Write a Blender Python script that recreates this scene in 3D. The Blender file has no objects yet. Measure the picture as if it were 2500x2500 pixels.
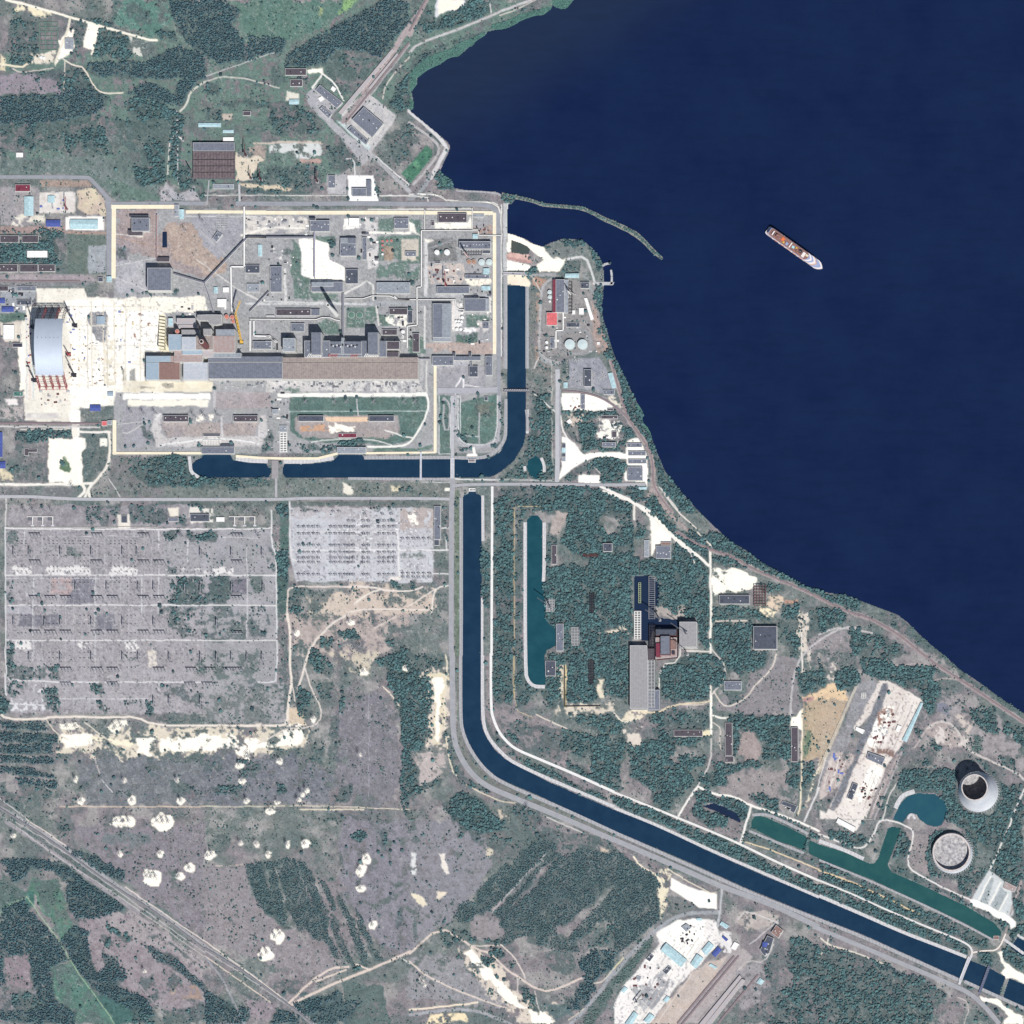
import bpy, math, random
import numpy as np
rnd = random.Random(7)
# ------------------------------------------------------------------ frame, camera, light
S = 1.25                        # metres per photo pixel (2500 px photo)
D = 36000.0
CAM = (5475.0, -5984.0, D)
scn = bpy.context.scene
cd = bpy.data.cameras.new("camera"); cam = bpy.data.objects.new("camera", cd)
scn.collection.objects.link(cam); scn.camera = cam
cam.location = CAM; cam.rotation_euler = (0, 0, 0)
cd.sensor_width = 36; cd.lens = 36*D/(2500*S)
cd.shift_x = -CAM[0]/(2500*S); cd.shift_y = -CAM[1]/(2500*S)
cd.clip_start = 50; cd.clip_end = 90000
w = bpy.data.worlds.new("World"); scn.world = w; w.use_nodes = True
nt = w.node_tree; bg = nt.nodes["Background"]
sky = nt.nodes.new("ShaderNodeTexSky"); sky.sky_type = 'NISHITA'; sky.sun_disc = False
SUN_EL = math.radians(56); SUN_AZ = math.radians(151.5)   # azimuth clockwise from north
sky.sun_elevation = SUN_EL; sky.sun_rotation = SUN_AZ
nt.links.new(sky.outputs[0], bg.inputs[0]); bg.inputs[1].default_value = 0.062
sl = bpy.data.lights.new("sun", 'SUN'); so = bpy.data.objects.new("sun", sl); scn.collection.objects.link(so)
sl.energy = 4.35; sl.angle = math.radians(0.5); sl.color = (1.0, 0.965, 0.92)
so.rotation_euler = (math.pi/2-SUN_EL, 0, math.pi-SUN_AZ)
scn.view_settings.view_transform = 'Standard'; scn.view_settings.look = 'None'
scn.view_settings.exposure = 0.1; scn.view_settings.gamma = 1.0

# ------------------------------------------------------------------ coordinates
T3, T4, TO = 3.864, 4.83, 0.7728
TILES = dict(A=(0,0,T3),B=(500,0,T3),C=(1000,0,T3),D=(0,400,T3),E=(250,450,T4),F=(600,450,T4),G=(900,450,T4),
 H=(1200,500,T4),I=(0,650,T4),J=(300,700,T4),K=(650,700,T4),L=(0,1000,T3),M=(400,1000,T3),N=(850,1000,T3),
 O=(1000,850,T4),Q=(1300,850,T4),R=(1200,1200,T3),S=(1600,1300,T3),T=(2000,1500,T3),U=(0,1500,T3),V=(500,1500,T3),
 W=(1000,1600,T3),X=(1500,1700,T3),Y=(2000,2000,T3),Z=(0,2000,T3),a=(500,2000,T3),b=(1000,2000,T3),c=(1500,2100,2.73),
 s=(1840,510,5.46),o=(0,0,TO),p=(0,0,1.0))
def PX(t, pts):
    x0,y0,k = TILES[t]
    if not isinstance(pts[0], (tuple,list)):
        pts = [(pts[i],pts[i+1]) for i in range(0,len(pts),2)]
    return [(x0+x/k, y0+y/k) for x,y in pts]
def PW(p, z=0.0):
    gx=(p[0]-1250)*S; gy=(1250-p[1])*S
    return (gx+(CAM[0]-gx)*z/D, gy+(CAM[1]-gy)*z/D, z)
def lin(c):
    return tuple((v/255/12.92 if v/255<=0.04045 else ((v/255+0.055)/1.055)**2.4) for v in c)
KI = (1.16,1.17,1.18)
def alb(c, m=0.84):
    l = lin(c); return tuple(min(m, l[i]/KI[i]) for i in range(3))

# ------------------------------------------------------------------ materials
MATS = {}
def mat(name, rgb, amp=0.18, scale=0.15, rough=0.85, metal=0.0, spec=0.25, rgb2=None, rand=0.0, stripe=None, fine=0.5, panes=False):
    if name in MATS: return MATS[name]
    m = bpy.data.materials.new(name); m.use_nodes = True; MATS[name]=m
    t = m.node_tree; N=t.nodes; Lk=t.links; b = N["Principled BSDF"]
    b.inputs["Roughness"].default_value=rough; b.inputs["Metallic"].default_value=metal
    b.inputs["Specular IOR Level"].default_value=spec
    A = alb(rgb); B2 = alb(rgb2) if rgb2 else tuple(v*(1-amp) for v in A)
    A1 = A if rgb2 else tuple(min(.85,v*(1+amp)) for v in A)
    geo = N.new("ShaderNodeNewGeometry"); n1 = N.new("ShaderNodeTexNoise")
    n1.inputs["Scale"].default_value=scale; n1.inputs["Detail"].default_value=6; n1.inputs["Roughness"].default_value=0.65
    Lk.new(geo.outputs["Position"], n1.inputs["Vector"])
    rp = N.new("ShaderNodeMapRange"); rp.inputs[1].default_value=0.33; rp.inputs[2].default_value=0.67
    Lk.new(n1.outputs["Fac"], rp.inputs[0])
    mx = N.new("ShaderNodeMix"); mx.data_type='RGBA'
    mx.inputs[6].default_value=(*B2,1); mx.inputs[7].default_value=(*A1,1)
    Lk.new(rp.outputs[0], mx.inputs[0]); out = mx.outputs[2]
    if stripe:      # panel seams, (direction deg, period m, strength)
        mp = N.new("ShaderNodeMapping"); mp.inputs["Rotation"].default_value=(0,0,math.radians(stripe[0]))
        Lk.new(geo.outputs["Position"], mp.inputs["Vector"])
        wv = N.new("ShaderNodeTexWave"); wv.inputs["Scale"].default_value=0.314/stripe[1]*1.0; wv.inputs["Distortion"].default_value=0.4
        Lk.new(mp.outputs[0], wv.inputs["Vector"])
        r2 = N.new("ShaderNodeMapRange"); r2.inputs[1].default_value=0.0; r2.inputs[2].default_value=0.5
        r2.inputs[3].default_value=1-stripe[2]; r2.inputs[4].default_value=1
        Lk.new(wv.outputs["Fac"], r2.inputs[0])
        ml = N.new("ShaderNodeMix"); ml.data_type='RGBA'; ml.blend_type='MULTIPLY'; ml.inputs[0].default_value=1
        Lk.new(out, ml.inputs[6]); Lk.new(r2.outputs[0], ml.inputs[7]); out = ml.outputs[2]
    if rand:
        oi = N.new("ShaderNodeObjectInfo"); hs = N.new("ShaderNodeHueSaturation")
        r3 = N.new("ShaderNodeMapRange"); r3.inputs[3].default_value=1-rand; r3.inputs[4].default_value=1+rand
        Lk.new(oi.outputs["Random"], r3.inputs[0]); Lk.new(r3.outputs[0], hs.inputs["Value"])
        r4 = N.new("ShaderNodeMapRange"); r4.inputs[3].default_value=0.5+rand*0.05; r4.inputs[4].default_value=0.5-rand*0.04
        Lk.new(oi.outputs["Random"], r4.inputs[0]); Lk.new(r4.outputs[0], hs.inputs["Hue"])
        Lk.new(out, hs.inputs["Color"]); out = hs.outputs[0]
    if panes:       # rows of window panes on upright faces
        sx=N.new("ShaderNodeSeparateXYZ"); Lk.new(geo.outputs["Position"],sx.inputs[0]); sn=N.new("ShaderNodeSeparateXYZ"); Lk.new(geo.outputs["Normal"],sn.inputs[0])
        def M(op,a,b_=None):
            n=N.new("ShaderNodeMath"); n.operation=op
            for i_,v_ in enumerate((a,b_)):
                if v_ is None: continue
                if isinstance(v_,(int,float)): n.inputs[i_].default_value=v_
                else: Lk.new(v_,n.inputs[i_])
            return n.outputs[0]
        u=M('FRACT',M('MULTIPLY',M('ADD',sx.outputs[0],sx.outputs[1]),.22)); z=M('FRACT',M('MULTIPLY',sx.outputs[2],.25))
        k=M('MULTIPLY',M('LESS_THAN',M('ABSOLUTE',M('SUBTRACT',u,.5)),.2),M('LESS_THAN',M('ABSOLUTE',M('SUBTRACT',z,.5)),.2))
        k=M('MULTIPLY',k,M('LESS_THAN',M('ABSOLUTE',sn.outputs[2]),.4))
        mw=N.new("ShaderNodeMix"); mw.data_type='RGBA'; Lk.new(k,mw.inputs[0]); Lk.new(out,mw.inputs[6]); mw.inputs[7].default_value=(.04,.05,.07,1); out=mw.outputs[2]
    Lk.new(out, b.inputs["Base Color"])
    return m
ROOF = {
 'g':((116,122,136),None,(0,6,0.10)), 'G':((82,88,102),None,(0,6,0.10)), 'm':((78,74,84),(94,88,96),(90,5,0.12)),
 'l':((148,156,166),None,(90,6,0.10)), 'c':((178,208,216),None,(90,5,0.10)), 'b':((78,94,162),None,(90,4,0.12)),
 'w':((250,250,248),None,(0,5,0.06)), 'r':((214,112,116),None,(0,5,0.10)), 'R':((124,58,76),None,(90,4,0.12)),
 't':((168,158,152),(140,130,130),(0,7,0.12)), 'T':((164,165,168),(148,148,152),(0,5,0.14)), 'u':((168,140,134),(178,172,174),(0,4,0.25)),
 'q':((176,188,202),(206,208,214),(0,3,0.3)), 'h':((92,82,90),(128,118,120),(0,9,0.3)), 'k':((78,124,116),None,(0,5,0.1)),
 'n':((150,124,118),(136,108,104),(0,4,0.2)), 'e':((146,172,190),(168,182,196),(90,3,0.15)), 'y':((205,180,96),None,None),
 'x':((60,62,78),None,None), 'f':((196,184,182),(176,178,188),(0,3,0.3)),
}
def roofmat(c):
    r = ROOF[c]; return mat('roof_'+{'g':'grey','G':'dark_grey','m':'plum','l':'light_grey','c':'pale_cyan','b':'blue','w':'white','r':'red','R':'maroon','t':'tan','T':'stone','u':'rusty','q':'pale_blue','h':'brown','k':'green','n':'brick_red','e':'sky_blue','y':'yellow','x':'black','f':'faded'}[c], r[0], 0.20, 0.13, rough=0.8, rgb2=r[1], stripe=r[2])
WALL = mat('wall_pale',(236,236,232),0.06,0.2,panes=True); WALLG = mat('wall_grey',(176,178,184),0.12,0.2,panes=True)
WALLD = mat('wall_dark',(118,116,126),0.12,0.2); TRIM = mat('trim_pale',(214,216,218),0.06,0.4)
GLASS = mat('window_glass',(50,58,78),0.1,0.5,rough=0.15,spec=0.5)
CONC = mat('concrete_pale',(196,198,200),0.14,0.12,rgb2=(168,172,178)); STEEL = mat('steel_grey',(120,124,134),0.15,0.5,rough=0.5,metal=0.3)
DARK = mat('dark_metal',(58,58,70),0.2,0.5); RUST = mat('rusty_steel',(108,74,76),0.3,0.4); RED = mat('red_steel',(166,84,86),0.2,0.4)
WHITE = mat('white_paint',(240,240,238),0.05,0.5); YEL = mat('yellow_paint',(214,176,82),0.1,0.5); BLUEP = mat('blue_paint',(104,122,190),0.1,0.5)

# ------------------------------------------------------------------ object helpers
col = scn.collection
def link(name, me, parent=None, loc=None):
    o = bpy.data.objects.new(name, me); col.objects.link(o)
    if parent is not None: o.parent = parent
    if loc is not None: o.location = loc
    return o
def tag(o, label=None, cat=None, group=None, kind=None):
    if label: o['label']=label
    if cat: o['category']=cat
    if group: o['group']=group
    if kind: o['kind']=kind
    return o
def thing(name, label, cat, loc, group=None, rz=0):
    o = link(name, None, None, loc); o.rotation_euler=(0,0,rz); o.empty_display_size=2
    return tag(o,label,cat,group)
class MB:
    def __init__(s): s.v=[]; s.f=[]
    def prism(s, poly, z0, z1, caps=True, top=None):
        n=len(poly); b=len(s.v); tp = top or poly
        s.v += [(x,y,z0) for x,y in poly]+[(x,y,z1) for x,y in tp]
        s.f += [(b+i,b+(i+1)%n,b+n+(i+1)%n,b+n+i) for i in range(n)]
        if caps: s.f += [tuple(b+n+i for i in range(n)), tuple(b+i for i in reversed(range(n)))]
        return s
    def box(s, cx,cy,z0, lx,ly,lz, rz=0):
        c,si=math.cos(rz),math.sin(rz)
        return s.prism([(cx+x*c-y*si, cy+x*si+y*c) for x,y in ((-lx/2,-ly/2),(lx/2,-ly/2),(lx/2,ly/2),(-lx/2,ly/2))], z0, z0+lz)
    def cyl(s, cx,cy,z0,z1,r0,r1=None,n=20,caps=True):
        r1 = r0 if r1 is None else r1
        a=[2*math.pi*i/n for i in range(n)]
        return s.prism([(cx+r0*math.cos(t),cy+r0*math.sin(t)) for t in a], z0,z1,caps,[(cx+r1*math.cos(t),cy+r1*math.sin(t)) for t in a])
    def beam(s, p, q, w, h=None):
        h=h or w
        d=np.array(q,float)-np.array(p,float); L=np.linalg.norm(d); d/=max(L,1e-6)
        up=np.array((0,0,1.)) if abs(d[2])<0.95 else np.array((0,1.,0))
        a=np.cross(d,up); a/=np.linalg.norm(a); c=np.cross(a,d)
        b=len(s.v)
        for base in (p,q):
            for sa,sc in ((-1,-1),(1,-1),(1,1),(-1,1)):
                s.v.append(tuple(np.array(base,float)+a*sa*w/2+c*sc*h/2))
        s.f += [(b+0,b+1,b+5,b+4),(b+1,b+2,b+6,b+5),(b+2,b+3,b+7,b+6),(b+3,b+0,b+4,b+7),(b+3,b+2,b+1,b+0),(b+4,b+5,b+6,b+7)]
        return s
    def dome(s, cx,cy,z0,r,h,n=20,m=4):
        b=len(s.v)
        for j in range(m):
            a=j/m*math.pi/2
            for i in range(n):
                t=2*math.pi*i/n; s.v.append((cx+r*math.cos(a)*math.cos(t),cy+r*math.cos(a)*math.sin(t),z0+h*math.sin(a)))
        s.v.append((cx,cy,z0+h)); top=len(s.v)-1
        for j in range(m-1):
            for i in range(n): s.f.append((b+j*n+i,b+j*n+(i+1)%n,b+(j+1)*n+(i+1)%n,b+(j+1)*n+i))
        for i in range(n): s.f.append((b+(m-1)*n+i,b+(m-1)*n+(i+1)%n,top))
        return s
    def build(s, name, m, parent=None, smooth=False):
        me=bpy.data.meshes.new(name); me.from_pydata(s.v,[],s.f); me.update()
        me.materials.append(m)
        if smooth: me.polygons.foreach_set('use_smooth',[True]*len(me.polygons))
        return link(name, me, parent)
def ccw(p):
    a=sum(p[i][0]*p[(i+1)%len(p)][1]-p[(i+1)%len(p)][0]*p[i][1] for i in range(len(p)))
    return p if a>0 else list(reversed(p))
def inset(p, d):
    n=len(p); out=[]
    for i in range(n):
        a=np.array(p[i-1]); b=np.array(p[i]); c=np.array(p[(i+1)%n])
        e1=(b-a)/max(np.linalg.norm(b-a),1e-6); e2=(c-b)/max(np.linalg.norm(c-b),1e-6)
        n1=np.array((-e1[1],e1[0])); n2=np.array((-e2[1],e2[0])); k=1+n1.dot(n2)
        out.append(tuple(b+(n1+n2)/max(k,0.3)*d))
    return out
FOOT=[]      # ground footprints in px, trees keep off
def rect(x0,y0,x1,y1): return [x0,y0,x1,y0,x1,y1,x0,y1]
def bld(t, pts, h, roof, label, cat='building', name='building', wall=None, base=0.0, gable=False, vents=0, group=None, win=True, par=0.9, extra=(), parent=None, pname=None):
    pts = rect(*pts) if len(pts)==4 else pts
    px = PX(t, pts); rp = ccw([PW(q,h)[:2] for q in px])
    cx=sum(p[0] for p in rp)/len(rp); cy=sum(p[1] for p in rp)/len(rp)
    loc = [(x-cx,y-cy) for x,y in rp]
    FOOT.append([((x)/S+1250, 1250-(y)/S) for x,y in rp]); FOOT.append(px)
    wm = wall or WALL
    if parent is None: th = thing(name,label,cat,(cx,cy,base),group); ox=oy=0
    else:
        th = parent; ox,oy = cx-th.location.x, cy-th.location.y
    L = [(x+ox,y+oy) for x,y in loc]; bz = base-th.location.z; H=h-th.location.z
    wn,rn = ('wall','roof') if parent is None else ((pname or 'block'),None)
    if gable and len(L)==4:
        l01=math.dist(L[0],L[1]); l12=math.dist(L[1],L[2])
        if l01<l12: L=L[1:]+L[:1]
        eave=H-min(l01,l12)*0.12
        mb=MB(); mb.prism(L,bz,eave,caps=False)
        m0=((L[0][0]+L[3][0])/2,(L[0][1]+L[3][1])/2); m1=((L[1][0]+L[2][0])/2,(L[1][1]+L[2][1])/2)
        b=len(mb.v); mb.v += [(*L[0],eave),(*L[3],eave),(*m0,H-.1),(*L[1],eave),(*L[2],eave),(*m1,H-.1)]
        mb.f += [(b,b+2,b+1),(b+3,b+4,b+5)]
        mb.build('wall', wm, th)
        r=MB(); ov=inset(L,-0.6); q0=((ov[0][0]+ov[3][0])/2,(ov[0][1]+ov[3][1])/2); q1=((ov[1][0]+ov[2][0])/2,(ov[1][1]+ov[2][1])/2)
        r.v=[(*ov[0],eave),(*ov[1],eave),(*q1,H),(*q0,H),(*ov[2],eave),(*ov[3],eave)]
        r.v+= [(x,y,z+0.35) for x,y,z in r.v]
        r.f=[(6,7,8,9),(9,8,10,11),(3,2,1,0),(5,4,2,3),(0,1,7,6),(4,5,11,10),(1,2,8,7),(2,4,10,8),(3,0,6,9),(5,3,9,11)]
        r.build('roof', roofmat(roof), th)
    elif parent is not None:
        w=MB(); w.prism(L,bz,H-0.5,caps=True); o=w.build(wn, wm, th)
        r=MB(); r.prism(inset(L,0.0 if par<=0 else 0.35),H-0.46,H); rr=r.build('roof', roofmat(roof), o)
        return o
    else:
        w=MB(); w.prism(L,bz,H-0.6,caps=True); w.build('wall', wm, th)
        if par>0:
            r=MB(); r.prism(inset(L,par),H-0.56,H-0.2); r.build('roof', roofmat(roof), th)
            p=MB(); a=L; i=inset(L,par*0.95); n=len(a)
            p.v=[(x,y,H-0.58) for x,y in a]+[(x,y,H-0.58) for x,y in i]+[(x,y,H+.1) for x,y in a]+[(x,y,H+.1) for x,y in i]
            for k in range(n):
                j=(k+1)%n
                p.f+=[(k,j,2*n+j,2*n+k),(n+j,n+k,3*n+k,3*n+j),(2*n+k,2*n+j,3*n+j,3*n+k)]
            p.build('parapet', TRIM, th)
        else:
            r=MB(); r.prism(L,H-0.56,H); r.build('roof', roofmat(roof), th)
    rs=random.Random(int(abs(cx*7+cy*13)))
    for k in range(vents):
        f=(k+.5)/vents; a=rs.uniform(.3,.7)
        e=[(L[0][0]+(L[1][0]-L[0][0])*f,L[0][1]+(L[1][1]-L[0][1])*f),(L[3][0]+(L[2][0]-L[3][0])*f,L[3][1]+(L[2][1]-L[3][1])*f)]
        x=e[0][0]*(1-a)+e[1][0]*a; y=e[0][1]*(1-a)+e[1][1]*a
        s_=rs.uniform(2,3.6); v=MB(); v.box(x,y,H-.22,s_,s_*rs.uniform(.7,1.3),rs.uniform(1.2,2.4)); v.build('roof_vent', TRIM if rs.random()<.6 else DARK, th)
    for e in extra:
        bld(e[0], e[1], e[2], e[3], None, parent=th, base=e[4] if len(e)>4 else 0.0, pname=e[5] if len(e)>5 else 'block', wall=wm, win=False)
    return th
def copy_tree(o, loc=None, rz=None, label=None, parent=None):
    c=o.copy(); col.objects.link(c)
    if parent is not None: c.parent=parent
    for ch in list(o.children): copy_tree(ch, parent=c)
    if loc is not None: c.location=loc
    if rz is not None: c.rotation_euler=(0,0,rz)
    if label: c['label']=label
    return c
def strip(pts, wd, z, closed=False):
    """flat ribbon along world xy points"""
    P=[np.array(p[:2],float) for p in pts]; n=len(P); v=[]; f=[]
    wl = wd if isinstance(wd,(list,tuple)) else [wd]*n
    for i in range(n):
        a=P[i-1] if i>0 else P[i]; b=P[i+1] if i<n-1 else P[i]
        e1=(P[i]-a); e2=(b-P[i])
        if i==0: e1=e2
        if i==n-1: e2=e1
        e1/=np.linalg.norm(e1); e2/=np.linalg.norm(e2)
        t=e1+e2; t/=np.linalg.norm(t); nn=np.array((-t[1],t[0])); k=1/max(.5,nn.dot(np.array((-e1[1],e1[0]))))
        v+=[(*(P[i]-nn*wl[i]/2*k),z),(*(P[i]+nn*wl[i]/2*k),z)]
    for i in range(n-1): f.append((2*i,2*i+2,2*i+3,2*i+1))
    return v,f
def smooth_line(pts, it=2):
    for _ in range(it):
        q=[pts[0]]
        for i in range(len(pts)-1):
            a,b=pts[i],pts[i+1]
            q+= [(a[0]*.75+b[0]*.25,a[1]*.75+b[1]*.25),(a[0]*.25+b[0]*.75,a[1]*.25+b[1]*.75)]
        q.append(pts[-1]); pts=q
    return pts
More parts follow.
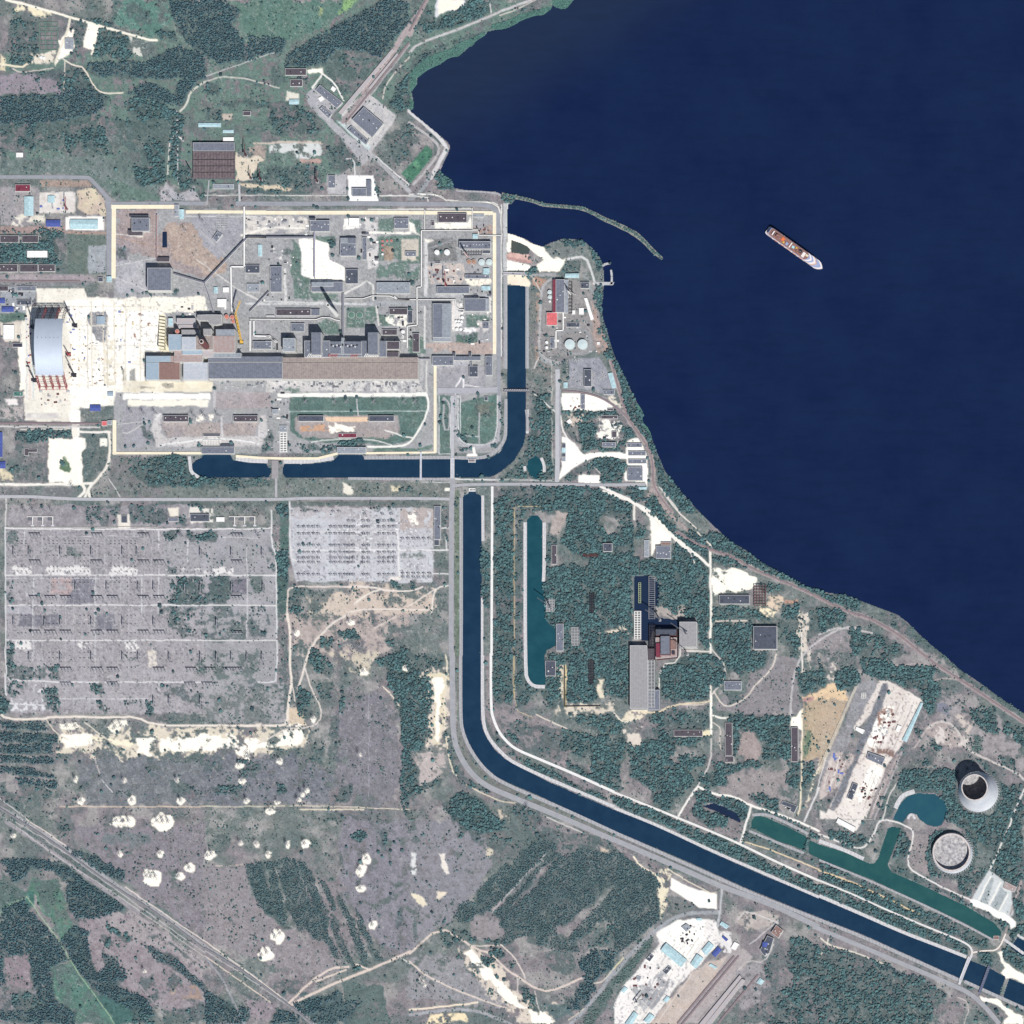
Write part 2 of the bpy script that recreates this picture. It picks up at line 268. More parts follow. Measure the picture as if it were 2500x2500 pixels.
WOODS=[('Z',[280,580,560,560,700,1000,720,1200,560,1120,450,900],.33,3),('Z',[480,1380,700,1350,1000,1750,1090,1932,690,1932,600,1750],.33,3),('Z',[0,480,130,640,260,700,0,800],.5,3),('B',[330,0,1450,0,1200,200,820,390,420,330],.25,3), # tile, polygon, density, kind (0 broadleaf, 1 pine, 2 young plantation, 3 shrub)
('A',[0,920,250,890,500,900,720,830,900,850,1000,920,980,1040,800,1100,400,1160,0,1170],1,1),('A',[820,600,1250,570,1350,590,1500,500,1700,430,1932,520,1932,740,1600,740,1000,720,830,660],.95,1),
('A',[1600,0,1932,0,1932,520,1750,380,1640,230],1,1),('B',[0,0,200,0,350,100,260,230,380,400,380,560,200,600,0,530],1,1),('B',[0,540,160,600,400,570,740,480,760,420,420,330,380,560,200,600],.8,1),
('B',[400,560,740,470,800,380,560,340,420,400],.85,1),('B',[740,540,900,420,1250,240,1700,0,1932,0,1932,210,1650,540,1500,480,1250,460,1130,600,960,640,760,640],1,1),('B',[1130,600,1250,460,1500,480,1650,560,1400,860,1300,900,1150,740],.4,0),
('A',[1180,880,1340,780,1480,780,1660,900,1690,760,1880,730,1760,900,1720,1000,1560,980,1340,930,1230,880],.95,1),('A',[1200,960,1340,930,1680,1050,1670,1130,1300,1120,1200,1040],.9,0),
('A',[100,200,350,190,400,400,300,600,120,620,80,400],.6,0),('A',[920,290,1100,290,1200,360,1260,500,1180,560,900,520],.7,0),('A',[680,180,830,230,760,540,680,560],.5,0),('A',[200,690,600,640,820,660,880,820,620,800,350,740],.6,0),
('A',[1060,0,1130,0,1080,200,1050,300],.5,0),('A',[1160,30,1330,60,1450,200,1380,230,1180,180],.35,0),('A',[700,150,1000,190,1100,270,800,210],.7,0),('A',[1480,260,1650,300,1650,400,1500,350],.7,0),('A',[540,740,640,740,760,820,600,880],.7,0),('A',[640,740,820,750,900,880,700,900],.7,0),
('A',[0,1150,700,1100,1040,1100,1100,1480,700,1480,380,1400,0,1420],.42,0),('A',[150,1160,330,1160,320,1400,160,1400],.7,0),('A',[760,1200,950,1210,1030,1380,800,1400],.8,0),('A',[1060,1100,1640,1130,1560,1500,1400,1500,1060,1340],.4,0),('A',[1360,1350,1550,1330,1560,1600,1400,1560],.75,0),('A',[620,1260,740,1260,720,1400,620,1400],.8,0),
('A',[1270,1600,1560,1580,1560,1700,1320,1760],.75,0),('A',[1630,1080,1740,1100,1700,1500,1720,1700,1850,1800,1700,1780,1600,1500],.75,0),('A',[1080,1500,1550,1500,1540,1600,1080,1600],.3,0),('A',[0,1180,80,1200,70,1600,0,1600],.5,0),('A',[200,1480,430,1500,400,1600,200,1600],.3,0),
('B',[0,760,140,780,140,920,20,900],.6,0),('B',[150,940,720,960,900,1000,740,1010,400,1000,100,1000],.5,0),('B',[590,1000,900,1010,1060,1120,1080,1260,700,1250,600,1140],.6,0),('B',[0,1010,150,1040,150,1130,0,1130],.6,0),('B',[600,580,700,600,760,800,640,780],.35,0),('B',[350,740,640,790,600,830,380,790],.4,0),
('B',[400,1650,1060,1560,1100,1700,1000,1830,380,1830],.55,0),('B',[570,1560,1060,1560,1060,1640,600,1660],.5,0),('B',[1140,1400,1330,1350,1480,1560,1300,1640,1180,1560],.5,0),('B',[1640,500,1800,560,1700,840,1560,800],.4,0),('B',[1800,860,1932,700,1932,1050,1820,1060,1740,950],.8,0),('B',[1700,1300,1932,1150,1932,1500,1800,1560],.5,0),('B',[1230,1320,1350,1340,1340,1480,1240,1440],.5,0),('B',[400,1200,1080,1250,1080,1290,400,1280],.3,0),
('C',[150,240,270,180,480,80,560,0,760,0,760,120,400,260,150,310],.9,0),('C',[0,180,150,30,240,160,150,260,0,300],.6,0),('C',[400,400,560,330,740,280,720,330,560,400,430,430],.5,0),('C',[60,560,160,460,380,420,360,450,140,560,0,680],.6,0),('C',[1060,90,1180,40,1340,20,1150,90,1060,120],.5,0),
('C',[0,640,60,560,40,740,0,760],.5,0),('C',[0,1110,220,1290,320,1350,280,1480,230,1460,200,1340,0,1190],.4,0),('C',[230,1680,290,1620,400,1700,420,1760,280,1740],.8,0),('C',[0,1240,80,1280,60,1380,0,1400],.6,0),('C',[150,1620,200,1600,180,1700],.6,0),('C',[870,1835,1000,1860,960,1890,880,1890],.9,0),
('D',[380,640,610,650,600,720,380,720],.85,0),('D',[0,760,520,760,540,940,0,945],.95,0),('D',[0,630,600,640,600,680,0,670],.6,0),('D',[380,680,520,680,520,760,0,765,0,745,380,745],.9,0),('D',[520,900,560,950,540,1020,330,1030],.7,0),('D',[540,840,610,860,610,1010,560,1000],.3,0),
('D',[1270,50,1480,20,1500,140,1350,200,1270,160],.6,0),('D',[1620,0,1760,20,1900,190,1932,330,1780,330,1900,220,1700,180,1640,120],.6,0),
('E',[1150,100,1400,90,1240,170,1030,170],.5,0),('E',[180,740,260,740,290,900,200,860],.5,0),('F',[970,640,1050,640,1040,740,980,740],.8,0),('F',[240,590,620,590,620,615,240,615],.5,0),('F',[430,780,540,800,540,860,430,860],.4,0),
('F',[50,230,480,200,490,245,60,265],.3,0),('F',[740,210,1270,210,1270,260,740,260],.35,0),('F',[0,60,600,60,530,200,0,130],.3,0),('F',[1500,0,1560,0,1590,130,1530,110],.7,0),
('G',[1130,1780,1170,1790,1170,1840,1130,1840],.5,0),('G',[1180,1740,1280,1740,1280,1860,1180,1860],.5,0),('G',[495,1110,550,1110,550,1180,500,1180],.9,0),('G',[770,0,1000,0,1000,60,830,60],.8,0),('G',[1560,110,1700,120,1800,210,1640,220],.9,0),('E',[520,1260,900,1250,900,1310,300,1310],.5,0),
('H',[830,420,1000,405,1120,440,1100,500,950,520,830,460],.9,0),('H',[650,480,760,480,830,660,680,660,640,600],.6,0),('H',[1150,500,1220,540,1310,690,1330,760,1260,780,1180,640],.75,0),('H',[820,700,1050,690,1050,800,820,790],.5,0),('H',[430,740,540,740,500,880,430,870],.8,0),('H',[860,640,1050,640,1050,800,860,700],.5,0),
('H',[1240,960,1330,950,1325,1080,1300,1180,1320,1350,1370,1500,1410,1650,1480,1850,1510,1932,1400,1932,1380,1700,1280,1500,1280,1350,1230,1180],.8,0),('H',[780,460,900,540,1130,600,1100,460],.3,0),('H',[440,1000,520,990,540,1060,470,1040],.6,0),('H',[430,1180,500,1180,490,1800,440,1932,430,1300],.18,0),
('Q',[880,-40,950,0,1000,130,1060,280,1150,470,1240,650,1250,730,1305,760,1305,800,1290,860,1370,950,1375,1000,1420,1090,1450,1180,1520,1340,1560,1440,1680,1600,1800,1740,1940,1890,1932,1932,1780,1932,1560,1650,1480,1550,1440,1400,1350,1100,1220,900,1150,780,1090,600,1020,380,940,200,870,0],.8,0),
('Q',[340,130,400,130,400,330,350,330],.6,0),('Q',[80,520,230,560,230,950,70,950,60,700],.8,0),('Q',[0,950,230,940,240,1500,130,1600,0,1600],.65,0),('Q',[0,500,80,530,70,1000,0,1000],.5,0),('Q',[150,340,210,340,210,430,150,430],.6,0),
('Q',[360,740,1000,740,1040,800,640,830,360,780],.85,0),('Q',[560,860,740,880,740,1160,800,1200,600,1240,550,1100],.9,0),('Q',[740,870,900,870,900,1060,780,940,760,1000],.5,0),('Q',[910,860,1010,870,1000,960,930,960],.8,0),('Q',[1040,900,1200,940,1220,1060,1080,1120],.8,0),('Q',[730,1090,1000,1080,1100,1130,1080,1240,830,1240,740,1170],.75,0),
('Q',[740,1290,880,1280,1090,1330,1090,1430,1060,1560,1090,1590,800,1580,800,1480,700,1400],.95,0),('Q',[380,1500,700,1340,760,1440,540,1520,400,1560],.5,0),('Q',[350,800,520,980,540,1130,420,1020,350,900],.55,0),
('Q',[0,1640,800,1640,1000,1760,1180,1840,1200,1932,0,1932],.8,0),('Q',[830,1640,1240,1620,1330,1680,1340,1820,1200,1800,1000,1700],.75,0),('Q',[1380,1760,1480,1740,1560,1932,1340,1932],.85,0),('Q',[1500,1660,1740,1932,1932,1932,1932,1890,1760,1720,1560,1480,1480,1560],.8,0),
('N',[1660,230,1932,0,1932,660,1400,660,1560,560,1650,400],.62,0),('N',[1700,0,1932,0,1932,300,1760,240],.55,0),('N',[1430,740,1932,740,1932,900,1400,860],.6,0),('N',[1390,880,1560,880,1560,2320,1530,2300,1380,2300,1390,1300,1500,1290,1390,1200],.72,0),('N',[1240,1230,1340,1380,1340,1900,1250,1790],.85,0),
('N',[1580,900,1932,890,1932,990,1800,960,1700,1000,1600,1080],.5,0),('N',[1580,1080,1640,1060,1640,1932,1590,1900],.5,0),('N',[1840,1640,1932,1500,1932,1800,1860,1800],.8,0),('N',[1000,650,1390,650,1500,600,1560,660,1380,670],.2,0),
('O',[1060,500,1090,500,1090,1080,1060,1060],.6,0),('O',[520,500,550,500,550,970,520,970],.45,0),('O',[570,520,590,520,590,960,570,960],.4,0),('O',[455,690,480,690,480,1230,455,1230],.45,0),('O',[560,980,640,1030,700,1120,620,1110,570,1040],.8,0),('O',[650,1020,800,1020,800,1040,650,1035],.8,0),('O',[590,1160,740,1160,740,1190,590,1190],.8,0),('O',[980,1140,1070,1120,1040,1200,980,1190],.8,0),('O',[780,500,820,500,810,840,780,830],.5,0),('O',[870,740,950,760,930,850,860,800],.5,0),('O',[620,780,780,790,780,900,640,880],.15,0),('O',[990,1250,1050,1240,1030,1290],.9,0),
('R',[20,60,180,260,190,1932,20,1932,20,1250,180,1180,200,1000,20,900,30,200],.62,0),('R',[20,560,190,560,190,930,20,930],.95,0),('R',[220,300,290,300,300,1932,220,1932],.5,0),('R',[0,60,1050,20,1350,140,1330,260,1000,200,700,180,200,130,30,150],.75,0),
('R',[720,190,1000,100,1080,420,1180,420,1330,300,1330,640,1932,600,1932,1200,1600,1050,1580,800,1330,780,1340,1440,1290,1440,1290,1932,700,1932,620,1600,700,1540,690,1240,510,1200,500,930,510,720,960,690,640,500,680,400],.86,0),
('R',[1180,250,1330,270,1330,450,1200,420],.6,0),('R',[1370,260,1490,380,1440,450,1350,440],.8,0),('R',[1490,120,1932,520,1932,600,1720,420,1520,240],.9,0),('R',[510,960,500,1200,700,1540,520,1560,510,1800,700,1932,700,1240],.85,0),('R',[520,300,640,280,600,600,510,760],.6,0),('R',[1590,1640,1932,1540,1932,1932,1590,1932],.8,0),('R',[60,760,950,740,950,800,540,800],.0,0),
('S',[0,260,230,100,490,330,510,500,510,1120,390,1000,390,810,220,800,0,690],.9,0),('S',[190,0,430,0,500,120,500,290,330,140],.85,0),('S',[550,860,920,870,920,1120,1080,1130,1000,1280,800,1340,680,1300,620,1180,550,1050],.95,0),('S',[280,1150,500,1140,640,1250,660,1360,500,1570,180,1610,60,1500,60,1270,240,1260],.92,0),
('S',[540,700,1000,720,1100,830,900,830,540,840],.7,0),('S',[550,220,700,240,860,320,700,330,560,300],.8,0),('S',[430,0,600,0,700,60,880,190,1100,310,1400,480,1600,560,1932,650,1932,760,1600,620,1400,540,1100,390,900,310,700,210,520,120],.85,0),('S',[960,440,1200,500,1240,560,1080,580,960,520],.6,0),('S',[1190,690,1380,700,1370,820,1200,820],.75,0),('S',[1560,760,1790,750,1790,850,1640,890,1560,830],1,0),
('S',[1150,830,1380,860,1370,1020,1430,1050,1300,1160,1180,1060],.55,0),('S',[1440,700,1600,680,1600,940,1440,1030],.6,0),('S',[1250,1000,1380,1060,1340,1200,1270,1170],.6,0),('S',[1350,1310,1540,1300,1620,1400,1380,1540,1340,1430],.95,0),('S',[1700,1300,1900,1300,1932,1480,1760,1480],.95,0),('S',[1840,920,1932,880,1932,1130,1850,1100],.8,0),
('S',[0,1700,500,1640,520,1932,0,1932],.6,0),('S',[700,1740,860,1710,960,1740,1280,1750,1280,1932,980,1932,830,1830,700,1850],.92,0),('S',[620,1480,900,1500,860,1600,700,1630],.5,0),('S',[820,1340,1340,1340,1340,1700,600,1700],.16,0),('S',[1400,1120,1932,1100,1932,1300,1400,1300],.3,0),('S',[1370,1880,1400,1560,1450,1620,1380,1700],.3,0),('S',[600,1560,560,1800,540,1700],.2,0),
('T',[0,-60,230,-30,240,80,120,110,0,160],.9,0),('T',[420,0,740,0,830,70,1050,280,1330,520,1932,930,1932,1010,1500,700,1250,510,900,260,600,60],.42,0),('T',[780,20,1000,230,1300,500,1932,920,1932,960,1280,520,960,260],.7,3),('T',[290,190,560,180,860,350,700,420,520,440,300,380],.62,0),('T',[400,420,640,430,740,500,900,470,1110,520,1060,640,960,720,560,600,410,540],.9,0),('T',[960,640,1120,640,1150,760,1060,960,970,900,960,720],.8,0),
('T',[140,560,280,500,390,560,300,700,180,720],1,0),('T',[0,380,60,560,60,680,0,690],.9,0),('T',[1540,880,1680,880,1680,1130,1500,1080,1440,950],.75,0),('T',[1740,1000,1932,1090,1932,1250,1730,1100],.8,0),('T',[1460,1160,1540,1150,1530,1290,1460,1290],.95,3),('T',[1340,900,1440,900,1500,1000,1450,1010],.7,0),('T',[1040,1180,1160,1180,1120,1300,1040,1240],.7,0),
('T',[820,1440,1290,1470,1310,1700,1190,1740,1080,1680,900,1660,730,1680,740,1600],.82,0),('T',[1480,1350,1640,1420,1760,1620,1932,1600,1932,1932,1560,1932,1700,1800,1700,1620,1620,1540],.72,0),('T',[1190,1700,1320,1720,1370,1830,1480,1900,1640,1880,1620,1932,1190,1932],.85,0),('T',[1700,1350,1850,1350,1840,1480,1700,1450],.6,0),('T',[560,1700,740,1700,760,1800,600,1932,540,1800],.6,0),('T',[960,1260,1100,1300,1080,1440,980,1430],.5,0),('T',[750,1240,900,1240,760,1420,700,1400],.4,0),('T',[880,1080,1000,1090,940,1200],.6,0),('T',[1180,660,1260,660,1240,800,1190,780],.6,0),('T',[600,200,900,320,1000,420,1300,560,1400,650,1000,500],.2,0),('T',[940,1260,1400,1200,1932,1500,1932,1600,1300,1400,950,1500],.25,0),('T',[1650,1650,1850,1700,1800,1900,1640,1900],.8,0),
('Y',[1190,80,1450,150,1490,300,1440,500,1340,560,1060,530,1010,350,1040,180],.9,0),('Y',[1200,0,1932,0,1932,560,1860,700,1700,560,1600,480,1650,300,1500,200,1300,60],.75,0),('Y',[1300,540,1600,480,1480,640,1430,730,1300,640],.7,0),('Y',[1750,540,1932,540,1880,640],.8,0),('Y',[60,100,340,150,480,180,460,250,300,260,100,180],.75,0),('Y',[760,100,860,120,830,330,760,360,690,420,740,200],.7,0),('Y',[660,440,820,460,980,560,1400,770,1700,950,1700,980,1400,820,980,620,700,510],.6,0),
('Y',[0,410,400,560,700,720,1000,860,1400,1030,1640,1150,1560,1160,1300,1060,950,900,600,730,300,580,0,470],.62,0),('Y',[0,490,300,600,600,740,900,880,1000,930,1500,1140,1620,1160,1600,1220,1480,1200,1320,1120,1000,990,500,790,0,570],.8,0),('Y',[0,600,500,820,1000,1020,1420,1200,1400,1290,1000,1150,500,920,0,710],.9,0),
('Y',[1500,1240,1620,1260,1620,1380,1500,1340],.85,0),('Y',[1700,960,1800,980,1760,1080,1700,1030],.8,0),('Y',[1800,1020,1932,1010,1932,1120,1860,1100,1740,1250,1760,1330,1932,1450,1932,1300,1800,1220],.8,0),('Y',[1850,760,1932,640,1932,960,1860,940],.9,0),('Y',[1800,1760,1932,1760,1932,1830],.7,0),('p',[1935,2285,2000,2305,2060,2318,2145,2350,2240,2385,2318,2422,2290,2455,2262,2520,1880,2520,1895,2440,1935,2400,1915,2340],.66,0),('Y',[600,1380,940,1500,930,1530,600,1410],.9,1),('Y',[1480,1760,1640,1900,1640,1932,1460,1932],.5,0),('Y',[1640,1780,1740,1860,1740,1932,1700,1932],.6,0),('Y',[1000,1640,1300,1700,1100,1932,950,1932],.3,3),
('X',[100,440,480,400,560,480,560,620,700,700,750,830,600,950,400,900,150,760,160,600],.9,0),('X',[380,280,560,380,880,380,900,560,880,440,600,480,480,420,380,380],.75,0),('X',[620,560,860,560,860,640,700,700,620,640],.8,0),('X',[0,200,60,260,120,480,40,700,100,880,0,900],.7,0),('X',[340,900,540,930,560,1080,400,1040,350,960],.8,0),('X',[270,180,880,130,900,260,580,260,330,250],.65,0),
('X',[0,950,200,1000,500,1130,800,1270,1190,1430,1500,1580,1932,1770,1932,1880,1400,1660,1000,1480,700,1340,400,1180,200,1110,0,1020],.85,0),('X',[1090,190,1400,200,1664,205,1664,600,1400,600,1360,350,1200,330,1170,500,1120,560],.92,0),('X',[930,640,1400,620,1400,680,1000,740,940,720],.75,0),('X',[800,720,960,700,1080,780,1080,860,900,860,800,830],.8,0),('X',[1280,880,1560,980,1560,1090,1440,1070,1270,940],.9,0),('X',[1620,620,1890,620,1880,760,1760,900,1620,820],.75,0),
('X',[730,900,900,870,960,960,1140,950,1270,1040,1240,1180,1170,1200,1160,1120,1000,1030,820,1000,850,1060,1080,1160,1060,1240,900,1240,720,1100,780,1000],.85,0),('X',[1320,1060,1560,1120,1840,1260,1932,1330,1932,1380,1800,1310,1600,1210,1420,1120,1300,1100],.75,0),('X',[1210,1240,1400,1300,1700,1440,1932,1530,1932,1600,1500,1460,1200,1340],.5,0),('X',[1820,1300,1850,1320,1810,1480,1780,1470],1,0),('X',[1700,1700,1932,1800,1932,1840,1700,1740],.6,0),
('X',[0,1440,200,1570,400,1680,430,1780,410,1932,0,1932],1,2),('X',[200,1500,420,1600,500,1640,440,1640],.2,0),('c',[0,50,60,10,130,20,300,130,300,410,190,490,60,600,0,640],1,2),('c',[340,240,450,260,540,310,420,360,360,340],.5,0),('c',[250,500,270,540,60,800,0,830,0,800],.8,3),
('c',[1000,640,1092,600,1092,1092,1000,1092,1050,900],.5,0),('c',[830,900,1000,860,1040,1092,800,1092],.3,0),('c',[560,170,640,190,640,215,540,190],.3,0),
('W',[0,130,160,150,250,400,230,800,100,880,0,900],.9,0),('W',[0,0,330,0,330,140,140,130,0,100],.55,0),('W',[300,1420,480,1280,640,1330,850,1560,870,1650,700,1700,400,1560],.85,0),('W',[330,640,350,640,440,1000,380,980],.6,0),('W',[400,1000,560,1170,760,1290,720,1310,460,1170],.7,0),('W',[0,950,60,1000,90,1200,340,1140,280,1230,0,1330],.65,0),('W',[560,1600,1100,1700,1500,1932,1000,1932,600,1750],.4,0),('W',[1000,1400,1180,1460,1240,1560,1100,1640,980,1480],.5,0),
('W',[700,560,960,860,1040,1000,960,1000,740,740],.45,0),('W',[1040,980,1140,1010,1400,1120,1500,1200,1870,1350,1880,1390,1500,1260,1300,1160,1100,1080],.85,0),('W',[800,0,960,0,960,460,860,470,800,400],.7,0),('W',[1000,0,1080,0,1100,200,1200,330,1100,460,1000,480],.6,0),('W',[1210,330,1420,330,1440,470,1300,500],.7,0),('W',[1290,0,1450,0,1420,350,1290,300],.7,0),('W',[1490,0,1700,0,1760,400,1700,450,1480,450],.85,0),
('W',[1500,570,1932,540,1932,760,1720,700,1560,640],.7,0),('W',[1450,700,1932,780,1932,1280,1760,1200,1700,960,1450,900],.8,0),('W',[820,580,1500,700,1500,960,1400,1000,1000,860],.42,0),('W',[860,700,1100,830,1090,870,940,800],.7,0),('W',[1930,1270,1700,1200,1500,1080,1480,1000,1600,1050],.7,0),('W',[1000,1560,1932,1740,1932,1932,1200,1800],.3,0),
('V',[1600,420,1750,380,1932,330,1932,2000,1850,1650,1860,1000,1760,720,1700,500],.9,0),('V',[1240,160,1440,140,1470,220,1260,210],.85,0),('V',[1000,330,1090,330,1200,480,1200,600,1040,540,1020,480],.75,0),('V',[880,700,960,720,1010,860,980,970,900,960,860,860],.95,0),('V',[600,1220,740,1230,730,1300,620,1290],1,0),('V',[740,280,870,480,860,860,770,860,790,560,740,440],.5,0),('V',[1040,650,1220,640,1180,860,1060,780],.5,0),('V',[1290,660,1320,660,1320,950,1290,950],.8,0),
('V',[1090,220,1200,230,1200,320,1090,310],.8,0),('V',[980,1260,1140,1260,1100,1420,980,1380],.5,0),('V',[320,1380,540,1380,500,1560,360,1520],.5,0),('V',[80,1610,350,1620,340,1670,80,1680],.8,0),('V',[690,1600,770,1590,750,1680,690,1680],.9,0),('V',[1220,1640,1400,1600,1350,1780,1230,1780],.45,0),('V',[1150,1850,1500,1860,1480,1932,1170,1932],.5,0),('V',[830,1280,900,1280,880,1350,820,1350],.5,0),('V',[0,1320,170,1340,160,1480,0,1480],.4,0),('V',[930,1080,1010,1100,980,1230,920,1200],.5,0),('V',[1170,940,1280,960,1280,1400,1180,1380],.35,0),('V',[0,650,750,660,770,1040,0,1040],.28,0),('V',[0,0,380,0,380,240,0,240],.3,0),('V',[400,0,600,0,600,240,420,200],.35,0),('V',[0,350,500,360,480,640,100,600],.3,3),('V',[690,0,770,0,800,900,740,1000,700,640],.3,0),('V',[1700,230,1932,330,1932,420,1720,300],.6,0),('V',[860,20,1000,0,950,60],.6,0),('V',[1450,1000,1550,1300,1500,1500],.15,0),
('U',[0,1010,430,1010,440,1090,0,1090],1,1),('U',[0,1110,520,1130,600,1200,500,1212,0,1200],1,1),('U',[0,1225,500,1225,500,1312,0,1312],1,1),('U',[0,1335,520,1345,520,1400,0,1412],1,1),('U',[0,1435,300,1440,540,1530,500,1562,200,1510,0,1500],1,1),('U',[150,1540,540,1590,540,1640,200,1600],.9,1),('U',[200,1600,520,1650,540,1750,200,1740],.4,0),('U',[60,1650,400,1780,200,1900,0,1740],.3,0),('U',[540,1260,700,1330,680,1400,560,1370],.45,0),('U',[0,1580,60,1580,60,1700,0,1700],.6,0),
('U',[60,490,560,490,560,620,110,620],.6,0),('U',[60,640,250,650,200,780,80,760],.5,0),('U',[60,260,130,260,130,600,60,560],.6,0),('U',[0,760,110,820,100,950,0,940],.8,0),('U',[420,680,560,680,560,940,440,920],.6,0),('U',[860,650,970,650,980,760,870,740],.7,0),('U',[880,810,960,810,1000,930,960,930],.7,0),('U',[1200,800,1330,800,1340,860,1180,860],.6,0),('U',[1460,650,1932,650,1932,900,1680,780,1480,740],.32,0),('U',[1600,0,1932,0,1932,230,1720,230,1600,100],.5,0),('U',[1380,820,1440,820,1440,960,1400,960],.7,0),('U',[1400,940,1932,940,1932,1020,1500,1020],.35,0),('U',[640,640,1300,660,1300,780,700,760],.2,0),('U',[1190,400,1300,420,1290,480,1190,470],.5,3),('U',[1850,440,1932,400,1932,560,1850,560],.6,3),('U',[860,1180,980,1210,1000,1380,900,1330],.4,0),('U',[1500,1310,1932,1290,1932,1400,1540,1400],.5,3),('U',[1370,1340,1450,1360,1480,1540,1390,1460],.4,0),('U',[740,1600,840,1600,820,1670,730,1650],.4,0),('U',[1600,1580,1800,1580,1900,1700,1640,1700],.35,0),('U',[760,1230,850,1230,800,1330,730,1300],.6,3),('U',[800,1440,1300,1440,1400,1600,900,1560],.12,0),('U',[0,0,60,0,40,900,0,900],.2,0),
('L',[60,1150,180,1140,180,1240,110,1270,60,1240],.5,3),('L',[50,1600,130,1620,130,1800,60,1800],.5,0),('L',[170,210,450,200,440,290,290,300,210,320],.8,0),('L',[450,190,660,190,660,260,460,250],.8,0),('L',[140,230,220,300,200,420,110,380],.5,0),('L',[90,560,180,540,190,640,100,620],.7,0),('L',[200,500,440,470,440,680,190,670],.35,0),('L',[740,230,820,260,1000,360,1000,500,960,560,880,620,780,690,780,380,900,380],.4,0),('L',[770,370,850,380,860,680,780,690],.5,3),('L',[800,230,1030,240,1020,300,830,300],.35,0),
('L',[1230,450,1740,440,1780,620,1932,640,1932,740,1400,700,1230,580],.62,0),('L',[1400,590,1932,640,1932,720,1400,710],.7,0),('L',[1330,70,1470,70,1430,200,1470,330,1340,240],.4,0),('L',[1120,300,1460,340,1460,400,1120,400],.25,0),('L',[800,890,1150,880,1160,1080,820,1080],.4,0),('L',[1230,890,1560,900,1570,1080,1250,1070],.5,0),('L',[60,900,220,920,200,1100,80,1080],.25,0),('L',[1560,1140,1700,1150,1640,1230,1560,1210],.6,0),('L',[1690,1000,1750,1000,1740,1080,1690,1070],.8,0),('L',[1590,1620,1932,1570,1932,1840,1600,1840],.55,0),('L',[1570,1440,1700,1470,1690,1560,1560,1560],.4,0),('L',[1500,1850,1932,1850,1932,1932,1500,1932],.4,0),('L',[640,1300,760,1310,740,1400,620,1390],.4,3),('L',[1050,520,1200,500,1230,700,1060,560],.1,0),
('M',[0,430,200,430,260,600,340,650,340,740,200,740,0,700],.75,0),('M',[200,600,720,650,720,770,560,720,200,720],.7,0),('M',[740,640,1000,650,1000,720,740,730],.5,0),('M',[560,650,740,650,720,780,640,770],.7,0),('M',[230,880,410,870,400,940,250,930],.7,0),('M',[930,320,980,180,1040,230,1060,400,930,410],.45,0),('M',[1170,340,1630,330,1620,380,1500,400,1170,410],.6,0),('M',[1640,280,1900,285,1900,350,1640,350],.95,0),('M',[230,70,270,70,270,120,230,120],.7,0),('M',[220,1160,500,1160,500,1240,240,1240],.7,0),('M',[0,1140,140,1150,120,1230,60,1240],.6,0),
('M',[1075,1345,1170,1345,1170,1640,1075,1560],.85,0),('M',[1080,900,1180,880,1175,1060,1090,1000],.8,0),('M',[1070,1640,1160,1660,1140,1932,1070,1932],.5,0),('M',[60,1580,640,1570,640,1840,60,1840],.5,0),('M',[340,1600,630,1600,630,1820,350,1800],.5,0),('M',[780,1560,940,1560,960,1720,820,1740],.5,3),('M',[480,1850,640,1850,640,1932,480,1932],.5,0),('M',[780,1860,960,1840,960,1932,830,1932],.6,0),('M',[980,1280,1050,1360,1060,1540,980,1520],.4,0),('M',[1240,1680,1330,1690,1320,1760,1240,1760],.9,0),('M',[1190,1780,1320,1780,1290,1932,1200,1932],.7,0),('M',[1350,1690,1600,1700,1560,1820,1380,1780],.4,0),('M',[1190,910,1400,920,1500,950,1200,940],.3,0),('M',[680,880,790,890,780,950,690,940],.4,0),('M',[320,310,350,330,350,360,310,350],.8,0),('M',[1640,860,1900,860,1900,900,1400,900,1400,870],.2,0),('M',[1180,700,1260,660,1300,690],.3,0),
('N',[150,740,200,740,200,780,150,770],.3,0),('N',[490,740,640,740,630,780,490,775],.7,0),('N',[1380,740,1450,740,1430,840,1390,830],.1,0),('N',[860,930,910,950,950,1200,900,1290,870,1200],.5,0),('N',[220,930,480,920,460,960,240,960],.5,0),('N',[850,1340,900,1340,870,1640,840,1620],.5,3),('N',[400,1620,460,1630,460,1700,400,1700],.9,0),('N',[575,1620,625,1620,620,1710,575,1700],.9,0),('N',[1090,690,1130,700,1120,740,1090,730],1,0),('N',[1020,840,1050,850,1050,890,1020,880],1,0),('N',[1060,1260,1110,1280],0,0),('N',[860,1720,950,1740,940,1932,820,1900],.4,0),('N',[400,1760,490,1760,480,1860,400,1840],.4,0),('N',[1040,280,1120,320,1130,330,1050,300],.8,0),
('Z',[0,380,130,370,350,370,560,400,700,500,850,600,1000,700,1180,830,1100,880,900,940,720,930,640,800,620,600,500,480,300,450,260,540,130,600,0,400],.9,1),('Z',[100,50,240,80,700,380,1000,600,980,620,600,400,200,140],.35,0),('Z',[620,260,900,350,1180,500,1180,600,900,480,640,310],.8,1),('Z',[0,600,130,620,260,740,100,780,0,840],.6,3),('Z',[0,860,230,740,300,860,400,980,560,1160,640,1330,480,1400,520,1700,720,1820,690,1932,560,1932,400,1880,300,1850,430,1760,340,1640,300,1450,280,1280,40,1300,40,1560,0,1580],.92,1),
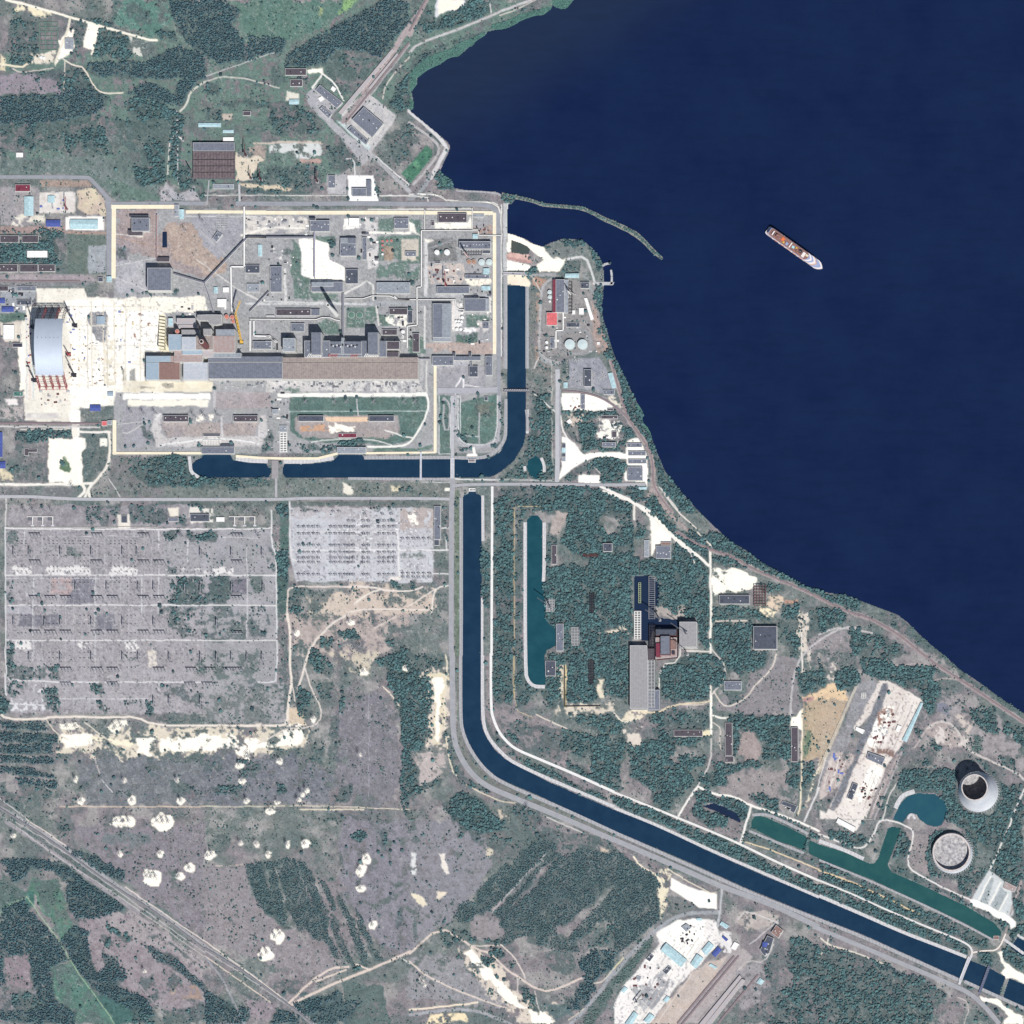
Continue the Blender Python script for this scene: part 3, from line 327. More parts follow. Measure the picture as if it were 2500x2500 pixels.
('Z',[0,1600,60,1580,300,1660,60,1800,0,1800],.3,0),('Z',[100,1640,440,1680,440,1800,160,1800],.6,0),('Z',[0,1800,300,1790,420,1880,400,1932,100,1900,0,1900],.85,1),('Z',[700,1000,830,1060,840,1200,900,1450,1180,1400,1190,1500,1090,1580,1300,1640,1440,1760,1450,1860,1300,1800,1100,1740,900,1600,740,1420,650,1280,560,1150],.9,1),('Z',[960,1250,1060,1300,1180,1420,960,1450],.85,1),('Z',[980,960,1130,1060,1260,1130,1220,1150,1040,1080],.8,0),('Z',[940,1100,1040,1130,1040,1230,960,1180],.7,0),('Z',[1330,1180,1460,1210,1700,1350,1932,1570,1932,1640,1640,1400,1480,1330],.8,1),
('Z',[1540,1380,1700,1500,1760,1600,1560,1600],.5,0),('Z',[1280,1520,1480,1460,1560,1640,1480,1740,1300,1640],.3,0),('Z',[1540,1180,1640,1160,1932,1380,1932,1420],.3,0),('Z',[1380,1040,1500,1090,1500,1140],.4,0),('Z',[1000,1600,1440,1760,1440,1932,1250,1932,1260,1840,1160,1720],.7,0),('Z',[1500,1800,1932,1760,1932,1932,1560,1932],.5,0),('Z',[1700,1700,1932,1720,1932,1800],.4,0),('Z',[1300,200,1932,100,1932,330],.06,0),('Z',[540,20,700,20,700,100,540,100],.6,0),('Z',[700,120,980,120,940,200,720,200],.25,0),('Z',[980,1140,1280,1180,1260,1330,1160,1300],.2,0),('Z',[540,430,760,620,700,560],.5,0),('Z',[720,960,860,930,760,1000,720,1100],.4,0),
('Z',[300,1900,560,1850,690,1932],.8,1),
('a',[375,430,530,395,545,460,600,640,700,640,740,760,800,1030,750,1010,600,900,500,820,430,600],1,2),('a',[550,405,640,400,700,620,730,680,620,650,600,500],1,2),('a',[650,400,760,365,860,370,920,560,980,760,1040,940,1100,1080,1100,1140,1000,1100,950,1030,900,1090,840,950,790,850,740,650],1,2),('a',[880,395,960,410,1010,500,1080,700,1150,880,1160,1080,1310,1320,1240,1330,1160,1200,1080,1060,1030,900,980,720],.95,2),
('a',[1080,565,1140,590,1200,720,1250,860,1200,880,1150,760],.95,2),('a',[1190,880,1260,1000,1330,1200,1420,1370,1360,1370,1270,1200,1180,1000],.8,2),('a',[1240,670,1310,760,1380,900,1420,1000,1500,1180,1560,1370,1480,1380,1420,1180,1360,1040,1290,850],.95,2),('a',[1420,840,1500,950,1520,1040,1600,1180,1680,1320,1620,1330,1540,1180,1450,1020],.95,2),
('a',[1380,140,1510,130,1500,210,1400,200],.9,0),('a',[1660,90,1720,90,1740,300,1670,240],.5,0),('a',[200,920,290,980,260,1000],.6,0),('a',[460,1080,540,1140,480,1130],.6,0),('a',[0,1600,180,1700,330,1800,440,1850,360,1932,0,1932],.85,1),('a',[330,1750,440,1800,420,1860,320,1830],.8,1),('a',[700,1800,850,1810,900,1932,620,1932,640,1880],.85,1),('a',[840,1740,1250,1620,1280,1680,1120,1760,1150,1800,900,1880],.9,1),('a',[1120,1800,1300,1700,1500,1720,1400,1850,1200,1932,950,1932],.6,1),('a',[1380,1370,1460,1380,1450,1450,1390,1430],1,0),('a',[700,1500,930,1520,900,1640,740,1660,650,1600],.4,0),('a',[1640,600,1760,720,1720,960,1640,900],.25,0),('a',[1810,850,1860,850,1850,1040,1810,1010],.6,0),('a',[1240,330,1290,330,1300,480,1250,440],.4,0),('a',[250,1530,500,1640,520,1740,300,1620],.35,0),('a',[560,1370,740,1400,720,1450,600,1440],.3,3),('a',[1150,550,1230,560,1220,590,1160,590],.8,3),('a',[60,1200,300,1340,680,1640,640,1640,300,1380],.6,3),('a',[1500,1450,1932,1400,1932,1600,1700,1560],.2,0),
('b',[1160,230,1280,200,1400,220,1390,300,1290,330,1180,460,1000,640,800,830,720,900,620,880,640,780,640,660,760,560,900,440,950,430,1050,320],1,2),('b',[500,780,560,765,620,790,640,900,560,980,460,970,410,910,440,860],.95,2),('b',[310,990,370,940,380,970,320,1010],1,0),('b',[1300,340,1410,320,1380,380,1250,470,1100,650,860,940,780,890,1000,690,1150,520],1,2),
('b',[1420,340,1560,310,1650,265,1800,310,1932,320,1932,620,1820,680,1750,790,1600,880,1520,970,1400,1020,1280,1200,1200,1180,1200,1080,960,1150,880,1200,860,1160,900,1060,850,1000,870,920,1090,720,1190,640,1280,500],1,2),('b',[1932,660,1932,920,1750,1000,1600,1140,1450,1180,1540,1060,1700,900],.98,2),('b',[1280,1200,1400,1040,1480,1150,1560,1140,1600,1250,1420,1260],.7,2),('b',[1600,1360,1700,1250,1932,1220,1932,1400,1780,1480,1740,1560,1760,1640,1620,1800,1490,1810,1470,1700,1560,1660,1640,1500],1,1),
('b',[1932,980,1800,1040,1640,1240,1932,1200],.6,0),('b',[270,1050,420,1080,500,1170,360,1200,290,1110],.7,0),('b',[400,1040,540,1050,530,1110,440,1080],.7,0),('b',[550,1110,640,1110,640,1170,560,1160],.6,0),('b',[690,1140,860,1110,860,1170,700,1170],.7,0),('b',[780,1210,860,1210,900,1270,820,1310,770,1260],.85,0),('b',[690,1290,780,1290,820,1400,760,1420,700,1350],.9,0),('b',[470,1210,540,1200,500,1310,440,1300],.6,0),('b',[540,1330,640,1400,680,1500,740,1590,640,1500,540,1440],.5,0),('b',[1050,1650,1180,1640,1200,1780,1130,1800,1060,1700],.9,0),('b',[780,1460,900,1450,960,1520,860,1530],.5,0),('b',[920,1390,1010,1350,1020,1370,940,1410],.9,0),('b',[1180,1380,1220,1360,1200,1400],.8,0),('b',[1100,1080,1220,1060,1230,1170,1120,1160],.4,0),('b',[1280,1250,1500,1260,1600,1400,1500,1480,1300,1400],.35,0),('b',[1020,1560,1110,1540,1120,1640,1040,1620],.5,0),('b',[740,1590,800,1590,800,1650,740,1640],.7,0),
('b',[470,0,870,0,900,90,760,110,600,70,480,180,460,60],.7,0),('b',[940,60,1060,80,1120,180,1000,170],.4,0),('b',[1190,120,1300,130,1290,200,1200,190],.7,0),('b',[1400,200,1640,120,1932,220,1932,300,1700,260,1450,320],.35,0),('b',[30,100,80,60,100,240,30,240],.3,3),('b',[30,860,90,860,80,1140,30,1140],.5,3),('b',[1932,1500,1700,1760,1640,1932,1730,1932,1932,1640],.8,3),('b',[0,400,500,150,900,300,500,700,200,900],.04,0),('b',[1100,1480,1500,1400,1640,1480,1500,1520],.1,0),
]
# ------------------------------------------------------------------ noise + rasters on the ground
rng = np.random.default_rng(11)
def vnoise(X, Y, cell, seed):
    r = np.random.default_rng(seed); G = r.random((256,256)).astype(np.float32)
    x=X/cell+1000.3; y=Y/cell+1000.7; xi=np.floor(x).astype(int); yi=np.floor(y).astype(int)
    fx=(x-xi).astype(np.float32); fy=(y-yi).astype(np.float32); fx=fx*fx*(3-2*fx); fy=fy*fy*(3-2*fy)
    a=G[xi%256,yi%256]; b=G[(xi+1)%256,yi%256]; c=G[xi%256,(yi+1)%256]; d=G[(xi+1)%256,(yi+1)%256]
    return (a*(1-fx)+b*fx)*(1-fy)+(c*(1-fx)+d*fx)*fy
def fbm(X,Y,cell,seed,o=4,g=0.55):
    t=0;a=1;s=0
    for k in range(o):
        t=t+vnoise(X,Y,cell/2**k,seed+k)*a; s+=a; a*=g
    t=t/s
    return np.clip((t-0.5)*1.9+0.5,0,1)
def inpoly(X,Y,poly):
    c=np.zeros(X.shape,bool); n=len(poly)
    for i in range(n):
        x0,y0=poly[i]; x1,y1=poly[(i+1)%n]
        if y0==y1: continue
        m=((y0>Y)!=(y1>Y)); c ^= m & (X < (x1-x0)*(Y-y0)/(y1-y0)+x0)
    return c
def sdist(X,Y,line):
    d=np.full(X.shape,1e9,np.float32)
    for i in range(len(line)-1):
        x0,y0=line[i]; x1,y1=line[i+1]; vx,vy=x1-x0,y1-y0; l=vx*vx+vy*vy+1e-9
        t=np.clip(((X-x0)*vx+(Y-y0)*vy)/l,0,1); d=np.minimum(d,(X-x0-t*vx)**2+(Y-y0-t*vy)**2)
    return np.sqrt(d)
STEP=2.0
ax=np.concatenate([np.arange(-3400,-140,70),np.arange(-130,2630,STEP),np.arange(2640,6400,70)]).astype(np.float32); NG=len(ax)
GX,GY=np.meshgrid(ax,ax,indexing='xy')      # GX varies along columns, GY rows (px)
WX=(fbm(GX,GY,22,1,3)-.5)*2; WY=(fbm(GX,GY,22,5,3)-.5)*2
N1=fbm(GX,GY,90,21,5); N2=fbm(GX,GY,34,31,5); N3=fbm(GX,GY,11,41,3,.7); N4=fbm(GX,GY,190,51,4); N5=vnoise(GX,GY,4.2,61)
def A3(c,m=.86): return np.array(alb(c,m),np.float32)
def mix(a,b,t): return a*(1-t[...,None])+b*t[...,None]
BASE = mix(np.broadcast_to(A3((134,127,134)),GX.shape+(3,)), A3((114,123,122)), np.clip((N1-.30)*3,0,1))
BASE = mix(BASE, A3((160,158,158)), np.clip((N2-.58)*3.5,0,1)*.75)
BASE = mix(BASE, A3((94,110,112)), np.clip((.40-N2)*4,0,1)*.6)
COLR = BASE.astype(np.float32)
def paint(color, poly, warp=5, cover=1.0, op=1.0, noise=None, color2=None, line=None, width=0):
    """area paint: ragged natural edge, 'cover' <1 leaves holes following noise"""
    pts = line or poly; m=width/2+warp+6
    x0=min(p[0] for p in pts)-m; x1=max(p[0] for p in pts)+m; y0=min(p[1] for p in pts)-m; y1=max(p[1] for p in pts)+m
    i0,i1=np.searchsorted(ax,[x0,x1]); j0,j1=np.searchsorted(ax,[y0,y1])
    if i1<=i0 or j1<=j0: return
    sl=(slice(j0,j1),slice(i0,i1)); X=GX[sl]+WX[sl]*warp; Y=GY[sl]+WY[sl]*warp
    if line is not None:
        d=sdist(X,Y,line); k=np.clip((width/2+.9-d)/1.6,0,1)
    else:
        k=np.zeros(X.shape,np.float32)
        for ox,oy in ((-.5,-.5),(.5,-.5),(-.5,.5),(.5,.5)): k+=inpoly(X+ox*STEP,Y+oy*STEP,poly)*.25
    if cover<1:
        nn=(noise if noise is not None else (N2*.5+N3*.5))[sl]; th=1-cover
        k=k*np.clip((nn-(.18+th*.62))*7+.5,0,1)
    c=A3(color)
    if color2 is not None: c=mix(np.broadcast_to(c,k.shape+(3,)),A3(color2),N2[sl]*.6+N3[sl]*.4)
    COLR[sl]=COLR[sl]*(1-(k*op)[...,None])+c*(k*op)[...,None]
def G_(color,t,pts,**k): paint(color,PX(t,pts),**k)
def Ln(color,t,pts,wd,**k):
    k.setdefault('warp',1.0); paint(color,None,line=smooth_line(PX(t,pts),1),width=wd,**k)
GRASS=(102,124,118); MEAD=(94,130,122); MAUVE=(142,137,142); SAND=(252,247,234); SAND2=(222,212,196); PALE=(222,220,220)
BRT=(252,250,242); GRAV=(166,166,176); DRY=(172,160,156); CONCR=(238,238,238); REDD=(164,138,136)
# ---- broad ground cover
for c,t,p,k in [
 (GRASS,'o',[0,100,300,60,320,0,860,0,1090,0,1000,60,900,100,790,140,780,200,640,270,640,340,360,360,200,330,0,330],dict(cover=.62,warp=8)),
 (MEAD,'B',[330,0,1450,0,1200,200,820,390,600,400,420,330,330,220],dict(warp=8,color2=(96,120,112))),
 ((132,168,118),'B',[1300,0,1460,0,1400,60,1270,140],dict(warp=6,cover=.8)),
 ((140,158,118),'B',[1060,70,1120,80,1100,140,1060,140],dict(warp=6)),
 (MEAD,'A',[1050,0,1600,0,1640,200,1450,330,1100,230,1060,120],dict(cover=.8,warp=8)),
 ((142,132,146),'A',[0,700,600,690,900,800,600,880,0,900],dict(cover=.85)),
 (GRASS,'A',[0,1500,900,1480,1500,1600,1500,1880,1050,1880,850,1650,0,1640],dict(color2=(118,128,130))),
 ((96,116,112),'D',[630,650,1000,650,1000,1040,640,1040],dict(warp=1,color2=(112,120,116))),
 (GRASS,'D',[1000,120,1510,310,1510,350,1090,350],dict(warp=2)),
 # plant interior
 ((166,166,173),'o',[215,395,945,395,945,855,215,855],dict(warp=1,color2=(150,154,154))),
 ((166,148,148),'E',[170,310,640,310,640,600,850,430,1000,440,1300,700,1450,950,1190,1110,800,1000,650,860,170,780],dict(warp=8,color2=(152,140,148))),
 ((168,148,144),'E',[780,440,1050,470,1330,720,1480,960,1290,1060,800,860,780,560],dict(warp=10,color2=(176,160,150))),
 (GRAV,'E',[1080,360,1660,390,1660,640,1380,900,1060,520],dict(warp=6,color2=(150,150,160))),
 (GRAV,'E',[170,860,520,930,520,1300,170,1300],dict(cover=.9,color2=(180,178,186))),
 ((132,130,140),'E',[160,700,330,760,300,900,180,920],dict(cover=.7)),
 (GRASS,'F',[540,640,640,760,650,1060,760,1110,740,1340,560,1340,530,1000],dict(warp=4)),
 (GRASS,'F',[820,610,1050,610,1050,700,960,700,830,650],dict(warp=2)),
 (GRASS,'F',[1560,400,1750,400,1750,560,1560,560],dict(warp=2)), (GRASS,'F',[1560,610,1932,600,1932,930,1830,930,1780,880,1560,900],dict(warp=2)),
 (GRASS,'G',[340,600,620,600,620,930,360,940],dict(warp=1)),(GRASS,'G',[480,400,620,420,620,600,540,560],dict(warp=2)),
 (GRASS,'G',[120,940,620,940,620,1120,100,1120],dict(cover=.6)),
 ((196,190,180),'G',[385,650,590,650,590,900,385,900],dict(warp=1,cover=.9)),
 ((158,140,126),'G',[185,730,295,730,295,900,185,900],dict(warp=1)),
 ((118,124,124),'G',[690,640,1040,640,1040,900,690,900],dict(warp=2,color2=(134,132,136))),
 (GRASS,'F',[1190,1450,1400,1450,1400,1690,1190,1690],dict(warp=1)),(GRASS,'F',[850,1650,960,1580,1100,1640,1100,1770,960,1770,900,1740],dict(warp=2)),
 (GRASS,'F',[750,1290,1100,1300,1080,1400,780,1380],dict(cover=.7)),
 (GRASS,'K',[1180,240,1320,240,1330,470,1180,470],dict(cover=.75)),(GRASS,'K',[1320,320,1500,330,1500,460,1330,460],dict(warp=2)),
 (GRASS,'K',[1680,600,1880,580,1880,790,1690,790],dict(warp=1)),
 (GRASS,'G',[1030,1780,1170,1770,1290,1750,1280,1900,1030,1900],dict(warp=2,color2=(78,108,100))),
 (GRASS,'G',[1150,1540,1430,1540,1430,1600,1300,1690,1150,1690],dict(warp=1)),
 (GRASS,'K',[270,1300,1880,1300,1910,1450,1740,1800,1500,1870,560,1830,380,1790,280,1700],dict(warp=2,color2=(84,110,108))),
 (GRASS,'N',[260,350,650,370,790,330,800,370,640,395,220,400],dict(warp=1)),
 ((168,156,156),'K',[345,1530,700,1520,1570,1520,1570,1740,1450,1785,420,1785,350,1680],dict(warp=3,color2=(150,146,150))),
 ((224,196,172),'K',[700,1535,1200,1535,1200,1590,700,1590],dict(warp=1)),
 (SAND,'K',[720,1620,860,1600,1060,1640,1050,1720,720,1720],dict(cover=.7)),
 ((192,150,130),'K',[400,1640,700,1650,720,1720,400,1710],dict(cover=.5)),
 (GRAV,'J',[0,1420,380,1440,330,1640,380,1840,0,1932],dict(warp=4,color2=(148,144,154))),
 ((206,204,206),'J',[370,1500,480,1520,440,1560,440,1730,520,1770,1600,1770,1620,1520,1700,1520,1720,1800,1650,1880,400,1880,350,1700],dict(warp=3,color2=(188,184,184))),
 ((156,148,156),'J',[450,1600,1600,1600,1560,1760,520,1760,450,1690],dict(warp=3,color2=(176,164,160))),
 (SAND,'J',[850,1500,1090,1500,1090,1580,850,1580],dict(cover=.5)),
 ((168,160,168),'J',[1090,1240,1740,1240,1740,1440,1090,1440],dict(warp=2,color2=(158,148,152))),
 (PALE,'K',[0,1110,1800,1110,1860,1240,0,1240],dict(warp=2,cover=.75,color2=(170,170,170))),
 (GRASS,'K',[180,1180,400,1180,400,1230,180,1230],dict(cover=.6)),
 ((72,116,100),'p',[1041,354,1056,366,1056,383,1003,448,979,425],dict(warp=.5,color2=(80,126,106))),((100,146,120),'p',[1012,389,1030,408,1022,416,1004,397],dict(warp=3,cover=.6)),
 (GRASS,'O',[330,550,490,560,490,1250,350,1250],dict(warp=1,color2=(84,108,106))),
 (GRASS,'O',[600,640,1030,540,1030,1050,900,1130,640,1130,570,1000],dict(warp=2,color2=(88,116,112))),
 ((112,118,112),'O',[780,660,980,660,980,800,780,800],dict(cover=.6)),
 ((150,150,160),'O',[330,210,890,210,890,540,330,550],dict(warp=1,color2=(162,160,168))),
 (GRAV,'O',[330,160,700,160,700,210,330,210],dict(warp=1)),
 # south of the plant
 ((112,120,122),'L',[220,230,450,230,450,690,200,690],dict(warp=4,color2=(140,132,138))),
 ((112,126,120),'L',[1040,450,1932,450,1932,830,1040,830],dict(cover=.85,color2=(128,124,130))),
 ((108,122,120),'M',[0,660,1932,660,1932,830,0,830],dict(warp=1,color2=(124,130,128))),
 ((104,114,114),'M',[0,870,1932,860,1932,910,0,910],dict(warp=1)),((108,122,120),'L',[0,735,780,735,750,820,0,810],dict(warp=1,color2=(120,120,126))),
 ((106,120,118),'N',[0,680,960,680,960,820,0,820],dict(warp=1,color2=(122,126,124))),((104,114,114),'N',[0,865,800,865,800,905,0,905],dict(warp=1)),
 ((136,130,138),'N',[1380,740,1932,740,1932,900,1380,900],dict(cover=.8)),
 # main switchyard: pale mauve
 ((174,170,178),'L',[60,1130,1932,1130,1932,1932,60,1932],dict(warp=2,color2=(140,136,144))),
 ((172,168,177),'M',[0,1130,1010,1130,1060,1350,1060,1932,0,1932],dict(warp=2,color2=(140,142,148))),
 ((174,170,178),'U',[60,0,1932,0,1932,930,60,930],dict(warp=3,color2=(142,138,145))),
 ((166,166,172),'V',[0,0,680,0,680,630,750,650,780,1030,0,1030],dict(warp=3,color2=(140,140,146))),
 ((136,130,142),'L',[80,900,1932,900,1932,1110,80,1110],dict(warp=3,color2=(158,154,160))),
 ((126,124,138),'L',[620,1590,890,1600,890,1830,620,1830],dict(warp=3)),((172,150,156),'L',[470,1600,680,1600,650,1740,480,1760],dict(warp=6,cover=.7)),
 ((126,124,138),'U',[180,0,560,0,560,110,180,110],dict(warp=2)),((124,122,136),'U',[900,0,1080,0,1080,150,900,150],dict(warp=2)),
 ((120,116,130),'M',[635,1590,780,1590,780,1740,635,1740],dict(warp=1)),
 ((170,168,178),'L',[60,1850,300,1850,300,1932,60,1932],dict(warp=2)),
 # second yard
 ((206,209,216),'M',[1190,930,1932,930,1932,1620,1250,1620,1190,1400],dict(warp=3,color2=(164,162,172))),
 ((206,209,216),'N',[0,930,800,930,800,1630,0,1630],dict(warp=3,color2=(166,162,170))),
 ((176,172,178),'M',[1190,910,1932,910,1932,1020,1190,1020],dict(cover=.6)),((174,164,164),'N',[480,930,800,930,800,1130,480,1130],dict(cover=.7)),
 (SAND,'N',[570,970,660,960,660,1100,580,1100],dict(cover=.6)),
 ((112,124,122),'N',[500,1340,740,1340,740,1400,500,1400],dict(cover=.6)),
 ((84,108,106),'M',[1070,1340,1170,1340,1170,1932,1070,1932],dict(warp=2)),((84,108,106),'M',[1090,860,1180,860,1180,1340,1090,1340],dict(warp=2,cover=.8)),
 (PALE,'L',[100,1480,290,1480,290,1560,100,1560],dict(cover=.7)),(PALE,'L',[450,1480,860,1480,860,1560,450,1560],dict(cover=.75)),(PALE,'L',[1040,1480,1310,1480,1310,1560,1040,1560],dict(cover=.75)),
 (PALE,'M',[100,1490,650,1490,650,1560,100,1560],dict(cover=.45)),(PALE,'U',[740,250,860,250,860,330,740,330],dict(cover=.7)),(PALE,'U',[1180,250,1300,250,1300,330,1180,330],dict(cover=.7)),(PALE,'U',[150,250,280,250,280,330,150,330],dict(cover=.7)),
 ((214,214,220),'U',[80,660,420,660,480,900,90,900],dict(cover=.5)),((196,190,190),'V',[0,700,750,700,750,1020,0,1020],dict(cover=.5)),
 ((214,208,200),'U',[1380,340,1480,340,1480,480,1390,480],dict(cover=.6)),
 # scrub country around the dirt tracks
 ((172,160,158),'V',[700,20,1932,0,1800,300,1300,500,1200,350,850,400,830,150],dict(cover=.55,warp=10)),
 ((200,188,176),'M',[1370,1750,1932,1720,1932,1932,1370,1932],dict(cover=.55,warp=10)),((196,182,172),'N',[0,1640,840,1690,800,1932,0,1932],dict(cover=.6,warp=8)),
 ((196,188,172),'V',[1180,330,1650,360,1540,600,1240,480],dict(cover=.5,warp=8)),
 ((118,118,126),'V',[1220,800,1500,760,1700,840,1840,960,1800,1300,1860,1600,1600,1840,1400,1700,1240,1800,1280,1300],dict(warp=22,cover=.9,op=.8,color2=(124,120,134))),
 ((108,112,122),'U',[700,1350,1932,1330,1932,1790,800,1790],dict(warp=12,cover=.85,color2=(122,128,132))),
 ((106,110,122),'V',[0,1330,900,1330,1200,1500,1200,1750,0,1800],dict(warp=12,cover=.85,color2=(124,126,134))),
 ((138,128,140),'Z',[620,50,1932,60,1932,1100,1300,700,900,330],dict(warp=10,cover=.8,color2=(128,124,134))),
 ((112,122,126),'Z',[980,120,1400,120,1400,260,980,260],dict(warp=10,cover=.7)),
 ((148,140,146),'a',[0,440,380,440,480,780,650,960,1000,1180,1300,1400,1040,1500,700,1400,0,1150],dict(warp=8,color2=(136,132,140))),
 ((126,122,136),'a',[1250,0,1932,0,1932,1250,1700,1250,1300,700],dict(warp=10,cover=.75,color2=(134,132,142))),
 ((144,140,150),'b',[0,0,600,0,800,400,640,660,300,1000,0,1250],dict(warp=10,cover=.8,color2=(130,130,140))),
 ((158,154,160),'b',[0,1300,500,1300,850,1600,900,1800,300,1700,0,1700],dict(warp=10,cover=.8,color2=(134,136,144))),
 (MAUVE,'b',[560,900,850,950,860,1150,600,1130],dict(warp=6)),
 (MEAD,'Z',[280,580,560,560,700,1000,720,1200,560,1120,450,900,280,700],dict(warp=8,color2=(96,130,112))),
 (MEAD,'Z',[480,1380,700,1350,1000,1750,1090,1932,690,1932,600,1750,460,1600],dict(warp=8,color2=(90,126,112))),
 ((110,122,112),'Z',[450,800,660,780,680,1000,560,980],dict(warp=8,cover=.7)),
 ((74,112,106),'Z',[0,700,300,700,280,900,0,900],dict(warp=8)),((74,106,104),'Z',[850,1620,1400,1740,1300,1932,1100,1932],dict(warp=8)),
 ((142,128,140),'Z',[720,960,1200,870,1932,1500,1932,1932,1560,1800,1300,1640,900,1450,820,1200],dict(warp=8,color2=(152,144,152))),
 ((158,150,156),'Z',[1030,880,1240,860,1932,1340,1932,1500,1500,1200,1100,1100],dict(warp=8,cover=.8)),
 ((156,136,130),'Z',[1600,1560,1850,1560,1900,1700,1600,1720],dict(cover=.6)),
 ((140,126,138),'Z',[40,1260,280,1280,300,1600,60,1560],dict(warp=6)),((136,132,142),'Z',[0,1620,380,1660,440,1780,300,1850,0,1800],dict(cover=.7)),
 ((142,130,142),'a',[400,1700,700,1750,640,1880,460,1900],dict(warp=5)),
 ((84,104,108),'a',[860,1650,1280,1640,1400,1932,1000,1932],dict(warp=8)),((96,112,112),'a',[1300,1500,1700,1600,1750,1932,1350,1932],dict(warp=8,cover=.7)),
 # canal sides
 ((124,124,124),'W',[430,0,470,0,470,620,560,960,820,1200,1500,1480,1932,1680,1932,1740,1400,1510,800,1280,560,1110,450,850],dict(warp=1,color2=(112,122,118))),
 ((110,124,112),'N',[1005,760,1050,760,1050,2330,1005,2330],dict(warp=1)),
 ((138,132,136),'W',[705,0,760,0,765,560,900,850,1040,980,1040,1030,900,960,740,700],dict(warp=1)),
 ((138,132,138),'W',[800,500,1150,560,1500,700,1500,1100,1100,860,850,700],dict(warp=10,cover=.9,color2=(148,138,144))),
 ((130,126,132),'W',[900,1360,1932,1780,1932,1932,1400,1932,1000,1500],dict(warp=4,cover=.8)),
 ((120,120,122),'X',[0,1330,500,1530,1250,1850,1500,1932,1560,1932,1250,1820,700,1570,0,1290],dict(warp=1)),
 ((118,122,122),'Y',[0,970,700,1260,1330,1530,1600,1680,1932,1850,1932,1780,1700,1680,1330,1510,0,935],dict(warp=1)),
 ((136,128,134),'X',[580,1130,760,870,1270,1020,1190,1380],dict(warp=4,color2=(128,126,130))),
 (MAUVE,'S',[900,1330,1330,1130,1350,1700,600,1700,600,1600,850,1500],dict(warp=8,color2=(134,130,138))),
 (MAUVE,'X',[950,700,1700,700,1750,1000,1500,1100,1000,920],dict(warp=8,cover=.8,color2=(156,148,150))),
 ((160,146,148),'X',[1180,320,1330,330,1370,560,1330,660,1200,600],dict(warp=8)),
 (MAUVE,'S',[1450,950,1932,900,1932,1350,1600,1300,1400,1200],dict(warp=10,cover=.8)),
 (MAUVE,'T',[1050,620,1932,1100,1932,1500,1400,1250,1100,900],dict(warp=10,cover=.8,color2=(158,152,156))),
 (MAUVE,'Y',[820,100,1060,160,1040,560,860,420],dict(warp=5,color2=(150,140,144))),
 # sports field by the yard and beach
 ((188,168,148),'T',[0,660,150,660,290,780,130,1200,0,1500],dict(warp=4,color2=(176,166,148))),
 ((192,172,150),'S',[1400,1660,1560,1540,1800,1600,1700,1900,1500,1932,1400,1932],dict(warp=5,color2=(168,156,140))),
 ((220,196,164),'S',[1400,1560,1640,1430,1800,1480,1830,1600,1560,1550,1420,1640],dict(warp=5)),
 ((176,132,140),'S',[1395,1560,1500,1545,1470,1660,1400,1660],dict(warp=1)),
 ((184,166,144),'X',[1780,60,1932,0,1932,580,1780,610],dict(warp=4,color2=(172,160,140))),
 ((112,128,110),'X',[1780,160,1830,160,1850,500,1790,600],dict(cover=.7)),
]: G_(c,t,p,**k)
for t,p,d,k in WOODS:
    if d>=.28 and len(p)>=6: G_((72,92,94) if k!=3 else (92,112,110),t,p,warp=7,cover=min(1,d*.75+.3) if d<.85 else 1,op=.85,color2=(92,106,108))
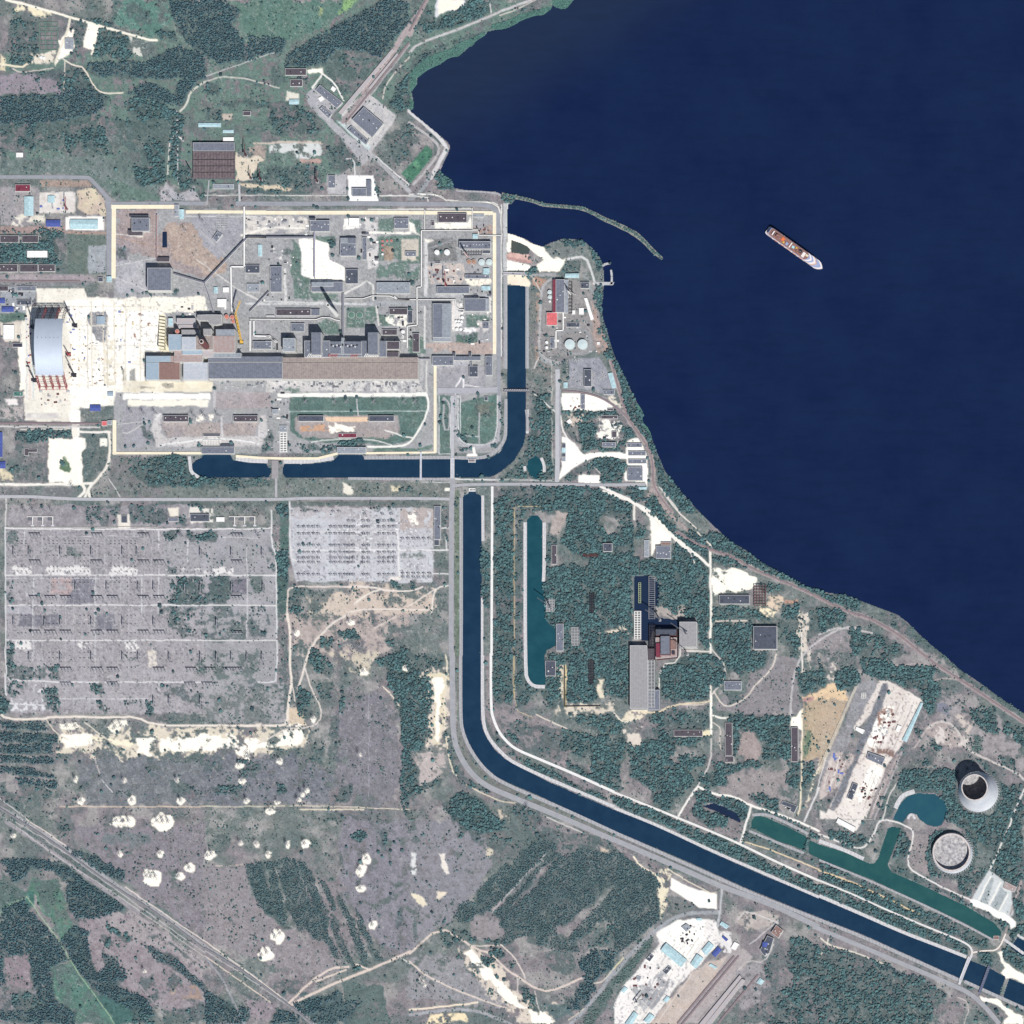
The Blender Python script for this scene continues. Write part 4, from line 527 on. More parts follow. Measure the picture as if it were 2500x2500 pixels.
# ---- yards, sand, concrete, white construction ground
for c,t,p,k in [
 ((246,243,232),'I',[430,260,1000,270,1020,370,1932,380,1932,600,1860,1000,1700,1000,1690,1350,1932,1400,1932,1500,1380,1490,1350,1650,940,1660,830,1830,300,1830,290,1450,260,1100,230,700,300,500,430,480],dict(warp=3,color2=(216,212,202))),
 (BRT,'I',[780,400,1900,400,1880,1000,1660,1000,1680,1380,1380,1480,1340,1640,930,1640,840,1932,830,700,780,600],dict(warp=6,cover=.74)),
 ((176,178,184),'I',[1045,540,1260,540,1260,900,1150,870,1045,700],dict(warp=4,cover=.75,color2=(120,122,130))),
 ((222,216,196),'I',[1220,860,1340,860,1350,1420,1220,1420],dict(cover=.5)),((150,150,140),'I',[1450,980,1480,980,1490,1400,1450,1400],dict(warp=2)),
 ((150,152,150),'I',[1530,1240,1590,1200,1600,1440,1520,1430],dict(warp=2)),
 ((240,236,224),'J',[0,140,950,110,1020,300,400,300,0,280],dict(warp=3)),
 (BRT,'J',[0,280,420,330,430,740,250,750,0,1000],dict(warp=3)),((232,226,200),'J',[420,330,500,330,500,560,560,760,440,760],dict(warp=2)),
 ((238,234,220),'J',[0,1110,1060,1110,1060,1240,0,1240],dict(warp=2,color2=(208,200,178))),((244,243,238),'J',[0,1260,1030,1260,1030,1330,0,1330],dict(warp=1)),
 ((238,234,222),'J',[60,1335,1010,1335,1010,1410,60,1410],dict(warp=2)),
 ((160,156,146),'J',[200,1150,330,1200,600,1190,590,1130,450,1140,430,1200,220,1215],dict(warp=3,cover=.6)),
 ((158,164,170),'I',[0,240,430,240,400,440,300,500,300,560,0,560],dict(warp=2,color2=(148,150,160))),
 ((96,118,112),'I',[0,560,300,560,290,640,0,660],dict(warp=3)),((212,206,196),'I',[0,660,240,660,230,900,60,890,0,780],dict(cover=.7)),
 (SAND,'I',[215,950,290,900,300,1450,240,1480],dict(warp=3)),((232,228,226),'I',[50,1560,210,1550,220,1640,100,1640],dict(warp=3,cover=.8)),
 ((176,168,170),'I',[0,1650,280,1680,260,1830,0,1800],dict(cover=.6)),
 (SAND,'L',[455,275,690,285,740,270,800,280,810,360,770,400,775,695,455,695],dict(warp=3)),((96,122,100),'L',[560,500,600,440,660,490,670,540,640,590,600,580,555,540],dict(warp=4)),
 (BRT,'L',[665,0,755,0,740,290,690,290],dict(warp=2)),((212,202,176),'L',[0,540,60,560,120,620,100,680,0,680],dict(cover=.8)),
 ((240,238,228),'L',[940,270,1010,270,1010,345,940,345],dict(warp=1)),((192,188,190),'L',[250,30,560,30,560,90,250,90],dict(warp=1,color2=(230,228,220))),
 ((226,220,208),'L',[1575,930,1690,930,1690,1010,1600,1010],dict(warp=2)),((222,220,214),'M',[230,930,470,930,470,1060,240,1070],dict(warp=4,cover=.8)),((218,214,206),'L',[1110,990,1225,985,1230,1120,1115,1120],dict(warp=1)),
 ((228,224,212),'M',[1680,690,1780,740,1760,800,1700,800],dict(warp=5,cover=.8)),((214,206,180),'N',[400,700,480,710,480,770,420,760],dict(warp=5,cover=.7)),
 # tarp-white yard and white pads inside the plant
 (BRT,'F',[620,645,800,645,980,700,990,880,1170,990,1175,1140,770,1140,750,1100,660,1060,650,780],dict(warp=2)),
 ((172,174,178),'F',[600,1100,760,1140,740,1190,620,1180],dict(cover=.7)),
 (BRT,'F',[1160,400,1340,390,1350,520,1160,530],dict(warp=3)),((228,226,222),'F',[300,700,430,700,420,890,320,890],dict(cover=.5)),
 ((186,184,188),'F',[0,380,730,380,700,560,0,600],dict(cover=.75,color2=(220,216,206))),((206,204,204),'F',[1400,400,1550,400,1550,1000,1420,1000],dict(cover=.55)),
 ((236,234,226),'G',[480,440,540,470,550,560,660,640,700,650,780,660,680,720,660,640,600,600,520,570,480,570],dict(warp=2)),
 ((240,238,228),'G',[780,455,1160,455,1210,380,1240,520,780,525],dict(warp=2,cover=.85)),((176,168,164),'G',[1230,480,1440,480,1450,600,1240,600],dict(cover=.8,color2=(150,110,110))),
 ((220,216,208),'G',[700,940,1120,920,1140,1060,1110,1180,710,1180],dict(cover=.7,color2=(178,156,154))),((238,232,218),'G',[1120,1120,1430,1120,1430,1180,1170,1180],dict(cover=.8)),
 ((240,238,228),'G',[200,1540,460,1540,460,1690,300,1690,200,1590],dict(cover=.85)),((214,212,212),'G',[980,1380,1120,1400,1110,1740,990,1740],dict(cover=.7)),
 ((240,240,240),'G',[1140,1700,1300,1720,1200,1760,1130,1740],dict(warp=4,cover=.8)),((200,196,196),'G',[1240,1600,1430,1600,1430,1740,1240,1740],dict(cover=.6)),
 ((178,160,158),'G',[670,1870,1440,1870,1440,1932,670,1932],dict(warp=1)),((178,160,158),'O',[280,0,1010,0,1010,70,520,70,430,10,280,60],dict(warp=1)),
 ((226,224,220),'G',[1390,1280,1450,1280,1450,1560,1400,1560],dict(warp=2,cover=.8)),
 (CONCR,'B',[1345,1655,1590,1655,1640,1920,1360,1915],dict(warp=1)),((176,176,182),'B',[1150,1650,1335,1650,1335,1830,1160,1830],dict(warp=1)),
 ((164,166,174),'B',[960,890,1040,800,1120,870,1300,980,1180,1100,1220,1150,1560,1440,1590,1480,1490,1560,1360,1380,1040,1060,970,970],dict(warp=1,color2=(172,170,176))),
 ((176,176,182),'B',[1290,1060,1520,860,1810,1090,1780,1160,1560,1450,1300,1180],dict(warp=1,color2=(196,194,194))),
 ((190,204,206),'B',[1230,1130,1550,1430,1560,1380,1350,1180],dict(warp=1)),
 ((212,202,186),'B',[290,1450,420,1480,560,1500,400,1700,290,1720],dict(cover=.7,warp=6)),((208,196,176),'B',[300,1730,600,1740,830,1770,820,1790,400,1770],dict(warp=3)),
 ((206,210,210),'B',[600,1360,1100,1340,1100,1450,900,1500,800,1460,620,1430],dict(cover=.5)),((196,186,176),'B',[450,1340,1110,1330,1110,1350,450,1360],dict(warp=2)),
 ((164,150,146),'B',[400,1370,580,1370,570,1490,400,1480],dict(cover=.6)),((178,148,148),'B',[900,1490,1100,1490,1080,1540,900,1530],dict(cover=.6)),
 (SAND,'B',[960,670,1110,640,1120,680,970,700],dict(warp=3,cover=.85)),((188,178,168),'B',[150,1080,260,1070,260,1130,160,1140],dict(warp=4,cover=.8)),
 ((214,212,202),'B',[770,860,890,880,890,950,770,950],dict(warp=1)),((110,126,122),'B',[1010,830,1100,740,1240,850,1100,800],dict(warp=1)),
 (SAND,'A',[830,215,940,235,870,520,850,510,870,470,780,445],dict(warp=1)),(SAND,'A',[560,370,590,370,650,270,710,290,700,440,620,520,540,590,500,620,550,500],dict(warp=5,cover=.85)),
 ((232,224,196),'A',[150,30,360,90,480,110,510,160,400,150,150,90],dict(warp=6,cover=.7)),((220,214,200),'A',[290,500,530,480,520,580,300,580],dict(cover=.6,warp=6)),
 ((206,206,200),'A',[1200,350,1460,380,1380,560,1260,500],dict(cover=.5,warp=6)),((216,206,180),'A',[0,520,40,560,40,660,0,660],dict(warp=4)),
 (GRAV,'D',[1510,300,1560,170,1680,280,1840,210,1900,350,1500,350],dict(warp=3,color2=(176,170,176))),
 ((222,214,186),'D',[740,230,880,230,980,350,1000,490,820,480,730,420],dict(warp=4,color2=(172,150,150))),((192,182,176),'D',[370,265,710,265,710,465,370,465],dict(warp=1,color2=(226,224,220))),
 ((158,140,134),'D',[380,155,830,155,870,215,380,215],dict(warp=1)),((150,148,156),'D',[0,220,360,220,360,580,0,580],dict(warp=2,color2=(160,154,156))),
 ((220,216,204),'D',[110,480,430,500,430,560,110,580],dict(cover=.5)),((156,134,136),'D',[0,590,620,590,620,650,0,660],dict(warp=1)),((164,140,136),'D',[620,640,1060,640,1060,670,620,660],dict(warp=1)),
 ((240,238,234),'D',[620,500,985,495,985,625,620,625],dict(warp=1)),((158,164,170),'D',[830,770,1000,770,1000,1030,830,1030],dict(warp=1)),
 ((158,148,156),'D',[0,1040,820,1045,920,1090,920,1110,0,1110],dict(warp=1)),((132,134,140),'D',[0,1120,900,1120,800,1150,0,1150],dict(warp=1)),
 ((212,214,220),'C',[260,0,520,0,520,50,450,100,300,120,240,170],dict(warp=4)),((246,240,226),'C',[280,0,510,0,470,90,290,120],dict(warp=5,cover=.8)),
 # H and Q: sand causeway, parking, white yards
 (SAND,'H',[185,335,260,350,480,460,600,490,650,560,830,640,870,640,870,680,800,780,560,790,540,720,620,660,480,560,420,500,240,430,235,560,190,560],dict(warp=3)),
 (BRT,'H',[150,650,440,700,480,760,430,780,160,780],dict(warp=2)),((212,168,168),'H',[240,555,440,590,475,690,160,645,150,600],dict(warp=1)),((180,136,144),'H',[170,610,470,660,470,690,160,640],dict(warp=1)),
 ((246,242,226),'H',[180,830,410,830,460,930,440,970,180,945],dict(warp=2,color2=(226,212,190))),((176,142,132),'H',[480,850,660,880,600,960,560,980,480,940],dict(warp=3)),
 ((118,126,126),'H',[620,490,810,410,1000,410,1200,530,1300,700,1310,900,1200,800,1120,590,900,640,700,620],dict(warp=3,cover=.8)),
 ((150,148,150),'H',[590,1000,720,900,1250,900,1310,1650,1100,1780,600,1780],dict(warp=2,color2=(138,136,138))),((168,146,144),'H',[1190,1150,1260,1300,1390,1700,1250,1780,1200,1500],dict(warp=4,cover=.8)),
 ((158,140,132),'H',[480,960,560,980,590,1900,450,1900],dict(cover=.5)),((116,122,120),'H',[445,1000,520,1000,520,1932,445,1932],dict(cover=.6)),
 ((144,146,158),'Q',[430,130,780,110,860,220,980,470,960,580,700,500,430,470],dict(warp=1,color2=(154,154,164))),
 (BRT,'Q',[345,535,600,535,780,580,950,680,950,735,600,740,360,740,340,640],dict(warp=1)),((226,220,206),'Q',[900,580,1010,570,1050,720,960,660],dict(cover=.8)),
 (BRT,'Q',[345,1040,400,1050,500,1120,550,1200,620,1250,800,1230,1100,1240,1130,1100,1180,1070,1250,1070,1300,1150,1350,1300,1360,1640,1340,1570,1100,1560,1080,1470,1130,1440,1110,1310,880,1290,740,1290,600,1340,300,1550,345,1400],dict(warp=2)),
 (BRT,'Q',[550,1500,790,1500,800,1590,540,1585],dict(warp=2)),((240,238,230),'Q',[770,840,1040,850,1050,1120,1020,1140,1000,1060,900,1050,900,1000,860,1040,800,1100,770,1060],dict(cover=.6)),
 ((200,186,178),'Q',[380,760,640,760,560,960,480,900],dict(cover=.7)),((118,124,122),'Q',[340,830,400,850,520,1000,380,980],dict(warp=3)),
 ((150,136,130),'Q',[880,0,920,100,760,60,770,0],dict(cover=.7)),((110,124,122),'Q',[0,140,230,190,240,480,0,480],dict(cover=.8,color2=(128,126,126))),
 # S and R
 (SAND,'R',[1495,240,1560,230,1690,380,1690,500,1600,480,1550,510,1510,620,1500,440],dict(warp=2)),(BRT,'S',[0,0,120,0,150,50,150,90,0,90],dict(warp=1)),
 (SAND,'S',[540,330,640,360,700,330,790,350,950,430,950,500,880,560,600,560,540,600],dict(warp=5,cover=.93)),((240,228,200),'S',[960,710,1010,690,1160,750,1130,810,1060,800],dict(warp=5,cover=.8)),
 ((214,196,176),'S',[1050,600,1180,590,1210,640,1160,740,1060,680],dict(cover=.6,warp=6)),((180,140,130),'S',[1220,630,1350,650,1340,670,1220,660],dict(cover=.8)),
 ((214,206,190),'R',[1060,1330,1260,1270,1290,1330,1100,1350],dict(cover=.6)),((206,198,182),'R',[640,1630,700,1620,720,1750,700,1932,650,1932],dict(cover=.6)),((222,214,194),'R',[1000,1760,1070,1760,1060,1932,990,1932],dict(cover=.6)),
 ((208,200,186),'W',[1380,470,1800,470,1932,400,1932,540,1700,560,1370,570],dict(cover=.55,warp=7)),((170,160,158),'R',[600,180,720,200,640,400,540,400],dict(cover=.7)),
 ((186,178,172),'R',[1550,1080,1830,1080,1810,1210,1550,1180],dict(warp=5,cover=.85,color2=(156,150,150))),((220,212,192),'X',[140,120,320,130,240,230,60,240],dict(cover=.6)),
 (SAND,'X',[1670,200,1720,190,1770,120,1770,320,1700,290,1670,290],dict(warp=2)),((232,222,200),'X',[1830,900,1932,620,1932,700,1780,1080],dict(cover=.6)),((226,218,190),'X',[830,320,910,320,920,370,835,370],dict(warp=3)),
 ((214,206,196),'X',[60,300,260,290,250,480,100,450],dict(cover=.5)),
 # T yard
 ((236,232,226),'T',[560,630,640,620,960,790,980,830,780,1230,700,1330,440,1932,0,1932,0,1850,60,1880,400,1200,480,1130,600,860,560,850,340,1110,330,1060,500,720],dict(warp=2,color2=(206,196,192))),
 (BRT,'T',[440,1130,620,860,700,860,620,1200,480,1260],dict(warp=3,cover=.85)),(BRT,'T',[480,1420,600,1460,520,1650,380,1800,360,1700],dict(warp=3)),
 ((150,110,108),'T',[560,900,680,850,690,960,600,1080,560,1060],dict(cover=.45)),((140,112,112),'T',[460,1250,720,1300,700,1360,480,1290],dict(cover=.7)),
 ((118,122,132),'T',[590,660,640,640,660,690,480,1130,360,1380,200,1780,140,1860,90,1840,180,1640,440,1050],dict(warp=2)),
 ((134,134,142),'T',[350,640,520,620,540,680,330,1080,240,1300,100,1400,0,1600,0,1560,200,1120,330,800],dict(warp=2,color2=(150,150,156))),
 ((170,156,158),'T',[130,1290,340,1330,200,1600,60,1700,0,1750,0,1650,80,1420],dict(warp=3,cover=.85,color2=(200,190,186))),
 ((146,138,142),'T',[650,1400,780,1290,600,1750,480,1920,520,1700],dict(warp=3)),
 ((190,180,178),'T',[1010,1110,1060,1020,1200,1000,1370,1160,1400,1240,1200,1250,1050,1150],dict(cover=.85,warp=6,color2=(140,124,128))),((196,186,180),'T',[1290,960,1450,960,1440,1120,1380,1200,1310,1030],dict(cover=.6,warp=6)),
 ((122,122,140),'T',[1100,830,1250,880,1230,980,1100,920],dict(cover=.9)),((206,200,196),'T',[1040,1040,1380,1060,1420,1220,1100,1240],dict(cover=.4,warp=5)),((120,124,126),'Y',[0,0,600,0,540,60,470,170,340,130,0,20],dict(warp=1)),
 ((226,222,218),'Y',[190,0,420,0,350,110,180,50],dict(warp=1,cover=.9)),
 ((200,206,208),'Y',[1600,480,1750,590,1810,640,1830,900,1760,950,1440,760,1500,640],dict(warp=1)),((162,172,176),'Y',[1610,540,1650,560,1580,800,1530,790,1520,750],dict(warp=0)),((162,172,176),'Y',[1715,640,1770,700,1690,860,1640,850,1620,810],dict(warp=0)),
 (BRT,'Y',[1430,760,1500,760,1860,960,1860,1010,1810,1040,1790,990,1430,790],dict(warp=2)),
 (SAND,'Y',[1680,1250,1720,1230,1740,1340,1932,1480,1932,1560,1790,1490,1770,1500,1710,1440,1740,1400],dict(warp=3)),(SAND,'Y',[1510,1680,1690,1700,1850,1830,1932,1850,1932,1932,1740,1932,1800,1850,1700,1770,1560,1730],dict(warp=4)),
 # c yard
 ((240,238,236),'c',[280,480,420,400,560,390,680,400,700,480,760,480,620,640,520,740,400,860,240,1092,0,1092,0,960,60,840,300,560],dict(warp=2,color2=(222,220,216))),
 (BRT,'c',[280,500,430,400,600,400,600,520,490,660,330,550],dict(warp=2)),((200,184,174),'c',[540,720,780,620,800,660,560,900,420,1092,240,1092,330,980],dict(warp=4,color2=(184,174,172))),
 ((178,168,170),'c',[800,560,920,640,620,1092,420,1092,640,830],dict(warp=3,color2=(160,154,158))),((190,182,176),'c',[830,350,1010,330,1092,380,1092,440,1040,440,900,480,800,400],dict(warp=3,cover=.85,color2=(168,160,160))),
 ((150,146,152),'c',[790,760,960,650,1000,700,1000,900,860,1000],dict(warp=8,cover=.7)),(PALE,'c',[700,500,780,480,780,620,700,600],dict(cover=.6)),
 (BRT,'c',[380,115,440,150,560,200,680,225,680,330,560,310,370,190],dict(warp=2)),((228,220,196),'c',[300,60,385,60,340,330,310,400,300,250],dict(warp=5,cover=.7)),
 ((120,126,126),'c',[340,240,450,260,540,330,400,350],dict(warp=4)),((176,178,180),'c',[100,790,200,740,300,860,330,840,200,1010,110,860],dict(warp=2,cover=.6)),
 ((158,160,166),'c',[230,800,330,740,400,820,250,1000,180,920],dict(warp=1,cover=.6)),
 # U, V, W, b sand
 ((214,206,190),'U',[560,1090,1932,1080,1932,1330,1500,1330,1300,1380,560,1290],dict(warp=14,cover=.55)),((214,206,190),'V',[0,1080,700,1080,900,950,1000,1080,900,1260,500,1300,0,1320],dict(warp=14,cover=.6)),((212,202,190),'W',[100,130,380,150,360,860,180,860,200,400],dict(warp=12,cover=.5)),((210,200,188),'b',[440,1200,720,1200,1140,1760,1400,1760,1400,1932,1000,1900,800,1700],dict(warp=14,cover=.5)),((206,198,188),'S',[1340,740,1460,740,1440,1300,1360,1320],dict(warp=8,cover=.6)),((204,196,188),'S',[1500,1150,1720,1180,1680,1430,1600,1300],dict(warp=8,cover=.4)),((210,202,194),'T',[0,400,150,420,120,620,60,640],dict(warp=8,cover=.45)),
 (SAND,'U',[570,1140,860,1120,870,1230,630,1255],dict(warp=5)),((240,232,208),'U',[850,1130,1060,1180,1280,1170,1250,1240,1060,1230,850,1180],dict(warp=6,cover=.8)),
 (SAND,'U',[1290,1160,1480,1160,1420,1200,1380,1290,1440,1340,1350,1340,1290,1310,1330,1260],dict(warp=6)),(SAND,'U',[1530,1170,1932,1150,1932,1270,1540,1290],dict(warp=8,cover=.93)),
 (SAND,'V',[0,1150,400,1180,620,1170,780,1060,900,1000,960,1080,890,1210,760,1250,560,1230,400,1310,0,1280],dict(warp=9,cover=.74)),((206,192,172),'V',[780,880,900,900,960,1030,800,1060],dict(cover=.7,warp=6)),
 ((244,240,226),'U',[550,1020,720,1010,770,1060,700,1090,570,1090],dict(warp=4,cover=.8)),((244,240,226),'U',[1000,1060,1060,1010,1210,1000,1210,1050,1080,1120],dict(warp=4,cover=.85)),
 ((220,210,186),'W',[160,170,370,190,330,400,340,560,300,800,230,840,240,500,240,300],dict(warp=6,cover=.75)),(SAND,'W',[200,230,330,230,300,400,290,780,245,800,255,400],dict(warp=6,cover=.8)),
 ((180,170,170),'W',[40,900,330,900,330,1080,120,1230,80,1100],dict(cover=.6,warp=8)),((196,186,172),'W',[840,1460,940,1480,980,1590,880,1550],dict(cover=.7,warp=6)),
 (SAND,'b',[510,1260,600,1220,690,1330,780,1470,950,1600,1080,1760,1100,1800,960,1740,880,1680,700,1470,620,1350],dict(warp=6,cover=.9)),(SAND,'b',[1120,1810,1290,1800,1370,1900,1350,1932,1150,1932],dict(warp=5,cover=.9)),
 ((234,220,186),'b',[200,1830,540,1820,540,1900,300,1932,180,1932],dict(warp=5,cover=.8)),((228,222,214),'b',[270,320,340,330,380,510,340,520],dict(warp=4,cover=.8)),((214,216,216),'b',[10,320,70,320,60,520,15,520],dict(warp=4,cover=.7)),
 ((226,218,196),'b',[20,700,130,740,180,820,60,780],dict(cover=.7)),((226,216,198),'b',[260,690,360,700,330,730,260,760],dict(cover=.8)),((204,196,180),'b',[710,280,800,280,800,340,740,350],dict(warp=5,cover=.8)),
 ((196,184,170),'b',[1780,260,1900,280,1870,310,1790,300],dict(cover=.7)),((96,114,116),'b',[1300,1760,1480,1750,1540,1860,1380,1890],dict(warp=5)),
]: G_(c,t,p,**k)
# pylon sand pads
PADS=[('Z',1160,20,130,60),('Z',1540,25,115,85),('Z',1430,545,95,95),('Z',1690,540,50,45),('Z',1790,465,55,50),('Z',1130,330,28,34),('Z',1515,330,34,38),('Z',125,160,28,24),('Z',1365,1435,24,20),
 ('U',715,1560,26,36),('U',1170,1570,22,20),('U',1675,1570,22,34),('U',765,1765,34,40),('U',1250,1760,42,40),('U',1710,1760,44,44),
 ('V',710,1385,36,36),('V',355,1570,38,36),('V',400,1760,34,30),('V',625,1855,52,44),('V',690,1775,30,24),('V',960,1660,30,30),('V',915,1700,26,26),('V',885,1755,26,28),('V',330,1420,44,36),('V',410,1350,36,28),('V',1500,540,46,42),('V',860,175,32,34),('V',1025,985,28,34),('V',1460,1325,16,22),('V',1370,75,38,32),('V',1900,510,34,34),
 ('a',50,340,62,42),('a',600,335,34,34),('a',945,235,46,44),('a',690,1100,76,74),('a',565,1275,84,72),('a',1530,380,56,66),('a',1470,480,56,60),('a',1585,1000,48,40),('a',335,225,22,28),('a',490,235,24,34),('a',780,240,30,40),('a',1470,660,50,40),
 ('b',120,1520,20,50),('b',140,1570,26,20)]
for t,x,y,rx,ry in PADS:
    r_=random.Random(x*3+y); pts=[]
    for i in range(14):
        a=i/14*2*math.pi; q=r_.uniform(.72,1.12); pts+= [x+rx*q*math.cos(a), y+ry*q*math.sin(a)]
    G_(SAND if rx>24 else (238,232,222),t,pts,warp=2.5,cover=.96)
